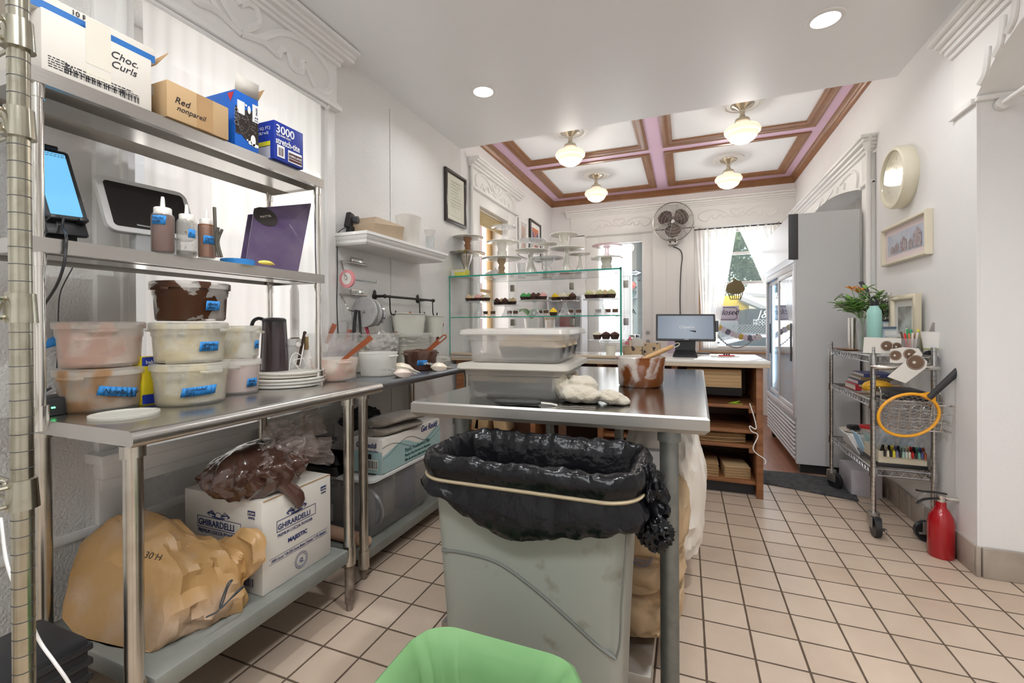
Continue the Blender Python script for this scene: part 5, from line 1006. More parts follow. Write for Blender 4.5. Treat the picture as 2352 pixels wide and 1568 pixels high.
# hook rail
IRON = mat('black_iron', (.035, .03, .028), .45, .6); t = thing('hook_rail', 'dark iron hook rail on the left wall above two enamel planters', 'hook rail', tuple(at(930, 690, x=-1.83)))
ra_, rb_ = at(884, 680, x=-1.77), at(995, 691, x=-1.77); rb_.z = ra_.z
g = MB(); g.tube([ra_, rb_], .008, 10); g.ball(ra_, .014); g.ball(rb_, .014); g.build('rail', IRON, t)
for y in (ra_.y - .01, rb_.y - .1):
    g = MB(); g.lathe([(.001, 0), (.022, 0), (.022, .006), (.010, .010), (.008, .07), (.001, .07)], (0, 0, 0), 20, M=Matrix.Translation((-1.844, y, ra_.z)) @ Matrix.Rotation(PI / 2, 4, 'Y')); g.ball((-1.84, y, ra_.z + .02), .016, sc=(.3, 1, 1.4)); g.build('wall_mount', IRON, t)
for i, u in enumerate((894, 962, 992)):
    y = at(u, 685, x=-1.77).y; g = MB(); g.tube(spline([V(-1.77, y, ra_.z + .008), V(-1.76, y - .008, ra_.z - .02), V(-1.762, y - .0, ra_.z - .09), V(-1.76, y + .015, ra_.z - .115), V(-1.75, y + .035, ra_.z - .11), V(-1.75, y + .04, ra_.z - .09)], 5), .0042, 8); o = g.build('wall_hook', IRON); tag(o, ['iron S hook at the left end of the rail', 'iron S hook second on the rail', 'iron S hook at the right end of the rail'][i], 'hook', 'hooks on the rail')
EN = mat('cream_enamel', (.66, .66, .58), .25, coat=.4)
def planter(label, yc, hw, zt_, h):
    t = thing('enamel_planter', label, 'planter', (-1.76, yc, zt_ - h)); g = MB()
    g.lathe([(.001, 0), (.8, 0), (.98, h), (1.03, h), (1.03, h + .006), (.95, h + .006), (.78, .004), (.001, .004)], (0, 0, 0), 40, M=Matrix.Translation((-1.765, yc, zt_ - h)) @ Matrix.Diagonal((.065, hw, 1, 1))); g.build('pot', EN, t)
    g = MB(); g.tube([V(-1.765 + .068 * math.cos(k * PI / 18), yc + hw * 1.035 * math.sin(k * PI / 18), zt_ + .004) for k in range(36)], .003, 6, closed=True); g.build('rim_wire', EN, t); return t
planter('wide cream enamel planter hanging from the iron hooks', 2.60, .185, ra_.z - .11, .15); planter('small cream enamel pot hanging at the right end of the hook rail', 2.93, .075, ra_.z - .12, .15)
# certificate
def frame(name, label, c, ux, w, h, fw, d, mf, mm, mi, matw=.03, cat='picture', tilt=0):
    """framed picture: c centre on the wall, ux reading direction, wall normal = ux x up"""
    ux = Vector(ux); nz = ux.cross(UZ); M = Matrix(((ux.x, 0, nz.x, c[0]), (ux.y, 0, nz.y, c[1]), (0, 1, 0, c[2]), (0, 0, 0, 1))) @ Matrix.Rotation(tilt, 4, 'Z')
    t = thing(name, label, cat, tuple(c)); g = MB(); 
    rings = [[(-w / 2 + i, -h / 2 + i, z), (w / 2 - i, -h / 2 + i, z), (w / 2 - i, h / 2 - i, z), (-w / 2 + i, h / 2 - i, z)] for i, z in ((0, 0), (0, d * .8), (fw * .25, d), (fw * .75, d), (fw, d * .6), (fw, 0))]; g.loft(rings, loop=True, M=M); g.build('frame', mf, t, ang=40)
    g = MB(); g.box(-w / 2 + fw * .9, -h / 2 + fw * .9, .001, w / 2 - fw * .9, h / 2 - fw * .9, d * .35, M=M); g.build('mount', mm, t)
    i = fw + matw; g = MB(); g.box(-w / 2 + i, -h / 2 + i, d * .36, w / 2 - i, h / 2 - i, d * .36 + .001, M=M); g.build('artwork', mi, t); return t, M
y0, y1 = 3.213, 3.583; zc0, zc1 = 2.005, 2.445
t, M = frame('framed_certificate', 'black framed certificate on the left wall above the display case', (-1.842, (y0 + y1) / 2, (zc0 + zc1) / 2), UY, y1 - y0, zc1 - zc0, .03, .025, mat('black_frame', (.03, .022, .018), .3, coat=.3), mat('parchment', (.70, .69, .60), .7), mat('parchment_inner', (.62, .62, .52), .7, vary=.5, vscale=12, c2=(.68, .68, .60)), .035)
g = MB(); R3 = M.to_3x3(); rows(g, M @ V(-.09, .13, .0115), R3 @ V(1, 0, 0), R3 @ V(0, 1, 0), .18, 9, .026, 5, .25); g.build('certificate_text', mat('faded_olive_ink', (.42, .44, .33), .7), t)
# ================================================================ central worktable and everything on it
z3 = .90
I0, I1, I2, I3 = V(-.847, 1.252, 0), V(.057, 1.294, 0), V(.086, 2.66, 0), V(-.82, 2.64, 0)
IS = thing('steel_worktable', 'large square cornered stainless worktable in the middle of the kitchen', 'table', (-.38, 1.95, 0))
STI = mat('polished_steel_top', (.60, .585, .565), .16, 1, vary=.5, vscale=4, c2=(.5, .49, .47), bump=.02, bscale=250, stretch=(.05, 1, 1))
STE = mat('brushed_steel_edge', (.40, .39, .37), .42, 1, vary=.3, vscale=10, c2=(.42, .41, .38))
def iring(k, z):
    c = (I0 + I1 + I2 + I3) / 4; out = []
    for p in (I0, I1, I2, I3): d = (p - c); out.append(V(p.x - math.copysign(k, d.x), p.y - math.copysign(k, d.y), z))
    return out
g = MB(); g.loft([iring(.006, z3), iring(.0, z3 - .006), iring(0, z3 - .035), iring(.012, z3 - .048), iring(.02, z3 - .048)]); g.bm.normal_update()
for f_ in g.bm.faces: f_.material_index = 0 if f_.normal.z > .9 or f_.normal.z < -.9 else 1
g.build('tabletop', [STI, STE], IS, smooth=False)
g = MB(); g.box(-.80, 1.36, .075, -.10, 2.58, .118, .003); g.build("undershelf", STEELD, IS)
for x, y in ((-.632, 1.185), (-.045, 1.213)): pass
table_legs(IS, [(-.045 - .002, 1.335), (-.70, 1.335), (.0, 2.60), (-.77, 2.60), (-.36, 2.60)], .02, z3 - .048, r=.0255, m=GALV, foot=GALV)
# polycarbonate boxes of cupcakes
PCB = sheet('polycarbonate', (.86, .85, .83), .70, .14, .9, .6)
CUPW = mat('black_cupcake_liner', (.022, .025, .028), .5); CAKE = mat('golden_cake', (.56, .36, .16), .8, vary=.5, vscale=40, c2=(.62, .45, .25)); FR1 = mat('beige_frosting', (.66, .52, .36), .6); 
LINER = []
def swirl_prof(r, h): return [(.001, 0), (r, 0), (r * 1.08, h * .12), (r * .98, h * .25), (r * .9, h * .28), (r * .92, h * .4), (r * .78, h * .5), (r * .68, h * .53), (r * .68, h * .64), (r * .45, h * .75), (r * .35, h * .78), (r * .3, h * .88), (.001, h)]
def cupcake(name, label, p, r, liner, frost, group=None, fh=1.0, flat=False):
    x, y, z = p; h = r * .95; t = thing(name, label, 'cupcake', p, 0, group); n = 36
    g = MB(); rings = []
    for rr, zz in ((r * .72, 0), (r, h)): rings.append([(x + rr * (1 + .045 * (k % 2)) * math.cos(2 * PI * k / n), y + rr * (1 + .045 * (k % 2)) * math.sin(2 * PI * k / n), z + zz) for k in range(n)])
    g.loft(rings); g.build('liner', liner, t, ang=20)
    g = MB()
    if flat: g.lathe([(r * .96, h * .98), (r * 1.0, h * 1.05), (r * .8, h * 1.22), (r * .4, h * 1.3), (.001, h * 1.32)], (x, y, z), 24)
    else: g.lathe([(a, b + h * .98) for a, b in swirl_prof(r * 1.0, r * 1.25 * fh)], (x, y, z), 24)
    g.build('frosting', frost, t); return t
def pbox(name, label, x0, x1, y0, y1, z0, z1, lid, rz=.03):
    t = thing(name, label, 'food box', ((x0 + x1) / 2, (y0 + y1) / 2, z0), 0, 'cupcake boxes on the central worktable'); M = rot('Z', rz, (x0, y0, 0))
    def ri(k, z, r=.03): return rr4(x0 + k, x1 - k, y0 + k, y1 - k, r, z)
    h = z1 - z0; g = MB(); g.loft([ri(.02, z0), ri(.012, z0 + .008), ri(.007, z0 + h * .68), ri(.001, z0 + h * .72), ri(.0, z1 - .006), ri(-.012, z1 - .004), ri(-.012, z1), ri(.004, z1), ri(.004, z0 + h * .72), ri(.011, z0 + h * .67), ri(.016, z0 + .012)], M=M); g.build('box_body', PCB, t, ang=50)
    g = MB(); k = -.02
    g.loft([ri(-.018, z1 - .012), ri(-.022, z1 - .008), ri(-.018, z1 + .006), ri(.0, z1 + .010), ri(.02, z1 + .010), ri(.03, z1 + .004), ri(.03, z1 + .001), ri(-.008, z1 + .001)], M=M); g.build('lid', lid, t, ang=50); return t, M
LIDW = sheet('food_box_lid', (.74, .70, .62), .25, .2, .9, .4)
A = at(1069, 912, z=z3); B = at(1288, 922, z=z3)
x0, x1, y0 = A.x - .012, B.x + .008, A.y
t, M = pbox('cupcake_box', 'lower frosted food box of cupcakes on the central table, with the towel beside it', x0, x1, y0, y0 + .40, z3 + .0005, 1.01, LIDW, .05)
t2, M2 = pbox('cupcake_box', 'upper frosted food box of cupcakes stacked on the other', x0 + .0, x1 - .003, y0 + .02, y0 + .36, 1.0215, 1.127, sheet('clear_box_lid', (.74, .71, .66), .45, .15, .9, .4), .05)
k = 0
for (a, b, zz, fl, fr) in [(.04, .14, 0, 0, FR1), (.34, .14, 0, 1, CAKE), (.66, .14, 0, 1, CAKE), (.97, .14, 0, 1, CAKE), (.04, .46, 0, 0, FR1), (.34, .46, 0, 1, CAKE), (.66, .46, 0, 1, CAKE), (.97, .46, 0, 0, FR1), (.04, .78, 0, 0, FR1), (.34, .78, 0, 1, CAKE), (.66, .78, 0, 1, CAKE), (.97, .78, 0, 0, FR1),
                           (.36, .28, 1, 0, FR1), (.66, .24, 1, 0, FR1), (.96, .14, 1, 0, FR1), (.36, .62, 1, 0, FR1), (.66, .60, 1, 0, FR1), (.96, .50, 1, 0, FR1), (.96, .88, 1, 0, FR1)]:
    xx, yy = lerp(x0 + .035, x1 - .035, a), lerp(y0 + .035, y0 + (.33 if zz else .37), b); p = rot('Z', .05, (x0, y0, 0)) @ V(xx, yy, 0)
    near = b < .3; lb = 'cupcake in the %s food box, %s row, %s' % ('upper' if zz else 'lower', 'middle' if b < .7 else 'back', {.04: 'leftmost', .34: 'second from the left', .36: 'leftmost', .66: 'third from the left' if not zz else 'middle', .97: 'rightmost', .96: 'rightmost'}[a]) if not near else ['frosted cupcake at the front left corner of the lower food box', 'unfrosted golden cupcake second in the lower box front row', 'unfrosted golden cupcake third in the lower box front row', 'unfrosted cupcake at the right end of the lower box front row'][[.04, .34, .66, .97].index(a)] if not zz else {.36: 'frosted cupcake left in the upper box front row', .66: 'frosted cupcake middle in the upper box front row', .96: 'large frosted cupcake at the front right of the upper box'}[a]
    cupcake('cupcake', lb, (p.x, p.y, (z3 + .013) if not zz else 1.0345), .040 if not fl else .041, CUPW, fr, ('cupcakes in the lower food box', 'cupcakes in the upper food box')[zz], .8, fl)
# towel
TOW = mat('terry_towel', (.47, .42, .33), .95, vary=.5, vscale=9, c2=(.36, .31, .23), bump=.6, bscale=260, sheen=.5)
pc = at(1350, 930, z=z3)
t = thing('terry_towel', 'crumpled beige terry towel on the central worktable beside the boxes', 'towel', (pc.x, pc.y + .05, z3))
def lobe(c, rx, ry, rz, s, tilt=0, amp=.010): 
    q = len(g.bm.verts); blob(g, (0, 0, 0), (rx, ry, rz), amp, 1.8, s, .35, None, .9, 4); g.bm.verts.ensure_lookup_table()
    vs = g.bm.verts[q:]; bmesh.ops.transform(g.bm, verts=vs, matrix=Matrix.Translation(c) @ Matrix.Rotation(tilt, 4, 'Y'))
    for v in vs:
        if v.co.z < z3 + .002: v.co.z = z3 + .002
    return g
cy_ = pc.y
g = MB(); a = at(1330, 905, y=cy_ + .02); lobe(a + V(0, .03, -.005), .062, .06, .030, 3, .12); a = at(1290, 885, y=cy_ + .06); lobe(a + V(0, 0, 0), .025, .03, .048, 5, -.35); a = at(1340, 882, y=cy_ + .07); lobe(a, .045, .04, .024, 9, .1); a = at(1410, 915, y=cy_ + .05); lobe(a, .048, .04, .020, 14, .25)
bmesh.ops.remove_doubles(g.bm, verts=g.bm.verts, dist=.0001)
o = g.build('cloth', TOW, t); md = o.modifiers.new('fuse', 'REMESH'); md.mode = 'VOXEL'; md.voxel_size = .0035; md = o.modifiers.new('soft', 'SMOOTH'); md.iterations = 6; md = o.modifiers.new('folds', 'DISPLACE'); tx = bpy.data.textures.new('cloth_folds', 'CLOUDS'); tx.noise_scale = .035; tx.noise_depth = 2; md.texture = tx; md.strength = .010; md.mid_level = .5
# bench scraper / offset spatula with black handle
p0, p1 = at(1137, 921, z=z3 + .01), at(1243, 924, z=z3 + .01); t = thing('offset_spatula', 'offset spatula with black rubber handle lying at the table front edge', 'spatula', tuple(p0)); d = (p1 - p0).normalized(); g = MB(); n_ = d.cross(UZ)
g.loft([[p0 + d * a + n_ * .017 * k * math.cos(t_) + UZ * (.0095 * k * math.sin(t_) * (1.0)) for t_ in [2 * PI * j / 18 for j in range(18)]] for a, k in ((-.002, .3), (.004, .75), (.02, 1), (.05, .88), (.08, 1), ((p1 - p0).length * .93, .9), ((p1 - p0).length, .35))]); g.build('handle', mat('black_rubber', (.025, .025, .022), .65), t)
g = MB(); q = p1 + d * .0; g.tube([q - d * .01, q + d * .03 - UZ * .003, q + d * .05 - UZ * .007], .0035, 8); e_ = q + d * .045 - UZ * .0085; g.loft([[e_ + n_ * .012, e_ - n_ * .012, e_ - n_ * .012 + UZ * .0012, e_ + n_ * .012 + UZ * .0012], [e_ + d * .12 + n_ * .015, e_ + d * .12 - n_ * .015, e_ + d * .12 - n_ * .015 + UZ * .0012, e_ + d * .12 + n_ * .015 + UZ * .0012]]); g.build('blade', CHROME, t)
# caramel tub with wooden handled whisk
CAR = sheet('caramel_smeared_plastic', (.90, .86, .80), .35, .15, 1, .5, (.36, .115, .025), 9, (.44, .52), .06)
t_, (x, y, r, D) = tub('caramel_tub', 'square tub smeared with caramel sauce on the central worktable', 1416, 1529, 892, z3 + .0005, 0.118, mat('caramel_sauce_pool', (.26, .085, .02), .15, coat=.5), .22, False, None, CAR, None, None, .94, sq=.4)
c0, c1 = at(1475, 826, y=y + .02), at(1546, 795, y=y + .06)
t = thing('whisk', 'whisk with split wooden handle leaning out of the caramel tub', 'whisk', tuple(c0)); d = (c1 - c0).normalized(); s = d.cross(V(0, -1, 0)).normalized(); WH = mat('striped_handle_wood', (.50, .31, .13), .45, vary=.7, vscale=30, c2=(.28, .15, .06), stretch=(.3, 1, 3))
g = MB(); g.loft([[c0 + d * a * (c1 - c0).length + s * .0095 * k * math.cos(t__) + d.cross(s) * .0095 * k * math.sin(t__) for t__ in [2 * PI * j / 16 for j in range(16)]] for a, k in ((0, .7), (.2, .95), (.6, 1.05), (.95, 1), (1, .6))]); g.build('handle', WH, t)
g = MB(); g.tube([c1 + d * .012 + (d * math.cos(a) * .016 + s * math.sin(a) * .007) for a in [2 * PI * j / 14 for j in range(14)]], .0022, 6, closed=True); g.build('hanging_ring', CHROME, t)
g = MB(); 
for k in range(5):
    an = k * PI / 5; sd = s * math.cos(an) + d.cross(s) * math.sin(an); g.tube(spline([c0, c0 - d * .03 + sd * .018, c0 - d * .06 + sd * .02, c0 - d * .078, c0 - d * .06 - sd * .02, c0 - d * .03 - sd * .018, c0], 4), .001, 5)
g.build('wires', CHROME, t)
# ================================================================ large grey bin with black liner
GB = mat('grey_green_bin', (.27, .28, .25), .55, vary=.8, vscale=13, c2=(.15, .13, .10), thr=(.62, .75), bump=.06, bscale=50)
bx0, bx1, by0, by1, bz = -.604, -.118, .975, 1.235, .800
t = thing('waste_bin', 'tall grey rubbish bin in front of the central worktable', 'bin', ((bx0 + bx1) / 2, 1.1, 0))
def rb(k, z, r=.045): return rr4(bx0 + k, bx1 - k, by0 + k, by1 - k, r, z, 6)
g = MB(); g.loft([rb(.04, 0), rb(.032, .01), rb(.018, .40), rb(.0, bz - .05), rb(0, bz - .03), rb(-.014, bz - .03), rb(-.014, bz), rb(.0, bz), rb(.006, bz - .03), rb(.045, .02)]); g.build('bin_body', GB, t, ang=50)
g = MB()
def onface(u, v):
    p = at(u, v, y=by0 + .01); k = lerp(.036, .0, p.z / bz); return at(u, v, y=by0 + k - .001)
g.tube(spline([onface(1016, 1263), onface(1060, 1268), onface(1140, 1290), onface(1220, 1345), onface(1300, 1415), onface(1370, 1480), onface(1415, 1512)], 5), .0045, 6); g.tube(spline([onface(1415, 1512), onface(1424, 1470), onface(1428, 1380), onface(1436, 1280), onface(1440, 1215)], 5), .003, 6); g.build('moulded_ridge', mat('bin_groove', (.15, .155, .14), .6), t)
BAGB = mat('black_bin_liner', (.005, .005, .006), .24, spec=.3, bump=1.0, bscale=17)
L = thing('bin_liner', 'black plastic liner folded over the rim of the tall grey bin', 'bin liner', ((bx0 + bx1) / 2, 1.1, .5))
n_ = 200
def lring(k, z, amp, fr, seed, zamp=0, hang=None, r=.055):
    pts = rr4(bx0 - k, bx1 + k, by0 - k, by1 + k, max(r + k, .02), z, 49); out = []; c = V((bx0 + bx1) / 2, (by0 + by1) / 2, 0); m = len(pts)
    # even out spacing along the loop
    cum = [0]
    for i in range(m): cum.append(cum[-1] + (Vector(pts[(i + 1) % m]) - Vector(pts[i])).length)
    res = []; j = 0
    for i in range(n_):
        s_ = cum[-1] * i / n_
        while cum[j + 1] < s_: j += 1
        f_ = (s_ - cum[j]) / max(cum[j + 1] - cum[j], 1e-9); res.append(Vector(pts[j]).lerp(Vector(pts[(j + 1) % m]), f_))
    for i, p in enumerate(res):
        a = i / n_ * 2 * PI; d = (V(p.x, p.y, 0) - c); d = V(d.x * .6, d.y, 0).normalized(); q = Vector((math.cos(a) * fr, math.sin(a) * fr, seed))
        w = (1 - 2 * abs(noise.noise(q * 1.6))) * .6 + noise.noise(q * 5) * .5
        pz = z + zamp * noise.noise(q * 2.3 + V(3, 3, 3)) + (hang(p) if hang else 0)
        out.append(V(p.x + d.x * amp * w, p.y + d.y * amp * w, pz))
    return out
def hem(p):  # the folded over part hangs lowest at the front, right of centre
    f_ = max(0, min(1, (by0 + .05 - p.y) / .05)); u_ = max(0, min(1, (p.x - bx0 + .02) / (bx1 - bx0))); return -.08 * f_ * ((.5 - .5 * math.cos(PI * u_ / .55)) if u_ < .55 else 1 - .55 * (u_ - .55) / .45)
g = MB(); RGS = [lring(-.05, 0.31, .010, 3, 1), lring(-.042, 0.51, .014, 3, 2), lring(-.034, 0.65, .014, 3.2, 3), lring(-.022, 0.75, .012, 3.4, 4), lring(-.012, 0.795, .006, 3.6, 5, .006), lring(.0, 0.822, .005, 4, 6, .012), lring(.014, 0.832, .004, 4, 6.2, .010), lring(.028, 0.826, .004, 4, 6.5, .008), lring(.035, 0.81, .004, 4, 7, .006), lring(.033, 0.792, .004, 4, 8, .004), lring(.026, 0.778, .002, 4, 9), lring(.028, 0.765, .005, 4, 10, .004), lring(.034, 0.76, .008, 4, 11, .006, lambda p: hem(p) * .3), lring(.040, 0.755, .010, 4, 11.5, .008, lambda p: hem(p) * .6), lring(.040, 0.75, .010, 4, 12, .008, lambda p: hem(p) * .85), lring(.036, 0.747, .010, 4, 12.3, .008, hem), lring(.026, 0.744, .006, 4, 12.6, .008, hem)]
g.loft(RGS, cap0=False, cap1=False); o = g.build('liner', BAGB, L, ang=70, solid=.0008)
g = MB(); blob(g, (bx1 + .030, by0 + .10, .745), (.030, .055, .075), .022, 2.2, 4, .6, None, 1, 5, .5); blob(g, (bx1 + .052, by0 + .06, .69), (.028, .03, .03), .016, 2.2, 14, .6, None, 1, 4, .4); g.build('gathered_corner', BAGB, L, ang=70)
g = MB(); bl = lring(.0285, .7745, .0, 4, 9, 0); g.tube(bl, .0042, 6, closed=True); g.build('elastic_band', mat('tan_rubber_band', (.42, .34, .22), .6), L)
# small basket with green liner
gx0, gx1, gy0, gy1, gz = -.525, -.185, .54, .842, .50
t = thing('waste_basket', 'small waste basket in the foreground below the grey bin', 'bin', ((gx0 + gx1) / 2, .7, 0)); g = MB()
def rg_(k, z, r=.06): return rr4(gx0 + k, gx1 - k, gy0 + k, gy1 - k, r, z, 6)
g.loft([rg_(.04, 0), rg_(.010, gz - .03), rg_(.008, gz - .022), rg_(.012, gz - .022), rg_(.043, .012)]); g.build('basket_body', WHITE, t)
GRN = sheet('green_liner', (.17, .34, .14), .02, .5, .35, .2, (.22, .40, .18), 6, (.3, .7)); L = thing('bin_liner', 'pale green liner filling the small foreground waste basket', 'bin liner', ((gx0 + gx1) / 2, .7, .1)); g = MB()
def gr(k, z, amp, s):
    out = []
    pts = rr4(gx0 + k, gx1 - k, gy0 + k, gy1 - k, max(.07 - k * .3, .02), z, 24); c = V((gx0 + gx1) / 2, (gy0 + gy1) / 2, 0)
    for i, p in enumerate(pts):
        a = math.atan2(p[1] - c.y, p[0] - c.x); q = (1 - 2 * abs(noise.noise(V(math.cos(a) * 5, math.sin(a) * 5, s * .15)))) + .6 * math.sin(a * 23 + s); d = (Vector(p) - c); d.z = 0; d.normalize(); out.append(Vector(p) + d * amp * q)
    return out
g.loft([gr(-.010, gz - .11, .006, 1), gr(-.010, gz - .04, .004, 1.5), gr(-.008, gz - .002, .002, 2), gr(.0, gz + .006, .0015, 2.2), gr(.014, gz - .004, .004, 2.6), gr(.024, gz - .02, .004, 2.8), gr(.042, gz - .05, .012, 3), gr(.056, gz - .16, .013, 3.3), gr(.072, gz - .30, .014, 3.6), gr(.10, .06, .01, 4)], cap0=False, cap1=True); g.build('liner', GRN, L, ang=60)
# ================================================================ sacks under the central table
KRS = mat('kraft_sack', (.40, .28, .16), .7, vary=.5, vscale=5, c2=(.42, .30, .18), bump=.2, bscale=18); WHS = mat('white_sack_paper', (.70, .66, .60), .6, vary=.4, vscale=4, c2=(.60, .55, .48), bump=.2, bscale=18)
SB = mat('stamp_blue', (.05, .10, .30), .6)
def sack(label, c, rad, m, seed, zmin=None, amp=.03, rz=0, e=.62):
    t = thing('flour_sack', label, 'sack', tuple(c), 0, 'flour sacks under the central worktable'); g = MB(); blob(g, (0, 0, 0), rad, amp, 1.7, seed, .55, None, e, 5)
    bmesh.ops.transform(g.bm, verts=g.bm.verts, matrix=Matrix.Translation(c) @ Matrix.Rotation(rz, 4, 'Z'))
    if zmin is not None:
        for v in g.bm.verts:
            if v.co.z < zmin: v.co.z = zmin
    g.build('paper_sack', m, t, ang=45); return t
zk = .119
sack('kraft flour sack at the bottom of the pile under the table', V(-.20, 1.72, .20), (.17, .24, .085), KRS, 3, zk)
sack('folded kraft sack, second from the bottom of the pile', V(-.19, 1.73, .335), (.165, .25, .06), KRS, 5, .25, .03, .03)
t = sack('kraft sack with round blue stamp, on top of the kraft pile', V(-.17, 1.74, .475), (.165, .27, .095), KRS, 8, .38, .025, -.03)
cs = at(1472, 1275, y=1.48)
g = MB()
for rr in (.034, .029): g.tube([cs + V(rr * math.cos(a * PI / 14), -.004, rr * math.sin(a * PI / 14)) for a in range(28)], .0009, 4, closed=True)
g.build('round_stamp', SB, t); text('PORT', .014, cs + V(-.014, -.005, .012), UX, UZ, SB, t); text('FLOUR', .012, cs + V(-.018, -.005, -.018), UX, UZ, SB, t)
t = sack('white flour sack with blue print standing behind the kraft pile', V(-.10, 2.12, .43), (.16, .20, .30), WHS, 11, zk, .03, 0, .7)
cs = at(1568, 1290, x=.045); text('BEST', .05, cs, V(.15, 1, .9), V(-.2, -.6, .8), SB, t); 
g = MB(); c_ = at(1575, 1118, x=.02); rect(g, c_ + V(.012, 0, 0), UY, UZ, .05, .02, .002); g.build('printed_label', mat('grey_brown_print', (.3, .25, .22), .6), t)
g = MB(); g.box(-.25, 1.50, .56, -.06, 1.56, .74, .004, M=rot('X', -.12, (-.2, 1.5, .56))); o = g.build('white_carton', mat('blue_white_carton', (.72, .73, .76), .6)); tag(o, 'white box standing among the sacks beside the table leg', 'box')
# ================================================================ counter, display case, till
CT = mat('pale_countertop', (.70, .67, .62), .2, coat=.3); CE = mat('countertop_edge', (.55, .44, .32), .45)
YC = 3.29
C = thing('service_counter', 'wooden service counter with pale top and open shelves facing the kitchen', 'counter', (-.7, 3.6, 0))
g = MB(); g.box(-1.83, YC, .883, .505, 3.985, .905, .004); g.build('countertop', CT, C); g = MB(); g.box(-1.83, YC + .002, .86, .50, 3.98, .883, .002); g.build('top_edge', CE, C)
g = MB(); g.box(.425, YC + .03, 0, .465, 3.95, .86, .002); g.build('side_panel', WOOD, C)
g = MB(); g.box(-.62, YC + .05, .10, -.58, 3.93, .86); g.build('side_panel', WOOD, C)
g = MB(); g.box(-1.15, YC + .05, .10, -1.11, 3.93, .86); g.build('side_panel', WOOD, C)
g = MB(); g.box(-1.80, YC + .04, .10, -1.70, 3.93, .86); g.build('side_panel', WOOD, C)
g = MB(); g.box(-1.83, 3.90, .05, .425, 3.94, .86); g.build('back_panel', WOODD, C)
g = MB(); g.box(-.58, YC + .10, 0, .42, 3.88, .09); g.build('plinth', BLACK, C)
for z, x0 in ((.10, -1.83), (.34, -.58), (.605, -.0), (.44, -1.11)):
    g = MB(); g.box(x0, YC + .06, z - .022, .425, 3.90, z, .002); g.build('shelf', WOOD, C)
    if x0 > -1: 
        g = MB(); g.box(.385, YC + .055, z - .05, .425, YC + .10, z - .022); g.build('shelf_cleat', WOOD, C)
for (x0, x1) in ((-.40, -.33), (-.10, -.06), (-.92, -.86)):
    g = MB(); g.box(x0, YC + .045, .10, x1, YC + .06, .86, .002); g.build('stile', WOOD if x0 > -.3 else WOODD, C)
g = MB(); g.box(.02, YC + .3, .63, .37, 3.6, .70); g.build('black_drawer', BLACK, C)
# boards and sheets on the shelves
ORD = ['first', 'second', 'third', 'fourth', 'fifth', 'sixth', 'seventh', 'eighth', 'ninth', 'tenth', 'eleventh', 'twelfth']
def board(x0, x1, y0, y1, z, th, m, lb, nm='cake_board', cat='board', grp='cardboard sheets on the counter shelves', bend=0, rz=0):
    g = MB(); 
    g.grid(lambda a, b: V(lerp(x0, x1, a), lerp(y0, y1, b), z + bend * (2 * a - 1) ** 2), 10, 1)
    if rz: bmesh.ops.transform(g.bm, verts=g.bm.verts, matrix=rot('Z', rz, ((x0 + x1) / 2, (y0 + y1) / 2, 0)))
    o = g.build(nm, m, solid=th); o.modifiers[0].offset = 1; tag(o, lb, cat, grp)
z = .1005
for i in range(12): board(-.26 + .004 * (i % 3), .20 + .004 * (i % 2), YC + .09 + .003 * (i % 3), 3.75, z, .0045, (CARDL, CARD)[i % 2], ORD[i] + ' sheet from the bottom of the tall cardboard stack on the lowest counter shelf'); z += .0062 + (.004 if i > 8 else 0)
z = .1005
for i in range(9): board(.225, .385, YC + .10, 3.7, z, .006, (CARDL, CARD)[i % 2], ORD[i] + ' board from the bottom of the small slanted stack, lowest counter shelf', rz=.10); z += .0085
z = .3405
for i in range(5): board(-.02, .37, YC + .10 + .01 * (i % 2), 3.72, z, .004, CARD, ORD[i] + ' curved cardboard sheet from the bottom on the middle counter shelf', bend=-.012 if 0 else .008); z += .012
z = .72
g = MB(); g.box(-.0, YC + .09, .715, .345, 3.55, .835, .003); o = g.build('flat_box_stack', CARDL); tag(o, 'bundle of flat cream cake boxes in the top opening of the counter', 'boxes')
g = MB(); [g.box(-.001, YC + .088, .728 + .024 * k, .346, YC + .0895, .7295 + .024 * k) for k in range(5)]; q = g.build('fold_lines', CARD, o, world=False)
g = MB(); p = at(1688, 930, y=YC + .1); g.prism([(p.x - .04, YC + .10, .6055), (p.x + .045, YC + .09, .6055), (p.x + .01, YC + .13, .6055)], (0, 0, .003)); g.prism([(p.x - .03, YC + .10, .609), (p.x + .0, YC + .09, .609), (p.x + .03, YC + .10, .625)], (0, .01, .002)); o = g.build('green_paper_note', mat('lime_paper', (.35, .60, .04), .7)); tag(o, 'crumpled lime green note on the upper counter shelf', 'paper')
cable('white_cable', 'white cable with switch hanging down the right side panel of the counter', [at(1722, 926, y=YC + .02), at(1734, 965, y=YC + .02), at(1736, 985, y=YC + .02), at(1722, 978, y=YC + .02), at(1726, 990, y=YC + .02), at(1741, 1000, y=YC + .02), at(1730, 1032, y=YC + .02), at(1757, 1055, y=YC + .02), at(1757, 1066, y=YC + .02)], .0035, WHITE)
g = MB(); a, b = at(1700, 935, y=YC + .02), 0; 
for i, (u, v, lb) in enumerate(((1120, 992, 'folded kraft box lying in the left part of the counter'), (1150, 996, 'folded kraft carton beside the others in the left part of the counter'), (1095, 990, 'kraft sheet standing at the far left of the counter shelf'))):
    p = at(u, v, y=YC + .2); g = MB(); g.box(p.x - .05, YC + .12, .4405, p.x + .06, YC + .3, p.z + .03, .002, M=rot('Y', (.2, -.15, .05)[i], (p.x, 0, .45))); o = g.build('kraft_box', CARDL); tag(o, lb, 'box', 'kraft boxes under the display case')
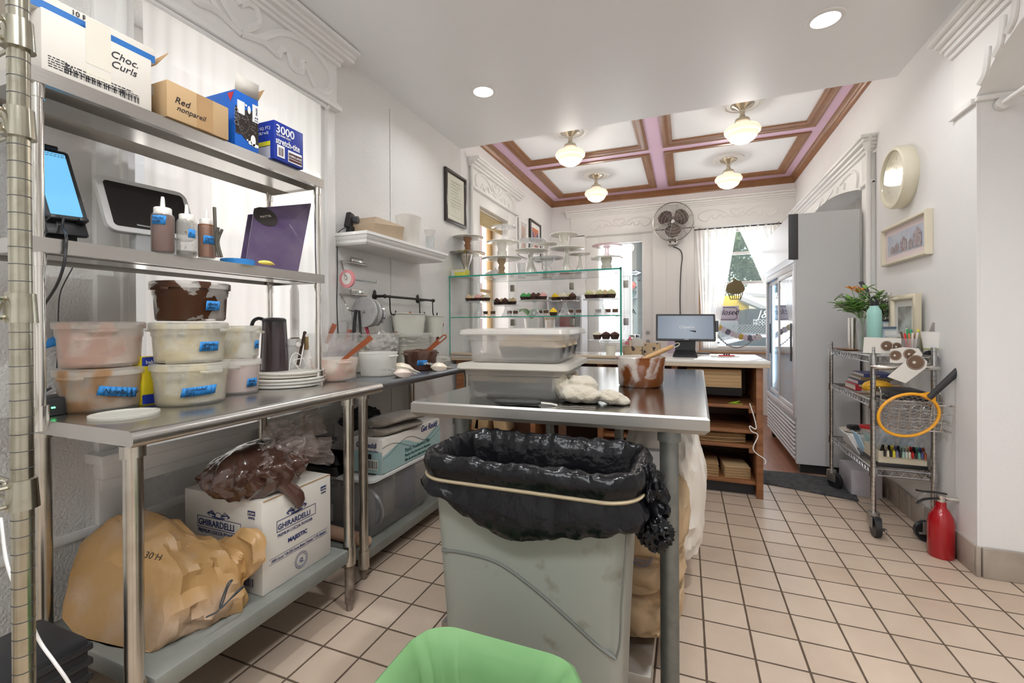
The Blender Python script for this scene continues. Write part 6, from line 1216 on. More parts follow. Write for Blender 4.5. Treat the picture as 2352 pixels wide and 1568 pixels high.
# till
SC = mat('slate_screen', (.12, .15, .19), .25, emis=(.16, .20, .26), estr=.35)
yt = 3.58
p = [at(1507, 721, y=yt + .02), at(1643, 721, y=yt + .05), at(1644, 783, y=yt), at(1506, 781, y=yt - .03)]
t, M, w, h = slabscreen('till_display', 'dark touch till with slate screen on a black stand on the counter', p, .025, BLACK, SC, .014, .008, 'till')
R3 = M.to_3x3(); text('SpotOn', h * .12, M @ V(-.012, -.008, .003), R3 @ V(1, 0, 0), R3 @ V(0, 1, 0), WI, t, bold=.0003); g = MB(); g.tube([M @ V(-.03 + .011 * math.cos(k * PI / 8), -.0 + .008 * math.sin(k * PI / 8), .003) for k in range(16)], .0028, 6, closed=True); g.build('ring_logo', WI, t)
text('SpotOn', h * .05, M @ V(-.008, -h * .47, .003), R3 @ V(1, 0, 0), R3 @ V(0, 1, 0), WI, t)
c = M @ V(0, -h / 2, -.02); zc = .9055; g = MB(); g.loft([[(c.x - .085, c.y - .06, zc), (c.x + .085, c.y - .06, zc), (c.x + .085, c.y + .12, zc), (c.x - .085, c.y + .12, zc)], [(c.x - .085, c.y - .06, zc + .015), (c.x + .085, c.y - .06, zc + .015), (c.x + .085, c.y + .12, zc + .015), (c.x - .085, c.y + .12, zc + .015)], [(c.x - .07, c.y - .0, zc + .05), (c.x + .07, c.y - .0, zc + .05), (c.x + .07, c.y + .06, zc + .05), (c.x - .07, c.y + .06, zc + .05)], [(c.x - .075, c.y + .0, c.z + .08), (c.x + .075, c.y + .0, c.z + .08), (c.x + .075, c.y + .03, c.z + .08), (c.x - .075, c.y + .03, c.z + .08)]]); g.build('stand', BLACK, t, smooth=False)
g = MB(); g.box(w / 2, -.03, -.02, w / 2 + .02, .05, .006, .003, M=M); g.build('card_reader', DGREY, t)
g = MB(); a = at(1650, 818, z=.906); g.box(a.x - .05, a.y - .05, .9055, a.x + .14, a.y + .08, .9075, .001); o = g.build('paper_sheet', mat('paper_white', (.84, .82, .79), .8)); tag(o, 'white sheet lying on the counter right of the till', 'paper')
g = MB(); g.tube([(a.x + .0, a.y - .02, .913), (a.x + .11, a.y - .0, .913)], .0045, 8); o = g.build('red_pen', mat('red_plastic', (.55, .02, .03), .35)); tag(o, 'red pen lying on the white sheet on the counter', 'pen')
g = MB(); [g.tube([(a.x + .04 + k * .016, a.y + .035, .912), (a.x + .045 + k * .016, a.y + .035, .922)], .006, 8) for k in range(3)]; o = g.build('binder_clip', BLACK); tag(o, 'small black clip behind the red pen on the counter', 'clip')
g = MB(); a = at(1600, 812, z=.906); g.box(a.x - .02, a.y, .9055, a.x + .10, a.y + .07, .913, .002); o = g.build('keypad', BLACK); tag(o, 'flat black keypad beside the till base', 'keypad')
# little things between case and till
TQ = mat('spotted_kraft', (.42, .30, .18), .7, vary=1, vscale=28, c2=(.03, .02, .02), thr=(.56, .6))
def bxat(name, label, u0, u1, vb, vt, y, dep, m, cat='box', group=None):
    a, b = at(u0, vb, y=y), at(u1, vt, y=y); zb_ = .9055; g = MB(); g.box(a.x, y, zb_, b.x, y + dep, b.z, .002); o = g.build(name, m); tag(o, label, cat, group); return o
bxat('spotted_box', 'brown spotted gift box left of the till, in front', 1431, 1474, 812, 796, 3.46, .08, TQ, group='spotted gift boxes'); bxat('spotted_box', 'brown spotted gift box directly left of the till', 1478, 1516, 812, 788, 3.48, .08, TQ, group='spotted gift boxes')
o = bxat('card_box', 'plain white grey card standing behind the spotted gift boxes', 1440, 1481, 812, 778, 3.62, .01, CARDW)
for u, v, lb in ((1447, 780, 'small gnome figure with pink hat, taller one'), (1440, 790, 'small gnome figure with pink hat, shorter one')):
    p = at(u, v, y=3.56); t = thing('gnome_figure', lb + ' beside the gift boxes', 'figurine', (p.x, p.y, .9055)); g = MB(); g.lathe([(.001, 0), (.017, 0), (.015, .04), (.010, p.z - .9055)], (p.x, p.y, .9055), 16); g.build('body', mat('figurine_cream', (.75, .55, .42), .5), t); g = MB(); g.lathe([(.014, 0), (.012, .012), (.004, .022), (.001, .024)], (p.x, p.y, p.z), 16); g.build('hat', mat('figurine_pink', (.75, .15, .22), .5), t)
x, y = at(1457, 808, y=3.80).x, 3.80; t = thing('glass_jar', 'glass jar with silver lid on the counter by the case', 'jar', (x, y, .9055)); zt2 = at(1457, 770, y=3.8).z; g = MB(); g.lathe([(.001, 0), (.042, 0), (.042, zt2 - .92), (.001, zt2 - .92)], (x, y, .9055), 24); g.build('jar', GLASSC, t); g = MB(); g.lathe([(.001, 0), (.044, 0), (.044, .02), (.001, .02)], (x, y, zt2 - .0145), 24); g.build('lid', CHROME, t)
# ---- glass display case
X0, X1, Y0, Y1, ZC0, ZC1 = -1.825, -.437, 3.27, 3.83, .9055, 1.553
D_ = thing('display_case', 'glass display case with green edged shelves full of cupcakes and cake stands', 'display case', ((X0 + X1) / 2, 3.55, ZC0))
def pane(name, x0, y0, z0, x1, y1, z1, edges=True):
    g = MB(); g.box(x0, y0, z0, x1, y1, z1); p_ = g.build(name, GLASS, D_, smooth=False); return p_
def edge(pa, pb, r=.006): 
    g = MB(); a, b = Vector(pa), Vector(pb); g.box(min(a.x, b.x) - r, min(a.y, b.y) - r, min(a.z, b.z) - r, max(a.x, b.x) + r, max(a.y, b.y) + r, max(a.z, b.z) + r); g.build('glass_edge', GEDGE, D_, smooth=False)
pane('top_pane', X0, Y0, ZC1 - .008, X1, Y1, ZC1); pane('front_pane', X0, Y1 - .008, ZC0, X1, Y1, ZC1 - .009); pane('side_pane', X0, Y0, ZC0, X0 + .006, Y1 - .009, ZC1 - .009); pane('side_pane', X1 - .006, Y0, ZC0, X1, Y1 - .009, ZC1 - .009)
zs1 = at(1200, 726, y=Y0).z
pane('shelf_pane', X0 + .01, Y0 + .01, zs1 - .006, X1 - .01, Y1 - .05, zs1)
edge((X0, Y0, ZC1 - .004), (X1, Y0, ZC1 - .004)); edge((X0 + .01, Y0 + .01, zs1 - .003), (X1 - .01, Y0 + .01, zs1 - .003), .0038); edge((X1, Y0, ZC0), (X1, Y0, ZC1)); edge((X0, Y0, ZC0), (X0, Y0, ZC1), .003); edge((X0, Y1, ZC1 - .003), (X1, Y1, ZC1 - .003), .0015); edge((X1, Y1, ZC0), (X1, Y1, ZC1), .002)
for x in (X0 + .35, X0 + .90, X1 - .03):
    for z in (ZC1 - .07, zs1 - .045):
        g = MB(); g.box(x - .02, Y1 - .035, z - .03, x + .02, Y1 - .009, z + .03, .004); g.build('shelf_bracket', mat('clouded_bracket', (.36, .35, .30), .3, .7), D_)
        g = MB(); g.box(x - .012, Y0 + .02, z + .035, x + .012, Y0 + .05, z + .04, .001); g.build('shelf_clip', CHROME, D_)
g = MB(); g.box(X0, Y0 + .0, ZC0 - .0, X1 + .01, Y0 + .02, ZC0 + .02, .003); g.build('base_rail', CE, D_)
# ---- cake stands
PORC = mat('white_porcelain', (.83, .81, .74), .25, coat=.5); CRY = GLASSC; SILV = mat('silver_plate', (.60, .56, .50), .1, 1); WPED = mat('turned_wood', (.42, .21, .10), .4, vary=.5, vscale=12); WPL = mat('pale_turned_wood', (.56, .40, .24), .45, vary=.4, vscale=12); PG = sheet('pink_glass', (.85, .45, .48), .6, .04, 2.0)
def stand(label, u, hw, vp, z0, y, plate, ped, style='col', group='cake stands on top of the display case', scallop=0, rim=0, zt=None):
    """plate centre column u, half width hw px, plate height pixel vp, standing on z0 at depth y"""
    c = at(u, vp, y=y); r = abs(at(u + hw, vp, y=y).x - at(u - hw, vp, y=y).x) / 2; zp_ = c.z if zt is None else zt; h = max(zp_ - z0, .03)
    t = thing('cake_stand', label, 'cake stand', (c.x, y, z0), 0, group); pb = min(r * .5, .06)
    P_ = {'col': [(.001, 0), (pb, 0), (pb * .95, .008), (pb * .5, h * .18), (pb * .28, h * .35), (pb * .26, h * .8), (pb * .5, h * .97), (.001, h * .97)],
          'flare': [(.001, 0), (pb * .9, 0), (pb * .6, h * .08), (pb * .38, h * .3), (pb * .36, h * .45), (pb * .75, h * .7), (pb * 1.0, h * .97), (.001, h * .97)],
          'turned': [(.001, 0), (pb * .62, 0), (pb * .66, h * .15), (pb * .35, h * .3), (pb * .5, h * .5), (pb * .33, h * .66), (pb * .6, h * .85), (pb * .62, h * .97), (.001, h * .97)],
          'trump': [(.001, 0), (pb, 0), (pb * .9, .006), (pb * .45, h * .45), (pb * .22, h * .8), (pb * .35, h * .97), (.001, h * .97)],
          'solid': [(.001, 0), (pb * .62, 0), (pb * .7, h * .4), (pb * .55, h * .55), (pb * .75, h * .97), (.001, h * .97)]}[style]
    g = MB(); g.lathe(P_, (c.x, y, z0), 24); g.build('pedestal', ped, t)
    wb = (lambda a, zz: .035 * math.sin(a * scallop)) if scallop else None
    g = MB(); g.lathe([(.001, h * .97), (r * .6, h * .97), (r * .97, h - .002), (r, h + .002 + rim), (r * .98, h + .006 + rim), (r * .9, h + .005), (.001, h + .005)], (c.x, y, z0), 48 if not scallop else 96, wob=wb); g.build('plate', plate, t, ang=50)
    return (c.x, y, z0 + h + .0055)
zc = ZC1 + .0005
p = stand('wide silver plated cake stand at the left end of the case top', 1070, 41, 583, zc, 3.46, SILV, SILV, 'flare'); stand('white plate on a red brown turned foot, stacked on the silver stand', 1074, 33, 546, p[2], 3.46, PORC, WPED, 'turned')
p = stand('wide cream plate on a pale turned wooden foot, second stack from the left', 1152, 43, 595, zc, 3.46, PORC, WPL, 'turned'); q = stand('white porcelain stand in the middle of the second stack', 1153, 33, 557, p[2], 3.46, PORC, PORC, 'solid'); stand('small clear glass stand on top of the second stack', 1157, 27, 522, q[2], 3.46, CRY, CRY, 'col')
p = stand('white porcelain stand with flared foot, third stack', 1220, 38, 577, zc, 3.46, PORC, PORC, 'trump'); stand('patterned glass stand on the third stack', 1222, 32, 553, p[2], 3.46, CRY, CRY, 'col', scallop=20)
stand('clear glass stand with low plate right of the third stack', 1257, 37, 594, zc, 3.40, CRY, CRY, 'flare'); stand('white scalloped stand behind the clear glass one', 1255, 27, 561, zc, 3.70, PORC, PORC, 'col', scallop=14)
p = stand('large white stand with tall column in the middle of the case top', 1302, 39, 572, zc, 3.46, PORC, PORC, 'trump'); stand('white scalloped stand stacked on the tall white one', 1296, 32, 540, p[2], 3.46, PORC, PORC, 'solid', scallop=12, rim=.002)
stand('small white stand right of the tall white one', 1332, 25, 584, zc, 3.46, PORC, PORC, 'trump')
p = stand('white ruffled stand at the right end of the case top', 1393, 36, 594, zc, 3.43, PORC, PORC, 'solid', scallop=9, rim=.004); stand('pink rimmed glass stand on the ruffled white one', 1394, 35, 565, p[2], 3.43, PG, PG, 'col')
g = MB(); c = at(1138, 625, y=3.66); g.lathe([(.10, 0), (.10, .02), (.09, .055), (.06, .078), (.02, .088), (.001, .09)], (c.x, 3.66, zc), 40); g.ball((c.x, 3.66, zc + .10), .010); o = g.build('glass_dome', GLASSC, solid=.002); tag(o, 'clear glass cake dome behind the second stack of stands', 'cake dome')
g = MB(); c = at(1200, 625, y=3.66); g.lathe([(.001, 0), (.035, 0), (.045, .13), (.043, .13), (.033, .004), (.001, .004)], (c.x, 3.64, zc), 30); o = g.build('glass_vase', GLASSC); tag(o, 'clear glass vase between the stands on the case', 'vase')
a = at(1026, 632, y=3.30); g = MB(); g.box(X0 + .005, 3.29, zc, X0 + .135, 3.37, zc + .055, .002); o = g.build('yellow_green_box', mat('yellow_green_print', (.66, .62, .08), .5)); tag(o, 'small yellow and green box on the left end of the case', 'box'); g = MB(); rect(g, (X0 + .006, 3.2895, zc + .001), UX, UZ, .03, .052, .001); rect(g, (X0 + .04, 3.2895, zc + .035), UX, UZ, .095, .015, .001); g.build('label_panels', CARDW, o, world=False)
# stands inside with cupcakes
DK = mat('dark_cupcake_cup', (.045, .02, .014), .6); ICE = {'cream': mat('ice_cream_white', (.80, .74, .60), .6), 'pink': mat('ice_pink', (.80, .42, .40), .6), 'choc': mat('ice_choc', (.09, .035, .025), .5), 'yel': mat('ice_yellow', (.85, .60, .03), .5), 'grn': mat('ice_green', (.08, .38, .10), .5), 'tan': mat('ice_tan', (.66, .50, .30), .6), 'sage': mat('ice_sage', (.62, .60, .32), .6)}
GI = 'cake stands inside the display case'
zsh = zs1 + .0005
IN = [('first', 1101, 33, 694, 3.45, ['tan', 'pink', 'cream', 'cream', 'tan']), ('second', 1163, 30, 702, 3.60, ['choc', 'choc', 'tan', 'tan', 'cream']), ('third', 1228, 36, 691, 3.50, ['grn', 'choc', 'pink', 'grn', 'choc']), ('fourth', 1297, 32, 692, 3.52, ['yel', 'cream', 'choc', 'cream', 'sage']), ('fifth', 1380, 41, 688, 3.42, ['sage', 'sage', 'sage', 'cream', 'tan'])]
protos = {}
for nm, u, hw, vp, y, fl in IN:
    p = stand('glass cake stand inside the case, %s from the left on the upper shelf' % nm, u, hw, vp, zsh, y, CRY, CRY, 'trump', GI)
    r = abs(at(u + hw, vp, y=y).x - at(u - hw, vp, y=y).x) / 2; k = len(fl)
    for i, f_ in enumerate(fl):
        rr = .030 if nm != 'fifth' else .034; yy = p[1] - .03 + (.04 if i > 2 else 0); xx = p[0] + ((i % 3) - 1) * r * .62 + (.03 if i > 2 else 0)
        col = {'cream': 'cream', 'pink': 'pink', 'choc': 'chocolate', 'yel': 'yellow', 'grn': 'green', 'tan': 'tan', 'sage': 'yellow green'}[f_]
        cupcake('cupcake', '%s frosted cupcake, %s row %s, on the %s stand in the case' % (col, 'front' if i < 3 else 'back', ('left', 'middle', 'right')[i % 3], nm), (xx, yy, p[2]), rr, DK, ICE[f_], 'cupcakes in the display case', .95)
p = at(1271, 722, y=3.36); cupcake('cupcake', 'single yellow frosted cupcake standing on the case shelf by itself', (p.x, 3.36, zsh), .030, DK, ICE['yel'], 'cupcakes in the display case', 1.0)
p = stand('glass cake stand on the case floor at the right end', 1393, 42, 780, ZC0 + .001, 3.42, CRY, CRY, 'trump', GI)
for i, f_ in enumerate(('cream', 'choc', 'choc')): cupcake('cupcake', ['cream striped cupcake left on the lowest stand of the case', 'chocolate cupcake in the middle of the lowest stand of the case', 'chocolate cupcake right on the lowest stand of the case'][i], (p[0] - .065 + .065 * i, 3.40, p[2]), .034, DK, ICE[f_], 'cupcakes in the display case', .6)
c = at(1403, 808, y=3.33); g = MB(); g.lathe([(.001, 0), (.030, 0), (.040, .09), (.042, .092), (.038, .092), (.029, .004), (.001, .004)], (c.x, 3.33, ZC0 + .001), 28); o = g.build('paper_cup', mat('cream_paper_cup', (.80, .77, .66), .5)); tag(o, 'cream paper cup on the floor of the display case', 'cup')
g = MB()
TAGW = mat('brown_price_card', (.20, .11, .07), .6)
for i, u in enumerate((1115, 1132, 1170, 1184, 1240, 1254, 1290, 1311, 1329, 1374, 1396, 1413)):
    y = 3.66; p = at(u, 716, y=y); z = zsh; t = thing('price_tag', 'small brown price card in the case, %s from the left' % ORD[i], 'price tag', (p.x, y, z), 0, 'price cards in the display case'); g = MB(); g.box(p.x - .022, y, z + .03, p.x + .022, y + .002, z + .056); g.build('card', TAGW, t); g = MB(); g.box(p.x - .026, y + .003, z, p.x + .026, y + .006, z + .062); g.build('holder', GLASSC, t)
# things seen through the case, on the dining side
WL = mat('dining_white', (.74, .73, .76), .45)
t = thing('white_cabinet', 'white and lilac storage cabinet standing in the dining corner behind the case', 'cabinet', (-1.2, 5.6, 0)); g = MB(); x0, x1 = -1.78, -1.30; g.box(x0, 5.9, 0, x1, 6.3, .05).box(x0, 5.9, .05, x0 + .02, 6.3, 1.55).box(x1 - .02, 5.9, .05, x1, 6.3, 1.55).box(x0, 6.28, .05, x1, 6.3, 1.55).box(x0 + .02, 5.9, 1.53, x1 - .02, 6.28, 1.55).box(x0 + .02, 5.9, 1.1, x1 - .02, 6.28, 1.12).box(x0 + .02, 5.9, .7, x1 - .02, 6.28, .72); g.build('carcass', WL, t, smooth=False); g = MB().box(x0 + .025, 5.88, .06, x1 - .025, 5.899, .69, .003); g.build('door', WL, t)
g = MB(); g.box(-1.62, 5.95, 1.1205, -1.45, 6.15, 1.30, .004); o = g.build('red_books', mat('dark_red_cover', (.22, .03, .03), .5)); tag(o, 'dark red box on the white cabinet shelf behind the case', 'box')
t = thing('low_shelf', 'low white table by the dining window holding the orchid', 'table', (-1.6, 4.3, 0)); g = MB(); g.box(-1.82, 3.98, 1.05, -1.25, 4.70, 1.08, .004); g.build('top', WL, t)
for x, y in ((-1.80, 4.02), (-1.28, 4.02), (-1.80, 4.66), (-1.28, 4.66)): MB().box(x - .015, y - .015, 0, x + .015, y + .015, 1.05).build('leg', WL, t)
t = thing('orchid', 'orchid with broad green leaves in a white pot seen through the case', 'plant', (-1.45, 4.1, 1.0805)); c = V(-1.40, 4.12, 1.0805); g = MB(); g.lathe([(.001, 0), (.06, 0), (.075, .13), (.07, .13), (.001, .11)], c, 28); g.build('pot', WHITE, t)
for k in range(7):
    an = k * .9; d = V(math.cos(an), math.sin(an), 0); s = V(-d.y, d.x, 0); L_ = .17 + .03 * (k % 3); g = MB(); g.grid(lambda a, b: c + V(0, 0, .12) + d * (a * L_) + UZ * (.10 * math.sin(a * 2.3) - .0) + s * ((b - .5) * .065 * math.sin(PI * min(a * .9 + .08, 1))), 10, 2); g.build('leaf', mat('orchid_leaf', (.10, .24, .06), .4), t, solid=.002)
t = thing('skewer_jar', 'jar of wooden skewers on the low table', 'jar', (-1.3, 4.55, 1.0805)); g = MB(); g.lathe([(.001, 0), (.05, 0), (.055, .12), (.001, .1)], (-1.33, 4.5, 1.0805), 24); g.build('jar', GLASSC, t)
for k in range(14): g = MB(); a = k * .45; g.tube([(-1.33 + .02 * math.cos(a), 4.5 + .02 * math.sin(a), 1.09), (-1.33 + .07 * math.cos(a), 4.5 + .07 * math.sin(a), 1.27)], .003, 5); g.build('stick', CARDL, t)
t, M = frame('framed_picture', 'white framed small picture on the far left wall, near the dining window', (-1.842, 5.11, 2.20), UY, .31, .46, .05, .02, WHITE, mat('mount_grey', (.6, .58, .56), .7), mat('pinkish_art', (.62, .45, .38), .7, vary=.8, vscale=9, c2=(.3, .25, .25)), .04)
t, M = frame('framed_picture', 'dark framed print on the far left wall beside the white framed one', (-1.842, 5.56, 2.24), UY, .44, .50, .03, .025, mat('black_frame', (.03, .022, .018), .3), WHITE, mat('orange_blue_art', (.60, .20, .10), .7, vary=1, vscale=9, c2=(.08, .12, .22), thr=(.45, .55)), .06)
t, M = frame('framed_picture', 'small white framed picture farthest on the far left wall', (-1.842, 6.05, 2.1), UY, .30, .36, .03, .02, WHITE, WHITE, mat('pinkish_art', (.62, .45, .38), .7), .05)
# ================================================================ refrigerator
FR = thing('glass_door_refrigerator', 'tall grey commercial refrigerator with sliding glass doors by the right wall', 'refrigerator', (1.0, 4.7, 0))
GSTEEL = mat('grey_painted_steel', (.60, .605, .61), .38, vary=.2, vscale=2, c2=(.55, .56, .57)); WST = mat('white_painted_steel', (.66, .67, .70), .35); fx, fy0, fy1, fz = .785, 4.0, 5.32, 1.99
g = MB(); g.box(fx, fy0, .07, 1.19, fy0 + .04, fz, .003).box(fx, fy1 - .04, .07, 1.19, fy1, fz, .003).box(1.15, fy0 + .04, .07, 1.19, fy1 - .04, fz).box(fx + .01, fy0 + .04, 1.62, 1.15, fy1 - .04, fz).box(fx + .01, fy0 + .04, .07, 1.15, fy1 - .04, .42); g.build('cabinet', GSTEEL, FR, smooth=False)
g = MB(); g.prism([(fx - .045, fy0 + .0, 1.66), (fx - .0, fy0 + .0, 1.62), (fx - .0, fy0, fz), (fx - .045, fy0, fz - .01)], (0, fy1 - fy0, 0)); g.build('sign_panel', mat('pale_sign_panel', (.66, .67, .72), .25), FR, smooth=False)
g = MB(); g.box(fx - .05, fy0 - .004, 1.64, fx + .015, fy0 + .0, fz, .002); g.build('end_cap', DGREY, FR)
g = MB()
for a, b, z0, z1 in ((fy0, fy0 + .05, .42, 1.62), (fy1 - .05, fy1, .42, 1.62), (fy0 + .05, fy1 - .05, 1.57, 1.62), (fy0 + .05, fy1 - .05, .42, .46)): g.box(fx - .012, a, z0, fx, b, z1, .002)
g.build('door_surround', WST, FR)
for nm, a, b, x in (('sliding_door', fy0 + .05, (fy0 + fy1) / 2 + .03, fx - .008), ('sliding_door', (fy0 + fy1) / 2 - .03, fy1 - .05, fx + .012)):
    g = MB(); 
    for p, q, z0, z1 in ((a, a + .04, .46, 1.57), (b - .04, b, .46, 1.57), (a + .04, b - .04, 1.53, 1.57), (a + .04, b - .04, .46, .50)): g.box(x, p, z0, x + .018, q, z1, .002)
    d = g.build(nm, WST, FR); g = MB(); g.box(x + .007, a + .035, .49, x + .011, b - .035, 1.54); g.build('pane', sheet('fridge_glass', (.7, .85, .95), .80, .02, 2.6), d); g = MB(); g.box(x - .012, (a + .05) if nm and a < 4.3 else b - .1, .85, x, (a + .075) if a < 4.3 else b - .075, 1.15, .004); g.build('pull_handle', DGREY, d)
BLIN = mat('blue_white_interior', (.40, .62, .80), .4)
g = MB(); g.box(fx + .05, fy0 + .045, .43, fx + .055, fy0 + .06, 1.6).box(1.13, fy0 + .045, .43, 1.14, fy1 - .045, 1.61).box(fx + .04, fy1 - .06, .43, 1.13, fy1 - .045, 1.6); g.build('liner', BLIN, FR, smooth=False)
for k, z in enumerate((.66, .90, 1.14, 1.38)): 
    g = MB(); [g.tube([(fx + .06, fy0 + .06 + i * .05, z), (1.12, fy0 + .06 + i * .05, z)], .003, 5) for i in range(24)]; g.tube([(fx + .06, fy0 + .05, z), (fx + .06, fy1 - .06, z)], .004, 5); g.build('wire_shelf', WHITE, FR)
l = bpy.data.lights.new('fridge_tube', 'AREA'); l.shape = 'RECTANGLE'; l.size = .02; l.size_y = 1.0; l.energy = 2.2; l.color = (.75, .9, 1); o = bpy.data.objects.new('fridge_tube', l); COL.objects.link(o); o.location = (fx + .05, fy1 - .08, 1.05); o.rotation_euler = (PI / 2, 0, .6)
g = MB(); g.box(fx + .035, fy1 - .08, .5, fx + .05, fy1 - .062, 1.55); g.build('light_tube', mat('cool_tube', (1, 1, 1), .5, emis=(.7, .9, 1), estr=5), FR)
for i in range(9): g = MB(); z = .10 + i * .033; g.box(fx - .012, fy0 + .04, z, fx - .002, fy1 - .04, z + .018, .002, M=rot('Y', .35, (fx - .006, 0, z))); g.build('grille_slat', WST, FR)
g = MB(); [g.box(fx + .03, y, 0, fx + .36, y + .08, .07) for y in (fy0 + .03, fy1 - .12)]; g.build('plinth', BLACK, FR)
rnd = random.Random(5)
for i in range(10):
    y = 4.15 + .11 * i; z = .9035 if i % 2 else 1.1435; g = MB(); g.lathe([(.001, 0), (.03, 0), (.03, .11), (.012, .15), (.012, .17), (.001, .17)], (fx + .15, y, z), 16); o = g.build('drink_bottle', mat('pale_bottle_%d' % (i % 2), ((.7, .72, .74), (.45, .6, .66))[i % 2], .3)); tag(o, 'pale drink bottle on the %s refrigerator shelf, %s from the front' % (('upper', 'lower')[i % 2], ORD[i // 2]), 'bottle', 'bottles in the refrigerator')
# ================================================================ black mat
g = MB(); pts = [at(1757, 1068, z=.006), at(1752, 1110, z=.006), at(1970, 1150, z=.006), at(1982, 1108, z=.006), at(1860, 1088, z=.006)]; pts = [V(.50, 3.82, .002), V(.52, 3.60, .002)] and [V(.478, 3.96, .001), V(.47, 3.66, .001), V(1.03, 3.49, .001), V(1.10, 3.92, .001), V(.82, 3.97, .001)]
g.prism(pts, (0, 0, .008)); o = g.build('floor_mat', mat('worn_black_mat', (.045, .047, .05), .9, vary=.7, vscale=25, c2=(.11, .11, .11), bump=.8, bscale=150)); tag(o, 'worn black rubber mat in front of the refrigerator', 'mat')
# ================================================================ chrome utility cart
CA = thing('wire_cart', 'chrome wire utility cart on casters by the right wall', 'cart', (1.09, 3.36, 0)); cx0, cx1, cy0, cy1 = .945, 1.205, 2.985, 3.74
CH2 = mat('cart_chrome', (.56, .56, .56), .2, 1, vary=.4, vscale=30, c2=(.35, .35, .35))
for x, y in ((cx0, cy0), (cx1, cy0), (cx0, cy1), (cx1, cy1)):
    g = MB(); post(g, x, y, .115, 1.02, .0125, .0254); g.build('post', [CH2, DGREY], CA)
    RM = rot('Z', -PI / 2 * (x > 1.1) + (.5 if y > 3.5 else 0) * (x < 1.1), (x, y, 0)); g = MB(); g.cyl((x, y, .105), (x, y, .122), .028, n=24, M=RM).box(x - .024, y - .055, .05, x - .020, y + .02, .106, .002, M=RM).box(x + .020, y - .055, .05, x + .024, y + .02, .106, .002, M=RM).box(x + .025, y - .075, .045, x + .04, y - .04, .055, .003, M=RM); cst = g.build('caster', mat('dull_caster_metal', (.42, .40, .37), .4, .9), CA)
    g = MB(); g.cyl((x - .014, y - .032, .053), (x + .014, y - .032, .053), .052, n=30, M=RM); g.build('wheel', BLACK, cst)
def wshelf(z, trus=.035, front=True):
    g = MB()
    for (a, b) in (((cx0, cy0), (cx1, cy0)), ((cx0, cy1), (cx1, cy1)), ((cx0, cy0), (cx0, cy1)), ((cx1, cy0), (cx1, cy1))):
        A_, B_ = V(a[0], a[1], z), V(b[0], b[1], z); g.tube([A_, B_], .0042, 6); g.tube([A_ - UZ * trus, B_ - UZ * trus], .0042, 6); L_ = (B_ - A_).length; n_ = int(L_ / .022); g.tube([A_.lerp(B_, k / n_) - UZ * (trus if k % 2 else 0) for k in range(n_ + 1)], .0022, 5)
    for k in range(1, 26): y = lerp(cy0, cy1, k / 26); g.tube([(cx0, y, z), (cx1, y, z)], .0018, 5)
    for x, y in ((cx0, cy0), (cx1, cy0), (cx0, cy1), (cx1, cy1)): g.cyl((x, y, z - trus - .008), (x, y, z + .008), .018, .0165, n=20)
    g.build('wire_shelf', CH2, CA)
ZS = [at(1905, 800, x=cx0).z if 0 else .962, .735, .415]
z_top = at(2000, 818, x=cx0).z; z_mid = at(1898, 880, y=cy1).z; z_low = at(1893, 1000, y=cy1).z
z_top, z_mid, z_low = .968, z_mid, z_low
for z in (z_top, z_mid, z_low): wshelf(z)
g = MB(); zb_ = .915; g.tube([(cx0 - .0, cy0, zb_), (cx0, cy0 - .035, zb_), (cx0 + .03, cy0 - .05, zb_), (cx1 - .03, cy0 - .05, zb_), (cx1, cy0 - .035, zb_), (cx1, cy0, zb_)], .012, 12); g.build('push_bar', CHROME, CA)
# wire basket hooked on the end
BK = thing('wire_basket', 'chrome wire basket hooked on the near end of the cart', 'basket', (1.08, 2.9, .6)); g = MB(); bxa, bxb = .965, 1.245; zt3, zb3 = .735, .60; ya3, yb3 = 2.86, 2.97
def loopb(z, k): return [(bxa + k, yb3, z), (bxa + k, ya3 + k, z), (bxb - k, ya3 + k, z), (bxb - k, yb3, z)]
g.tube(loopb(zt3, 0), .004, 6, closed=True); g.tube(loopb(lerp(zt3, zb3, .33), .008), .0022, 6, closed=True); g.tube(loopb(lerp(zt3, zb3, .66), .016), .0022, 6, closed=True); g.tube(loopb(zb3, .024), .003, 6, closed=True)
for k in range(7):
    x = lerp(bxa + .01, bxb - .01, k / 6); g.tube(spline([(x, yb3, zt3), (x, yb3, zb3 + .02), (x, yb3 - .02, zb3), (x, ya3 + .04, zb3), (x, ya3 + .024, zb3 + .01), (x, ya3, zt3)], 4), .0022, 6)
for x in (bxa + .01, bxb - .02): g.tube(spline([(x, yb3, zt3), (x, yb3 + .004, zt3 + .05), (x, yb3 + .02, zt3 + .065), (x, yb3 + .03, zt3 + .05)], 4), .003, 6)
g.build('wire_frame', CHROME, BK)
# fly swatter racket
yr = 2.835; c = at(2088, 953, y=yr); t = thing('fly_swatter', 'orange electric fly swatter racket with black grip resting in the wire basket', 'racket', tuple(c)); OR = mat('orange_plastic', (.80, .36, .02), .35)
a0, b0_ = at(2022, 975, y=yr), at(2152, 930, y=yr); ax_ = (b0_ - a0) / 2; cen = (a0 + b0_) / 2; vx = V(ax_.z * -1, 0, ax_.x).normalized() * .102
ring = [cen + ax_ * math.cos(k * PI / 20) + vx * math.sin(k * PI / 20) for k in range(40)]
g = MB(); g.tube(ring, .0075, 8, closed=True); 
th0, th1, h0, h1 = at(2150, 925, y=yr), at(2138, 905, y=yr), at(2135, 912, y=yr), at(2215, 838, y=yr); g.prism([at(2075, 905, y=yr), at(2122, 903, y=yr), at(2148, 898, y=yr), at(2152, 940, y=yr), at(2146, 925, y=yr), at(2110, 908, y=yr)], (0, .012, 0)); g.build('frame', OR, t)
g = MB(); dh = (h1 - h0).normalized(); nh = V(-dh.z, 0, dh.x); L_ = (h1 - h0).length
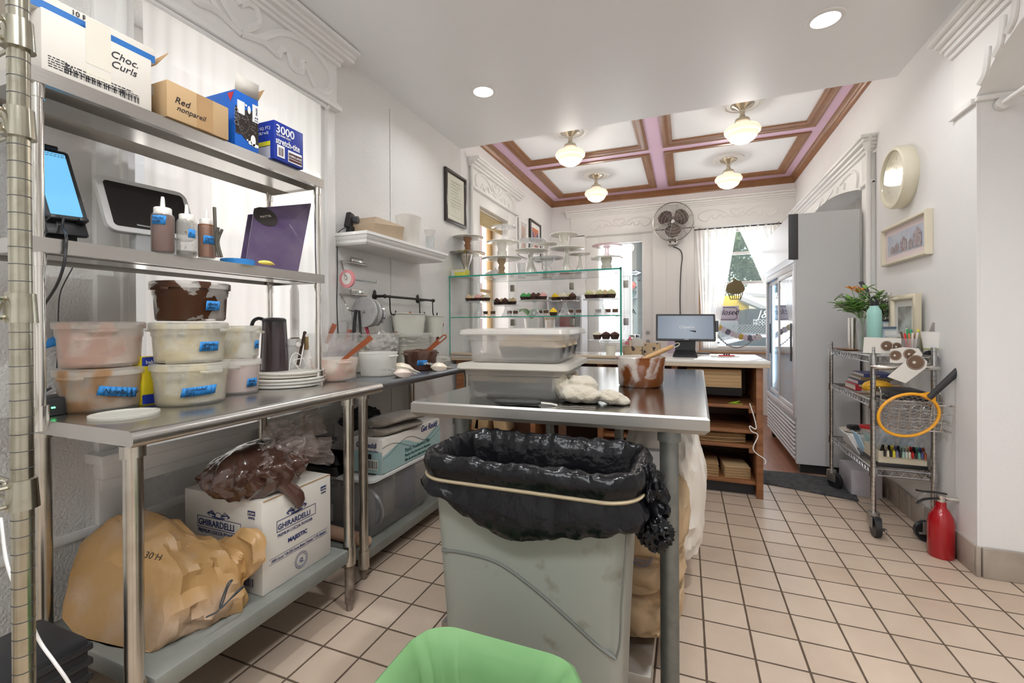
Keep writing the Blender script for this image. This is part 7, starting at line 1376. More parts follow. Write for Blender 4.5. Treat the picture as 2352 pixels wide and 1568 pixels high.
g.loft([[h0 + dh * a * L_ + nh * .0165 * k * math.cos(q) + V(0, 1, 0) * .014 * k * math.sin(q) for q in [2 * PI * j / 18 for j in range(18)]] for a, k in ((-.03, .9), (.1, .85), (.5, .95), (.95, 1.05), (1, .9))]); g.build('grip', mat('black_grip', (.03, .03, .03), .6), t)
g = MB()
for k in range(-6, 7):
    f_ = k / 7; w_ = math.sqrt(1 - f_ * f_); g.tube([cen + ax_ * f_ + vx * w_, cen + ax_ * f_ - vx * w_], .0008, 4); g.tube([cen + vx * f_ + ax_ * w_, cen + vx * f_ - ax_ * w_], .0008, 4)
    for dy in (-.005, .005): g.tube([cen + (ax_ + vx) * .7 * f_ + (ax_ - vx) * .69 * w_ + V(0, dy, 0), cen + (ax_ + vx) * .7 * f_ - (ax_ - vx) * .69 * w_ + V(0, dy, 0)], .0006, 4)
g.build('wire_mesh', mat('silver_mesh', (.5, .5, .52), .3, .9), t)
# ---- on the top shelf of the cart
zk1 = z_top + .0055
def onc(u, v, x=None, y=None, z=zk1): p = at(u, v, x=x, y=y); return p
# steel tumbler, glass vase with flowers, bottle
c = (at(1958, 760, y=3.62).x, 3.62); g = MB(); g.lathe([(.001, 0), (.026, 0), (.026, at(1958, 730, y=3.62).z - zk1), (.024, at(1958, 730, y=3.62).z - zk1), (.024, .004), (.001, .004)], (c[0], c[1], zk1), 28); o = g.build('steel_tumbler', CHROME); tag(o, 'tall polished steel tumbler behind the flower vase', 'tumbler')
vx_, vy_ = at(1981, 780, y=3.44).x, 3.44; hv = at(1981, 730, y=3.44).z - zk1; t = thing('flower_vase', 'cut glass vase holding orange flowers and green leaves on the cart', 'vase', (vx_, vy_, zk1)); g = MB(); g.lathe([(.001, 0), (.022, 0), (.024, .02), (.034, hv), (.031, hv), (.021, .02), (.001, .01)], (vx_, vy_, zk1), 28, wob=lambda a, z: .04 * math.sin(a * 10)); g.build('glass', GLASSC, t)
LG = mat('leaf_green', (.13, .30, .05), .5, vary=.6, vscale=15, c2=(.24, .36, .14)); SG = mat('sage_leaf', (.20, .25, .15), .6, vary=.5, vscale=15, c2=(.30, .33, .24)); rn = random.Random(11)
def leaf(mb, p, d, L_, w, up=UZ):
    d = Vector(d).normalized(); s = d.cross(up).normalized(); q = s.cross(d)
    mb.grid(lambda a, b: Vector(p) + d * a * L_ + s * (b - .5) * w * math.sin(PI * min(max(a, .04), .97)) + q * (-.2 * L_ * a * a + abs(b - .5) * w * .3), 5, 2)
top_ = V(vx_, vy_, zk1 + hv)
for k in range(24):
    an = rn.random() * 2 * PI; sp = rn.uniform(.4, 1.9); L_ = rn.uniform(.11, .19); d = V(math.cos(an) * sp, math.sin(an) * sp * .8, 1).normalized(); e_ = top_ + d * L_; m_ = LG if k % 3 else SG
    g = MB(); g.tube(spline([V(vx_ + rn.uniform(-.008, .008), vy_, zk1 + .015), top_ + V(math.cos(an) * .012, math.sin(an) * .012, -.01), e_], 4), .0016, 5); st = g.build('stem', LG, t)
    g = MB()
    for j in range(9): f_ = rn.uniform(.35, 1); a2 = rn.random() * 2 * PI; leaf(g, top_.lerp(e_, f_), d * .5 + V(math.cos(a2), math.sin(a2), rn.uniform(-.2, .7)), rn.uniform(.045, .07), .026)
    g.build('leaves', m_, st, solid=.0006)
for (u, v) in ((1956, 665), (1978, 668), (1972, 672)):
    p = at(u, v, y=vy_ + rn.uniform(-.03, .03)); g = MB(); g.tube([top_, p], .0018, 5)
    st = g.build('stem', LG, t); g = MB()
    for j in range(6): a2 = j * PI / 3; leaf(g, p, V(math.cos(a2), math.sin(a2) * .6, .7), .042, .016)
    g.build('petals', mat('orange_petal', (.80, .30, .05), .6), st, solid=.0006)
g = MB(); 
t2_ = thing('dried_sprigs', 'grey green dried sprigs leaning towards the wall behind the bottle', 'plant', (vx_ + .11, vy_ + .05, zk1))
for k in range(18):
    p = at(2010 + rn.uniform(0, 50), 670 + rn.uniform(0, 45), y=3.45 + rn.uniform(-.05, .1)); b_ = V(vx_ + .055, vy_ + .03, zk1 + .02); g = MB(); g.tube(spline([b_, (b_ + p) / 2 + V(.01, 0, .02), p], 4), .0015, 5); st = g.build('stem', SG, t2_); g = MB()
    for j in range(7): a2 = rn.random() * 6.28; leaf(g, b_.lerp(p, rn.uniform(.6, 1)), (p - b_).normalized() + V(math.cos(a2), math.sin(a2), rn.uniform(-.3, .6)), rn.uniform(.03, .05), .020)
    g.build('leaves', SG, st, solid=.0006)
t = thing('smoothing_tool', 'dark handled tool standing up among the flowers', 'tool', (vx_, vy_, zk1)); g = MB(); g.prism([at(1972, 648, y=3.5), at(1982, 645, y=3.5), at(1998, 668, y=3.5), at(1990, 672, y=3.5)], (0, .006, 0)); g.tube([at(1994, 670, y=3.5), at(2003, 700, y=3.5), V(vx_ + .03, 3.5, zk1 + .08)], .005, 6); g.build('handle', DGREY, t)
bx_, by_ = at(2008, 770, y=3.20).x, 3.20; hb_ = at(2008, 702, y=by_).z - zk1; AQ = mat('mint_enamel', (.33, .60, .54), .45)
t = thing('water_bottle', 'mint green steel water bottle with black loop cap on the cart', 'bottle', (bx_, by_, zk1)); g = MB(); g.lathe([(.001, 0), (.034, 0), (.036, .004), (.036, hb_ * .80), (.033, hb_ * .90), (.022, hb_ * .97), (.021, hb_), (.001, hb_)], (bx_, by_, zk1), 36); g.build('bottle_body', AQ, t); g = MB(); g.lathe([(.0225, 0), (.0225, .02), (.001, .02)], (bx_, by_, zk1 + hb_ + .006), 28); g.lathe([(.0215, 0), (.0215, .006)], (bx_, by_, zk1 + hb_), 28); g.tube(spline([V(bx_ - .018, by_, zk1 + hb_ + .02), V(bx_ - .017, by_, zk1 + hb_ + .042), V(bx_ + .0, by_, zk1 + hb_ + .05), V(bx_ + .017, by_, zk1 + hb_ + .022)], 5), .005, 8); g.build('loop_cap', BLACK, t)
# frames on the cart
t, M = frame('framed_photo', 'large champagne framed photo leaning on the wall at the back of the cart', at(2083, 735, x=1.20), V(-.12, 1, 0).normalized() * -1, .27, .30, .035, .03, mat('champagne_frame', (.72, .65, .50), .3, .3), WHITE, mat('dark_photo', (.20, .17, .15), .3, vary=1, vscale=8, c2=(.5, .55, .52)), .035)
t.location.z = t.location.z
for (u, v, w_, h_, lb) in ((2040, 750, .10, .09, 'small black framed picture behind the bottle on the cart'), (2048, 765, .12, .08, 'blue and white framed card in front of the small black frame')):
    frame('framed_photo', lb, at(u, v, y=3.42 - (.05 if 'blue' in lb else 0)), V(1, 0, 0), w_, h_, .012, .012, BLACK if 'black' in lb.split()[1] else mat('blue_grey_frame', (.12, .16, .22), .4), mat('pale_blue_mount', (.5, .62, .72), .5), WHITE, .012)
c = at(2054, 785, y=3.24); g = MB(); g.lathe([(.001, 0), (.030, 0), (.036, c.z + .03 - zk1), (.001, c.z + .03 - zk1)], (c.x, 3.26, zk1), 24); o = g.build('paper_cup', CARDW); tag(o, 'small cream paper cup behind the pen glass', 'cup')
# glass of markers
gx_, gy_ = at(2092, 775, y=3.13).x, 3.13; t = thing('pen_glass', 'clear glass crammed with coloured markers on the cart', 'glass', (gx_, gy_, zk1)); g = MB(); g.lathe([(.001, 0), (.042, 0), (.048, .09), (.046, .09), (.040, .004), (.001, .004)], (gx_, gy_, zk1), 28); g.build('tumbler', GLASSC, t)
PC = [(.7, .06, .04), (.05, .35, .12), (.85, .8, .7), (.9, .35, .05), (.8, .05, .05), (.04, .25, .10), (.85, .82, .7), (.75, .2, .1), (.9, .75, .05), (.15, .08, .05), (.85, .8, .75), (.05, .4, .2)]
cnm = ['red', 'green', 'cream', 'orange', 'scarlet', 'dark green', 'ivory', 'brick', 'yellow', 'brown', 'pale', 'emerald']
for k in range(12):
    a = k * 2.4; r = .032 * math.sqrt((k + .5) / 12); g = MB(); b_ = V(gx_ + r * .6 * math.cos(a), gy_ + r * .6 * math.sin(a), zk1 + .006); e_ = V(gx_ + r * 1.5 * math.cos(a), gy_ + r * 1.2 * math.sin(a), zk1 + rn.uniform(.11, .145)); g.tube([b_, e_], .0055, 8); o = g.build('marker', mat('marker_%s' % cnm[k], PC[k], .4)); tag(o, '%s marker in the clear glass on the cart' % cnm[k], 'marker', 'markers in the glass')
c = at(2127, 783, y=3.12); g = MB(); g.tube([V(c.x, 3.12, zk1 + .008), V(c.x + .012, 3.12, zk1 + .12)], [.012, .014], 10); o = g.build('yellow_wrap', mat('yellow_wrapper', (.70, .70, .03), .35, bump=.8, bscale=40)); tag(o, 'bright yellow wrapped stick between the markers and the bowl', 'package')
# bowl of scoops
wx, wy = at(2146, 780, y=3.045).x - .006, 3.045; zr = at(2151, 762, y=wy).z; g = MB(); t = thing('paper_bowl', 'white paper bowl with green base line holding clear scoops', 'bowl', (wx, wy, zk1)); zb5 = zk1 + .03; g.lathe([(.001, 0), (.038, 0), (.050, zr - zb5), (.052, zr - zb5 + .002), (.047, zr - zb5), (.036, .005), (.001, .005)], (wx, wy, zb5), 32); g.build('bowl', mat('paper_white', (.84, .82, .79), .8), t); g = MB(); g.lathe([(.0392, .004), (.0405, .010), (.0395, .010), (.038, .004)], (wx, wy, zb5), 32); g.build('green_line', mat('olive_line', (.35, .42, .08), .6), t)
g = MB(); g.lathe([(.001, 0), (.038, 0), (.036, .028), (.001, .028)], (wx, wy, zk1 + .0005), 28); o = g.build('small_container', CARDW); tag(o, 'short cream container under the white paper bowl', 'container')
g = MB(); g.loft([[V(wx - .012, wy, zr - .01), V(wx + .012, wy, zr - .01), V(wx + .012, wy + .02, zr - .01), V(wx - .012, wy + .02, zr - .01)], [V(wx + .006, wy, zr + .05), V(wx + .034, wy, zr + .055), V(wx + .034, wy + .02, zr + .055), V(wx + .006, wy + .02, zr + .05)]]); o = g.build('clear_scoop', sheet('smoky_clear', (.35, .28, .28), .5, .1, 1.5)); tag(o, 'clear plastic scoop sticking out of the paper bowl', 'scoop')
# sticker sheets and rolls hanging off the top shelf
STK = mat('brown_sticker', (.17, .10, .06), .4, vary=.6, vscale=9, c2=(.10, .06, .04)); LNR = mat('sticker_backing', (.74, .71, .66), .5)
def stick_sheet(label, cs_, spots, yy):
    t = thing('sticker_strip', label, 'stickers', tuple(at(*cs_[0], y=yy)), 0, 'round sticker strips on the cart'); g = MB(); g.prism([at(u, v, y=yy) for u, v in cs_], (0, .0015, 0)); g.build('backing', LNR, t)
    for (u, v, r) in spots:
        p = at(u, v, y=yy - .002); R = abs(at(u + r, v, y=yy).x - p.x); g = MB(); g.prism([p + V(R * math.cos(k * PI / 16), 0, R * math.sin(k * PI / 16)) for k in range(32)], (0, .001, 0)); s_ = g.build('round_sticker', STK, t)
        g = MB(); g.tube([p + V(R * .9 * math.cos(k * PI / 16), -.0004, R * .9 * math.sin(k * PI / 16)) for k in range(32)], .0006, 4, closed=True); g.prism([p + V(-.15 * R + R * .2 * math.cos(k * PI / 4), -.0008, R * .2 * math.sin(k * PI / 4)) for k in range(8)], (0, .0008, 0)); g.build('print', CARDW, s_)
stick_sheet('flat strip of round brown stickers lying along the cart edge', [(1982, 810), (1985, 774), (2070, 777), (2070, 806), (2045, 812)], [(2037, 794, 14), (2060, 796, 12)], 2.975)
stick_sheet('curled strip with two round brown stickers over the push bar', [(2044, 832), (2045, 802), (2075, 797), (2110, 800), (2120, 815), (2100, 830), (2060, 834)], [(2057, 816, 14), (2090, 813, 15)], 2.92)
stick_sheet('hanging strip with one round brown sticker and blank backing at its end', [(2038, 865), (2105, 808), (2130, 830), (2128, 844), (2080, 880)], [(2103, 832, 21)], 2.91)
g = MB(); p = at(2125, 810, y=3.0); g.prism([p + V(-.012, 0, -.012), p + V(.03, 0, -.012), p + V(.022, 0, .014), p + V(0, 0, .006)], (0, .01, 0)); o = g.build('black_clip', BLACK); tag(o, 'flat black clip on the cart beside the bowl', 'clip')
g = MB(); c = at(1925, 800, y=3.62); g.box(cx0 + .01, 3.52, zk1, cx0 + .11, 3.72, zk1 + .006, .002); o = g.build('coaster_board', WOOD); tag(o, 'red brown wooden board under the steel tumbler', 'board')
# ---- on the middle shelf: books, squash, papers
zk2 = z_mid + .0055; zz = zk2; BKM = [((.45, .03, .05), 'red paperback lying at the bottom of the book stack on the cart', .035, 'COFFEE'), ((.05, .06, .14), 'dark blue book lying on the red one', .025, 'BAKE'), ((.20, .15, .07), 'brown book third up in the stack', .018, ''), ((.05, .06, .20), 'navy book on top of the stack on the cart', .022, 'Harold')]
for i, (c_, lb, th, tx_) in enumerate(BKM):
    y0 = 3.36 + .012 * i; x0 = cx0 + .03 + .018 * i; t = thing('book', lb, 'book', (x0 + .07, y0 + .1, zz), 0, 'books on the cart'); g = MB(); g.box(x0, y0, zz, x0 + .16, y0 + .004 + .2, zz + .003).box(x0, y0, zz + th - .003, x0 + .16, y0 + .204, zz + th).box(x0, y0, zz + .003, x0 + .16, y0 + .004, zz + th - .003); g.build('cover', mat('book_cover_%d' % i, c_, .4), t); g = MB(); g.box(x0 + .003, y0 + .004, zz + .003, x0 + .155, y0 + .2, zz + th - .003); g.build('pages', CARDW, t)
    if tx_: text(tx_, th * .8, (x0 + .03, y0 - .0008, zz + th * .2), UX, UZ, mat('gold_print', (.7, .55, .25), .4), t, shear=.2 if i == 3 else 0)
    zz += th + .0005
SQ = mat('yellow_squash', (.80, .45, .03), .4, vary=.6, vscale=12, c2=(.72, .30, .03)); c = V(1.04, 3.22, zk2 + .042); t = thing('squash', 'yellow orange ribbed squash on the middle shelf of the cart', 'squash', (c.x, c.y, zk2)); g = MB(); q = bmesh.ops.create_uvsphere(g.bm, u_segments=60, v_segments=24, radius=1)
for v in q['verts']:
    a = math.atan2(v.co.y, v.co.z); rr = 1 - .09 * abs(math.sin(a * 5)); v.co = V(v.co.x * .075, v.co.y * .042 * rr, v.co.z * .042 * rr) + c
g.build('squash_body', SQ, t); g = MB(); g.cyl(c + V(-.072, 0, 0), c + V(-.088, 0, .006), .008, .005); g.build('stem', mat('dry_stem', (.35, .30, .12), .8), t)
g = MB(); plastic_sheet(g, (cx0 + .10, 3.10, zk2 + .016), UX, UY, .18, .2, .010, 3); o = g.build('plastic_wrapper', PLC, ang=80); tag(o, 'crumpled clear wrapper with green print on the middle shelf', 'wrapper')
g = MB(); g.box(1.02, 3.0, zk2, 1.19, 3.2, zk2 + .05, .004); o = g.build('black_case', BLACK); tag(o, 'flat black case behind the cart basket', 'case'); g = MB(); g.box(1.04, 3.24, zk2, 1.18, 3.34, zk2 + .05, .004) ; o = g.build('spotted_box', TQ); tag(o, 'spotted brown box behind the squash on the cart', 'box')
# ---- on the low shelf
zk3 = z_low + .0055; t = thing('storage_tray', 'cream cardboard tray packed with piping tools and scissors on the low cart shelf', 'tray', (1.06, 3.12, zk3)); yb5 = 3.02; g = MB()
for a in ((cx0 + .035, yb5, cx0 + .04, yb5 + .22), (1.185, yb5, 1.19, yb5 + .22), (cx0 + .04, yb5, 1.185, yb5 + .005), (cx0 + .04, yb5 + .215, 1.185, yb5 + .22)): g.box(a[0], a[1], zk3 + .022, a[2], a[3], zk3 + .085)
g.box(cx0 + .04, yb5 + .005, zk3 + .022, 1.185, yb5 + .215, zk3 + .026); g.build('tray_body', mat('cream_board', (.66, .60, .46), .6), t); g = MB(); g.box(cx0 + .03, yb5 - .004, zk3, 1.195, yb5 + .224, zk3 + .0215, .002); g.build('black_base', BLACK, t)
TC = [(.03, .03, .03), (.75, .68, .5), (.03, .03, .03), (.80, .70, .05), (.2, .2, .35), (.03, .03, .04), (.35, .55, .45), (.55, .62, .60), (.70, .60, .45), (.50, .02, .03), (.03, .03, .03), (.15, .45, .35), (.10, .12, .3), (.4, .1, .06)]
tn = ['black', 'cream', 'jet black', 'yellow', 'violet', 'navy black', 'mint', 'pale green', 'beige', 'red', 'charcoal', 'teal', 'blue', 'brown red']
for k in range(14):
    x = lerp(cx0 + .055, 1.175, k / 13); t = thing('decorating_tool', '%s handled decorating tool leaning in the cream tray' % tn[k], 'tool', (x, yb5 + .03, zk3 + .03), 0, 'tools in the cream tray'); g = MB(); g.tube([(x, yb5 + .06, zk3 + .03), (x, yb5 + .0, zk3 + .115), (x + .004, yb5 - .012, zk3 + .09), (x + .004, yb5 - .014, zk3 + .06)], [.006, .007, .0065, .005], 8); g.build('handle', mat('tool_%d' % k, TC[k], .4), t)
for k in range(5):
    g = MB(); p = V(cx0 + .07 + .045 * k, yb5 + .12, zk3 + .08); plastic_sheet(g, p + V(0, 0, .06), V(1, .3 * (k % 3 - 1), 0), V(.2, 0, 1), .06, .12, .012, k * 5.1, 10, 10); o = g.build('plastic_packet', sheet('foggy_packet_%d' % (k % 2), ((.75, .8, .85), (.6, .72, .85))[k % 2], .35, .2, 1.2), ang=80); tag(o, 'cloudy plastic packet behind the tools in the cream tray, %s from the left' % ORD[k], 'packet', 'packets in the cream tray')
c = at(1935, 968, y=3.58); g = MB(); g.lathe([(.001, 0), (.07, .002), (.085, .010), (.083, .012), (.07, .005), (.001, .003)], (cx0 + .09, 3.58, z_low + .10), 32); 
t = thing('white_box', 'small white box on the low shelf of the cart', 'box', (cx0 + .1, 3.5, zk3)); MB().box(cx0 + .03, 3.42, zk3, cx0 + .14, 3.6, zk3 + .07, .003).build('carton', WHITE, t); o = g.build('oval_plate', mat('pale_wood_plate', (.66, .58, .5), .5)); tag(o, 'pale oval plate on the white box in the cart', 'plate'); o.location.z = zk3 + .0715 - (z_low + .10)
g = MB(); g.box(cx0 + .05, 3.54, zk3 + .085, cx0 + .12, 3.60, zk3 + .115, .01, M=rot('Z', .3, (cx0 + .08, 3.57, 0))); o = g.build('black_clamp', BLACK); tag(o, 'angular black clamp on the oval plate', 'clamp')
t = thing('red_lidded_tub', 'clear tub with bright red lid behind the cart post', 'tub', (cx0 + .07, 3.22, zk3)); g = MB(); g.lathe([(.001, 0), (.035, 0), (.042, .16), (.001, .16)], (cx0 + .075, 3.29, zk3), 28); g.build('tub_body', TUBC, t); g = MB(); g.lathe([(.046, 0), (.046, .014), (.001, .016)], (cx0 + .075, 3.29, zk3 + .155), 28); g.build('lid', mat('red_plastic', (.55, .02, .03), .35), t)
for k in range(3):
    g = MB(); p = V(cx0 + .02 + .03 * k, 3.26 - .03 * k, zk3 + .07); g.box(p.x, p.y, zk3, p.x + .004, p.y + .12, zk3 + .13, M=rot('Y', -.5 + .15 * k, (p.x, p.y, zk3))); o = g.build('booklet', mat('booklet_%d' % k, ((.75, .8, .85), (.45, .65, .8), (.5, .7, .65))[k], .5)); tag(o, ['white blue booklet slanting on the low cart shelf, outermost', 'sky blue booklet in the slanting row on the low cart shelf', 'greenish booklet nearest the cart post on the low shelf'][k], 'booklet', 'booklets on the low cart shelf')
# boxes under the cart by the fridge
g = MB(); g.box(1.02, 3.60, .0, 1.19, 3.86, .17, .004); o = g.build('pale_grey_box', mat('lilac_grey_box', (.55, .53, .58), .5)); tag(o, 'pale lilac grey box on the floor behind the cart', 'box')
# ================================================================ fire extinguisher
ex, ey = 1.166, 2.822; t = thing('fire_extinguisher', 'red fire extinguisher standing on the floor by the right wall', 'fire extinguisher', (ex, ey, 0)); RED = mat('extinguisher_red', (.36, .004, .010), .25, coat=.6); hz = at(2166, 1135, y=ey).z
g = MB(); r = .052; H_ = at(2166, 1160, y=ey).z; g.lathe([(.001, 0), (r * .94, 0), (r, .006), (r, H_ - .09), (r * .9, H_ - .055), (r * .62, H_ - .025), (r * .42, H_ - .01), (r * .4, H_ + .018), (.001, H_ + .018)], (ex, ey, 0), 40); g.build('cylinder', RED, t)
g = MB(); g.cyl((ex, ey, H_ + .018), (ex, ey, H_ + .05), .017); g.cyl((ex + .012, ey, H_ + .035), (ex + .075, ey - .01, H_ + .035), .009, .0085); g.build('valve', CHROME, t)
for nm, sg in (('lever', 1), ('carry_handle', -1)):
    g = MB(); g.tube(spline([V(ex + .02, ey, H_ + .045 + .012 * sg), V(ex - .03, ey - .01, H_ + .048 + .016 * sg), V(ex - .075, ey - .02, H_ + .045 + .02 * sg), V(ex - .105, ey - .028, H_ + .04 + (.03 if sg > 0 else -.035))], 5), [.010] * 16, 10, flat=.45); g.build(nm, BLACK, t)
# ================================================================ clock and picture on the right wall
yc, zc_ = 3.385, 2.03; t = thing('wall_clock', 'round cream wall clock on the right wall', 'clock', (XR - .01, yc, zc_)); CR = mat('cream_clock_case', (.78, .73, .58), .35, coat=.3); M = Matrix.Translation((XR - .006, yc, zc_)) @ Matrix.Rotation(-PI / 2, 4, 'Y')
g = MB(); R = .185; g.lathe([(R * .75, 0), (R * .97, 0), (R, .01), (R, .055), (R * .97, .07), (R * .88, .072), (R * .84, .06), (R * .82, .04), (R * .75, .04)], (0, 0, 0), 64, M=M); g.build('case', CR, t); g = MB(); g.lathe([(.001, .038), (R * .83, .038), (R * .83, .036), (.001, .036)], (0, 0, 0), 48, M=M); fc = g.build('dial', mat('clock_dial', (.80, .78, .75), .5), t)
def ck(a, r, o=.040): return V(XR - .006 - o, yc + 0 - r * math.sin(a) * 1, zc_ + r * math.cos(a))
for k in range(1, 13): a = k * PI / 6; text(str(k), .026, ck(a, R * .64) + V(0, .008, -.009), V(0, -1, 0), UZ, mat('grey_numeral', (.3, .28, .26), .5), fc, 'numeral', 'CENTER')
g = MB(); g.tube([ck(0, 0, .043), ck(-.35, R * .42, .043)], .003, 6); g.tube([ck(0, 0, .045), ck(-.08 + .3, R * .35, .045)], .003, 6); g.tube([ck(PI, R * .1, .045), ck(0, .0, .045)], .005, 6); g.build('hands', DGREY, t); g = MB(); g.lathe([(.001, .062), (R * .83, .062), (R * .83, .060), (.001, .060)], (0, 0, 0), 48, M=M); g.build('crystal', GLASS, t)
frame('framed_picture', 'cream framed panoramic town painting on the right wall below the clock', (XR - .007, 3.36, 1.642), V(0, -1, 0), .60, .245, .022, .032, mat('cream_frame', (.74, .68, .54), .4), mat('pinkish_mount', (.70, .60, .60), .7), mat('town_painting', (.42, .46, .55), .6, vary=.5, vscale=11, c2=(.60, .60, .62), thr=(.42, .58)), .035)
p_ = bpy.data.objects['framed_picture.%03d' % max(int(o_.name[-3:]) for o_ in bpy.data.objects if o_.name.startswith('framed_picture.'))]; tw = MB()
for k, (a, w_, h_) in enumerate(((-.20, .06, .05), (-.13, .05, .065), (-.06, .09, .085), (.05, .05, .06), (.11, .10, .11))): y0 = 3.36 - a; tw.prism([(XR - .0207 - .0002 * k, y0, 1.585), (XR - .0207 - .0002 * k, y0 - w_, 1.585), (XR - .0207 - .0002 * k, y0 - w_, 1.585 + h_ * .7), (XR - .0207 - .0002 * k, y0 - w_ / 2, 1.585 + h_), (XR - .0207 - .0002 * k, y0, 1.585 + h_ * .7)], (.0001, 0, 0))
tw.build('painted_houses', mat('painted_house', (.28, .20, .19), .6, vary=1, vscale=60, c2=(.45, .42, .45)), p_, smooth=False)
# ================================================================ fan, curtains and window things at the front
fc_ = at(1546, 509, y=6.14); t = thing('wall_fan', 'round chrome wire wall fan between the door and the front window', 'fan', tuple(fc_)); R = .245; M = Matrix.Translation(fc_) @ Matrix.Rotation(PI / 2 + .05, 4, 'X') @ Matrix.Rotation(.0, 4, 'Y')
def fp(r, a, d): return M @ V(r * math.cos(a), r * math.sin(a), d)
g = MB(); FG = mat('fan_wire', (.42, .39, .36), .3, 1)
g.tube([fp(R, k * PI / 24, 0) for k in range(48)], .008, 8, closed=True)
for rr, d in ((.06, .045), (.1, .043), (.14, .04), (.18, .034), (.215, .022)): g.tube([fp(rr, k * PI / 20, d) for k in range(40)], .0018, 5, closed=True)
for k in range(60): a = k * PI / 30; g.tube([fp(.03, a, .048), fp(.12, a + .22, .042), fp(.2, a + .32, .028), fp(R, a + .38, 0), fp(.2, a + .3, -.05), fp(.08, a, -.06)], .0011, 4)
for k in range(6): a = k * PI / 3 + .26; g.tube([fp(.0, a, .05), fp(.15, a, .043), fp(R, a, 0)], .003, 5)
g.build('guard', FG, t); g = MB(); g.lathe([(.001, .052), (.02, .052), (.024, .045), (.001, .044)], (0, 0, 0), 20, M=M); g.build('hub_badge', CHROME, t)
for k in range(3):
    a0 = k * 2 * PI / 3 + .5; g = MB(); g.grid(lambda a, b: fp(.03 + a * .165, a0 + (b - .5) * (1.75 * math.sin(PI * (a * .75 + .15))), (b - .5) * .05), 8, 6); g.build('blade', mat('fan_blade', (.14, .11, .10), .4, .6), t, solid=.002)
g = MB(); g.lathe([(.001, -.16), (.06, -.15), (.075, -.10), (.07, -.03), (.001, -.02)], (0, 0, 0), 28, M=M); g.build('motor', mat('fan_motor', (.25, .23, .22), .4, .8), t)
g = MB(); b_ = at(1545, 555, y=6.30); g.box(b_.x - .06, 6.29, b_.z - .04, b_.x + .06, YB - .03, b_.z + .04, .006); g.box(b_.x - .02, 6.25, b_.z + .03, b_.x + .02, 6.29, fc_.z - .1, .003); g.box(b_.x - .02, 6.2, fc_.z - .12, b_.x + .02, 6.3, fc_.z - .08, .003); g.build('wall_bracket', CHROMED, t); g = MB(); [g.cyl((b_.x + s * .033, 6.292, b_.z), (b_.x + s * .033, 6.275, b_.z), .014) for s in (-1, 1)]; g.build('control_knob', BLACK, t)
cable('fan_cord', 'black cord running down from the fan to the counter', [at(1546, 566, y=6.33), at(1562, 574, y=6.345), at(1567, 590, y=6.345), at(1564, 620, y=6.345), at(1562, 680, y=6.345), at(1563, 760, y=6.345)], .006, BLACK)
# curtains
CUR = sheet('sheer_curtain', (.92, .90, .87), .22, .6, .0, .62)
def curtain(label, side):
    def f(a, b):  # a across, b down
        if side < 0: x0t, x1t = .12, .60; x1b, x0b = at(1728, 790, y=6.3).x - .95 + .1, .16
        z = lerp(2.37, .84 if side < 0 else 1.1, b)
        if side < 0: xl = lerp(.115, .20, b); xr = lerp(.60, .42, b ** .7); xr = lerp(.60, .37, min(1, b * 1.1) ** 1.0)
        else: xl = lerp(.60, 1.02, min(1, b * 1.15) ** .9); xr = lerp(1.09, 1.10, b)
        x = lerp(xl, xr, a); return V(x, 6.31 + .012 * math.sin(a * 50 + 3 * math.sin(a * 7)) * (1 - .3 * b) + (.006 * math.sin(a * 120) if b < .06 else 0), z + .006 * math.sin(a * 70) * (b < .02))
    g = MB(); g.grid(f, 100, 24); o = g.build('curtain', CUR); tag(o, label, 'curtain', 'sheer curtains on the front window')
curtain('sheer white curtain gathered to the left of the front window', -1); curtain('sheer white curtain swept to the right of the front window', 1)
g = MB(); g.cyl((.10, 6.315, 2.375), (1.10, 6.315, 2.375), .008); o = g.build('curtain_rod', BLACK); tag(o, 'thin dark rod carrying the sheer curtains of the front window', 'curtain rod')
g = MB(); g.grid(lambda a, b: V(lerp(-1.17, -.70, a), YB + .005 - .0 + .010 * math.sin(a * 40), lerp(2.27, .92, b)), 50, 4); o = g.build('door_curtain', CUR); tag(o, 'sheer curtain behind the glass of the front door', 'curtain')
g = MB(); g.grid(lambda a, b: V(1.46 + .01 * math.sin(a * 70), lerp(4.1, 6.1, a), lerp(2.28, 1.0, b)), 90, 4); o = g.build('arch_curtain', CUR); tag(o, 'white curtain inside the arch above the refrigerator', 'curtain')
# bamboo shade in the dining window
g = MB(); [g.cyl((-1.90, 3.88, 2.275 - k * .016), (-1.90, 4.59, 2.275 - k * .016), .009, n=8) for k in range(9)]; o = g.build('rolled_blind', mat('gold_blind', (.50, .38, .18), .4)); tag(o, 'rolled golden blind at the top of the dining window', 'blind')
# closed sign and garlands
ys = 6.41; p0, p1 = at(1650, 737, y=ys), at(1697, 702, y=ys); t = thing('closed_sign', 'lilac sign reading closed hanging in the front window', 'sign', ((p0.x + p1.x) / 2, ys, p0.z)); g = MB(); g.box(p0.x - .04, ys, p0.z, p1.x, ys + .006, p1.z, .002); g.build('panel', mat('lilac_card', (.62, .56, .68), .5), t); text('closed', .10, (p0.x - .0, ys - .002, p0.z + .08), UX, UZ, INK, t, shear=.35, sx=.9)
g = MB(); a, b = p0, p1; g.tube([(a.x - .02, ys - .002, a.z + .03), (a.x + .05, ys - .002, a.z + .018), (b.x - .05, ys - .002, a.z + .018), (b.x - .02, ys - .002, a.z + .04), (b.x - .03, ys - .002, (a.z + b.z) / 2), (b.x - .02, ys - .002, b.z - .04), (b.x - .05, ys - .002, b.z - .018), (a.x + .05, ys - .002, b.z - .018), (a.x - .02, ys - .002, b.z - .03)], .003, 5, closed=True); g.build('border_line', INK, t)
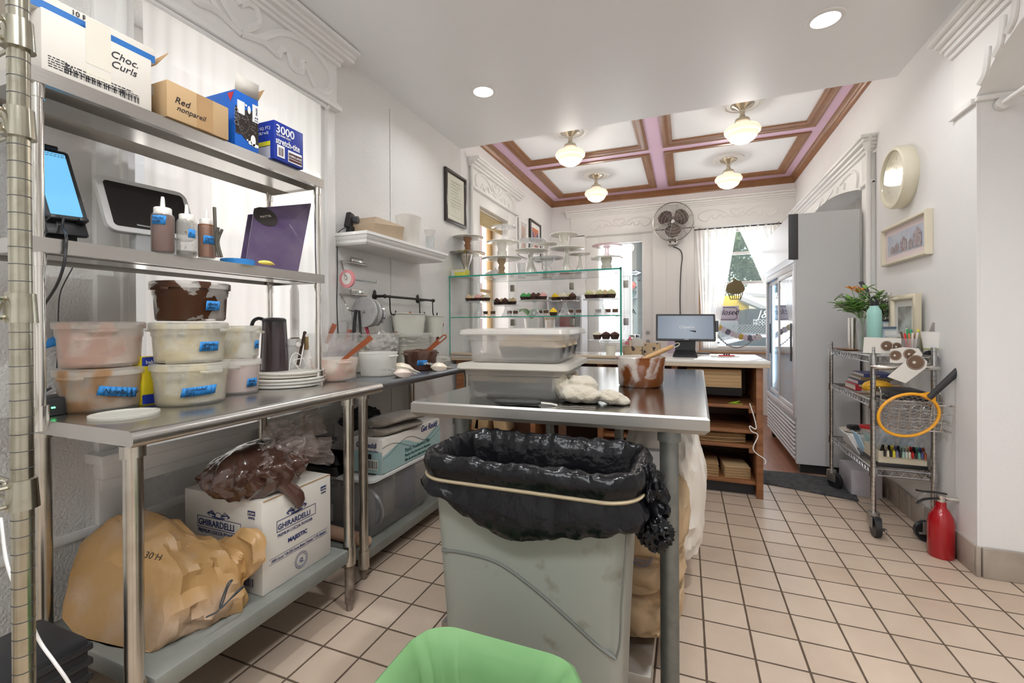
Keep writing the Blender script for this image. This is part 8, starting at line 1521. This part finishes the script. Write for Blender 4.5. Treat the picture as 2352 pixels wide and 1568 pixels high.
# cupcake shaped ornament
p = at(1688, 658, y=ys); t = thing('cupcake_ornament', 'flat bronze cupcake silhouette hanging in the front window', 'ornament', tuple(p)); BZ = mat('bronze_ornament', (.16, .12, .05), .5)
def W_(u, v): return at(u, v, y=ys)
g = MB(); g.prism([W_(u, v) for u, v in ((1667, 662), (1672, 652), (1684, 646), (1684, 638), (1690, 642), (1702, 645), (1708, 655), (1711, 662), (1708, 670), (1698, 675), (1685, 675), (1672, 672), (1667, 667))], (0, .006, 0)); g.build('frosting_shape', BZ, t); g = MB(); g.tube([W_(1672, 672), W_(1678, 687), W_(1701, 687), W_(1706, 672)], .007, 6); [g.tube([W_(1676 + 5 * k, 674), W_(1679 + 4.2 * k, 687)], .005, 6) for k in range(1, 6)]; g.build('liner_bars', BZ, t)
cl = [(.55, .40, .10), (.62, .56, .66), (.15, .15, .2), (.62, .56, .66), (.66, .64, .68), (.55, .40, .10), (.66, .64, .68), (.15, .15, .2), (.62, .56, .66), (.55, .40, .10)]
t = thing('rosette_garland', 'garland of gold, lilac and charcoal paper rosettes along the window bottom', 'garland', tuple(W_(1690, 775)))
for k in range(10):
    f_ = k / 9; u = lerp(1652, 1742, f_); v = 752 + 24 * math.sin(f_ * PI * .62); c = at(u, v, y=6.36); g = MB(); g.lathe([(.001, 0), (.036, 0), (.038, .012), (.001, .016)], (0, 0, 0), 20, M=Matrix.Translation(c) @ Matrix.Rotation(PI / 2, 4, 'X'), wob=lambda a, z: .07 * math.sin(a * 8)); g.build('rosette', mat('rosette_%d' % (k % 5 if k % 5 != 2 else 2), cl[k], .7), t)
g = MB(); pts = [at(1648 + 90 * k / 20, 768 + 30 * math.sin(k / 20 * PI) ** .8, y=6.35) for k in range(21)]; g.tube(pts, .004, 5); [g.ball(q, .011, sub=1) for q in pts]; t = thing('bead_garland', 'grey bead garland hanging in a curve along the window bottom', 'garland', tuple(pts[10])); g.build('beads', mat('grey_beads', (.22, .21, .20), .6), t)
# ================================================================ street outside
ASP = mat('asphalt', (.16, .16, .16), .9); CONC = mat('sidewalk', (.50, .49, .47), .85)
g = MB(); g.box(-40, 10.0, -.45, 40, 60, -.35); struct('floor', g, ASP); g = MB(); g.box(-40, YB + .14, -.3, 40, 10.0, -.2); struct('floor', g, CONC)
g = MB(); g.box(-6, -3, -.4, XL - .32, YB + .1, -.2); struct('floor', g, CONC)
NB = mat('neighbour_wall_paint', (.70, .40, .34), .7, vary=.3, vscale=2); g = MB(); g.box(-4.2, 2.5, -.3, -4.0, 9, 4.5); o = g.build('neighbour_house', NB); tag(o, 'salmon painted neighbouring wall seen through the dining window', 'building')
g = MB(); g.box(-4.15, -1.5, -.3, -3.95, 2.45, 4.0); o = g.build('neighbour_house', mat('pale_neighbour_paint', (.75, .72, .66), .8)); tag(o, 'pale neighbouring wall outside the near left window', 'building')
# tree
LF = mat('tree_leaf', (.085, .16, .05), .6, vary=.8, vscale=3, c2=(.20, .28, .12)); rn = random.Random(3)
def tree(label, c, R_, hh, n, seed, lm):
    rn = random.Random(seed); t = thing('street_tree', label, 'tree', (c[0], c[1], -.35)); g = MB(); g.tube(spline([V(c[0], c[1], -.35), V(c[0] + .1, c[1], hh * .3), V(c[0], c[1], hh * .62)], 5), .16, 10)
    for k in range(5): a = k * 1.3; g.tube([V(c[0], c[1], hh * .4), V(c[0] + R_ * .6 * math.cos(a), c[1] + R_ * .6 * math.sin(a), hh * .8)], .05, 6)
    g.build('trunk', mat('bark', (.12, .09, .07), .9), t); g = MB()
    for i in range(n):
        a = rn.random() * 2 * PI; w = rn.random() ** .5; zf = rn.uniform(-1, 1); rr = R_ * math.sqrt(max(0, 1 - zf * zf)) * (.6 + .4 * w); p = V(c[0] + rr * math.cos(a), c[1] + rr * math.sin(a), hh * .72 + zf * hh * .34); s = rn.uniform(.09, .2); d = V(rn.uniform(-1, 1), rn.uniform(-1, 1), rn.uniform(-1, 1)).normalized(); e_ = d.orthogonal().normalized()
        g.quad(p - d * s, p - e_ * s * .5, p + d * s, p + e_ * s * .5)
    g.build('foliage', lm, t, smooth=False)
tree('leafy green street tree filling the front window', (4.3, 20.8, 0), 4.0, 7.2, 6500, 4, LF); tree('farther street tree seen to the left in the front window', (1.2, 27, 0), 2.6, 6.5, 2600, 9, LF)
# house beyond
t = thing('corner_building', 'dark brown corner building across the street seen through the door', 'building', (-6, 22, -.35)); g = MB(); g.box(-12, 20, -.35, -2.0, 26, 5.2); g.build('walls', mat('brown_stucco', (.22, .19, .16), .85, vary=.5, vscale=3), t); g = MB(); g.box(-12.3, 19.4, 5.2, -1.7, 26.3, 5.5).box(-12.2, 19.2, 3.0, -1.8, 20, 3.15); g.build('eaves', mat('dark_fascia', (.10, .09, .08), .8), t)
# traffic light and one way sign
def S_(u, v, y): return at(u, v, y=y)
yl = 12.0; t = thing('traffic_light', 'traffic light with lit red lamp on a pole, seen through the front door', 'traffic light', (S_(1455, 700, yl).x, yl, -.35)); c = S_(1453, 672, yl); g = MB(); px5 = S_(1459, 700, yl).x; g.cyl((px5, yl + .1, -.35), (px5, yl + .1, S_(1459, 620, yl).z), .06, n=14); g.build('pole', mat('pole_green_grey', (.28, .32, .30), .5, .4), t)
for k, (v, m_) in enumerate(((655, mat('red_lamp', (.8, .02, .02), .3, emis=(1, .05, .03), estr=2.5)), (665, mat('amber_off', (.16, .15, .12), .4)), (676, mat('green_off', (.08, .16, .14), .4)))):
    c = S_(1452, v, yl - .1); g = MB(); g.box(c.x - .11, yl - .1, c.z - .11, c.x + .13, yl + .05, c.z + .11, .02); hs = g.build('signal_head', mat('signal_housing', (.35, .36, .35), .5), t); g = MB(); g.cyl((c.x, yl - .10, c.z), (c.x, yl - .115, c.z), .085); g.build('lens', m_, hs); g = MB(); g.tube([V(c.x + .10 * math.cos(PI * j / 8), yl - .17, c.z + .10 * math.sin(PI * j / 8)) for j in range(9)], .012, 5); g.build('visor', DGREY, hs)
a, b = S_(1432, 635, yl + .03), S_(1474, 619, yl + .03); t = thing('one_way_sign', 'ONE WAY street sign seen through the front door', 'street sign', (a.x, yl, a.z)); g = MB(); g.box(a.x, yl + .02, a.z, b.x, yl + .038, b.z, .002); g.build('plate', INK, t); w_ = b.x - a.x; h_ = b.z - a.z
g = MB(); y = yl + .014; g.prism([(a.x + .02, y, a.z + h_ * .22), (b.x - .16, y, a.z + h_ * .22), (b.x - .16, y, a.z + h_ * .08), (b.x - .01, y, a.z + h_ * .5), (b.x - .16, y, a.z + h_ * .92), (b.x - .16, y, a.z + h_ * .78), (a.x + .02, y, a.z + h_ * .78)], (0, .004, 0)); g.build('arrow', WI, t); text('ONE WAY', h_ * .52, (a.x + .03, y - .003, a.z + h_ * .31), UX, UZ, INK, t, bold=.003, sx=.86)
# vehicles
yv = 13.5
t = thing('box_trailer', 'dark enclosed trailer with white lettering parked across the street', 'trailer', (3.6, yv, -.35)); a, b = S_(1715, 762, yv), S_(1772, 708, yv); g = MB(); g.box(a.x, yv, .1, b.x + 1.2, yv + 2.2, b.z, .03); g.build('body', mat('dark_trailer', (.03, .03, .035), .4), t); text('J&C\'s', .30, (a.x + .25, yv - .01, lerp(a.z, b.z, .6)), UX, UZ, WI, t, shear=.3)
for k in range(2): text('000 - 000 - 0000' if 0 else 'PRODUCE & MORE', .11, (a.x + .15, yv - .01, lerp(a.z, b.z, .42 - .13 * k)), UX, UZ, WI, t)
for x in (a.x + .8,): g = MB(); g.cyl((x, yv - .05, 0), (x, yv + .2, 0), .34, n=30); g.build('wheel', BLACK, t)
t = thing('bucket_truck', 'yellow utility truck with white folded boom across the street', 'truck', (1.8, 15, -.35)); a, b = S_(1650, 700, 16.4), S_(1705, 678, 16.4); g = MB(); g.box(a.x, 16.4, a.z - .2, b.x + .2, 16.9, b.z, .05); g.build('yellow_body', mat('utility_yellow', (.80, .55, .02), .4), t); g = MB(); c0, c1 = S_(1700, 680, 16.3), S_(1760, 705, 16.3); g.tube([c0, c1], .16, 8); g.tube([S_(1710, 672, 16.3), S_(1765, 676, 16.3)], .12, 8); g.build('boom', WHITE, t); g = MB(); g.box(a.x, 16.45, .1, b.x + .4, 16.9, a.z - .2, .05); g.build('chassis', mat('truck_grey', (.2, .2, .21), .5), t)
for x in (a.x + .4, b.x): g = MB(); g.cyl((x, 16.4, .05), (x, 16.7, .05), .4, n=30); g.build('wheel', BLACK, t)
yv2 = 9.4; t = thing('parked_car', 'white car parked at the kerb outside the front window', 'car', (1.2, 10.6, -.3)); g = MB(); L0 = -1.3
prof = [(0, .15), (.05, .45), (.3, .62), (1.2, .72), (1.9, 1.05), (2.5, 1.18), (3.4, 1.15), (4.1, .80), (4.5, .72), (4.6, .3), (4.55, .15)]; g.loft([[(L0 + x, yv2 + dy, z - .35 + .12) for x, z in prof] for dy in (0, .06, 1.6, 1.66)]); bmesh.ops.bevel(g.bm, geom=g.bm.edges[:], offset=.03, segments=2, affect='EDGES'); g.build('car_body', mat('car_white', (.70, .71, .72), .2, coat=.8), t)
g = MB(); g.prism([(L0 + 2.0, yv2 - .005, .76), (L0 + 2.5, yv2 - .005, .90), (L0 + 3.3, yv2 - .005, .87), (L0 + 3.85, yv2 - .005, .64), (L0 + 2.0, yv2 - .005, .62)], (0, .01, 0)); g.build('side_window', mat('car_glass', (.05, .06, .07), .1), t)
for x in (L0 + .9, L0 + 3.7): g = MB(); g.cyl((x, yv2 - .01, -.02), (x, yv2 + .2, -.02), .31, n=30); g.build('wheel', BLACK, t)
t = thing('chain_link_fence', 'chain link fence across the street behind the white car', 'fence', (2, 12.5, -.35)); g = MB(); z0, z1 = S_(1700, 775, 12.5).z, S_(1700, 745, 12.5).z
for k in range(60):
    x = .8 + k * .07; g.tube([(x, 12.5, z0 - .1), (x + (z1 - z0) + .1, 12.5, z1)], .008, 4); g.tube([(x + (z1 - z0) + .1, 12.5, z0 - .1), (x, 12.5, z1)], .008, 4)
g.build('mesh', mat('fence_wire', (.25, .25, .25), .5, .7), t)
for k in range(3): x = .8 + k * 2.1; g = MB(); g.cyl((x, 12.5, -.35), (x, 12.5, z1 + .05), .03, n=10); g.build('post', mat('fence_wire', (.25, .25, .25), .5, .7), t)
# ================================================================ lamps
LW = mat('lit_diffuser', (1, 1, 1), .5, emis=(1, .95, .88), estr=9)
def downlight(x, y, label, r=.062, e=LAMP_DOWN):
    t = thing('recessed_downlight', label, 'ceiling light', (x, y, ZK), 0, 'recessed kitchen downlights'); g = MB(); g.lathe([(r, -.002), (r * 1.05, -.008), (r * 1.35, -.006), (r * 1.42, 0), (r * .98, 0), (r, -.002)], (x, y, ZK), 40); g.build('trim_ring', WHITE, t); g = MB(); g.lathe([(.001, -.004), (r, -.003), (r, 0), (.001, 0)], (x, y, ZK), 40); g.build('diffuser', LW, t)
    l = bpy.data.lights.new('downlight', 'AREA'); l.shape = 'DISK'; l.size = .14; l.energy = e; l.spread = 2.6; l.color = (.97, .98, 1); o = bpy.data.objects.new('downlight', l); COL.objects.link(o); o.location = (x, y, ZK - .012)
downlight(-1.249 + .0, 2.706, 'small lit recessed downlight above the wall shelf side', e=LAMP_DOWN * .35); downlight(.665, 2.714, 'lit recessed downlight at the top right of the kitchen ceiling', e=LAMP_DOWN * .4)
for x, y, e_ in ((-.75, .75, .8), (.45, .75, 1.7)): downlight(x, y, e=LAMP_DOWN * e_, label= 'lit recessed downlight of the near kitchen ceiling, above the camera on the %s' % ('left' if x < 0 else 'right'))  # two unseen downlights added to light the near tables and bins
t = thing('fluorescent_fixture', 'long white ceiling fixture of the kitchen, behind the camera', 'ceiling light', (-.2, -.55, ZK)); g = MB(); g.box(-1.1, -.75, ZK - .06, .7, -.35, ZK - .001, .01); g.build('housing', WHITE, t)  # added glowing fixture, out of view, brightens faces turned to the camera
g = MB(); g.loft([[(x, -.74, ZK - .061), (x, -.70, ZK - .10), (x, -.55, ZK - .115), (x, -.40, ZK - .10), (x, -.36, ZK - .061)] for x in (-1.08, .68)]); g.build('diffuser', mat('fixture_diffuser', (1, 1, 1), .5, emis=(.93, .97, 1), estr=LAMP_DOWN * 1.5), t)
BRS = mat('satin_nickel', (.62, .56, .46), .22, 1); GLB = mat('opal_globe', (.95, .90, .80), .3, emis=(1, .80, .55), estr=.42); MED = mat('white_plaster', (.84, .83, .81), .45)
for x, y, lb in ((-1.015, 4.14, 'schoolhouse ceiling light in the near left coffer'), (-1.02, 5.47, 'schoolhouse ceiling light in the far left coffer'), (.437, 4.16, 'schoolhouse ceiling light in the near right coffer'), (.438, 5.49, 'schoolhouse ceiling light in the far right coffer')):
    t = thing('schoolhouse_lamp', lb, 'ceiling light', (x, y, ZF - .35), 0, 'schoolhouse ceiling lights'); z = ZF
    g = MB(); g.lathe([(.16, 0), (.155, -.012), (.13, -.018), (.12, -.010), (.09, -.012), (.085, 0)], (x, y, z), 40); g.build('ceiling_medallion', MED, t)
    g = MB(); g.lathe([(.09, 0), (.085, -.02), (.05, -.035), (.022, -.055), (.018, -.09), (.03, -.115), (.055, -.128), (.06, -.15), (.05, -.16), (.001, -.16)], (x, y, z), 32); g.build('fitter', BRS, t)
    g = MB(); g.lathe([(.055, -.155), (.075, -.175), (.125, -.195), (.14, -.22), (.135, -.24), (.118, -.25), (.112, -.27), (.095, -.295), (.055, -.318), (.001, -.325)], (x, y, z), 40); g.build('globe', GLB, t)
    l = bpy.data.lights.new('globe_bulb', 'POINT'); l.energy = LAMP_GLOBE; l.color = (1, .93, .84); l.shadow_soft_size = .1; o = bpy.data.objects.new('globe_bulb', l); COL.objects.link(o); o.location = (x, y, z - .37)
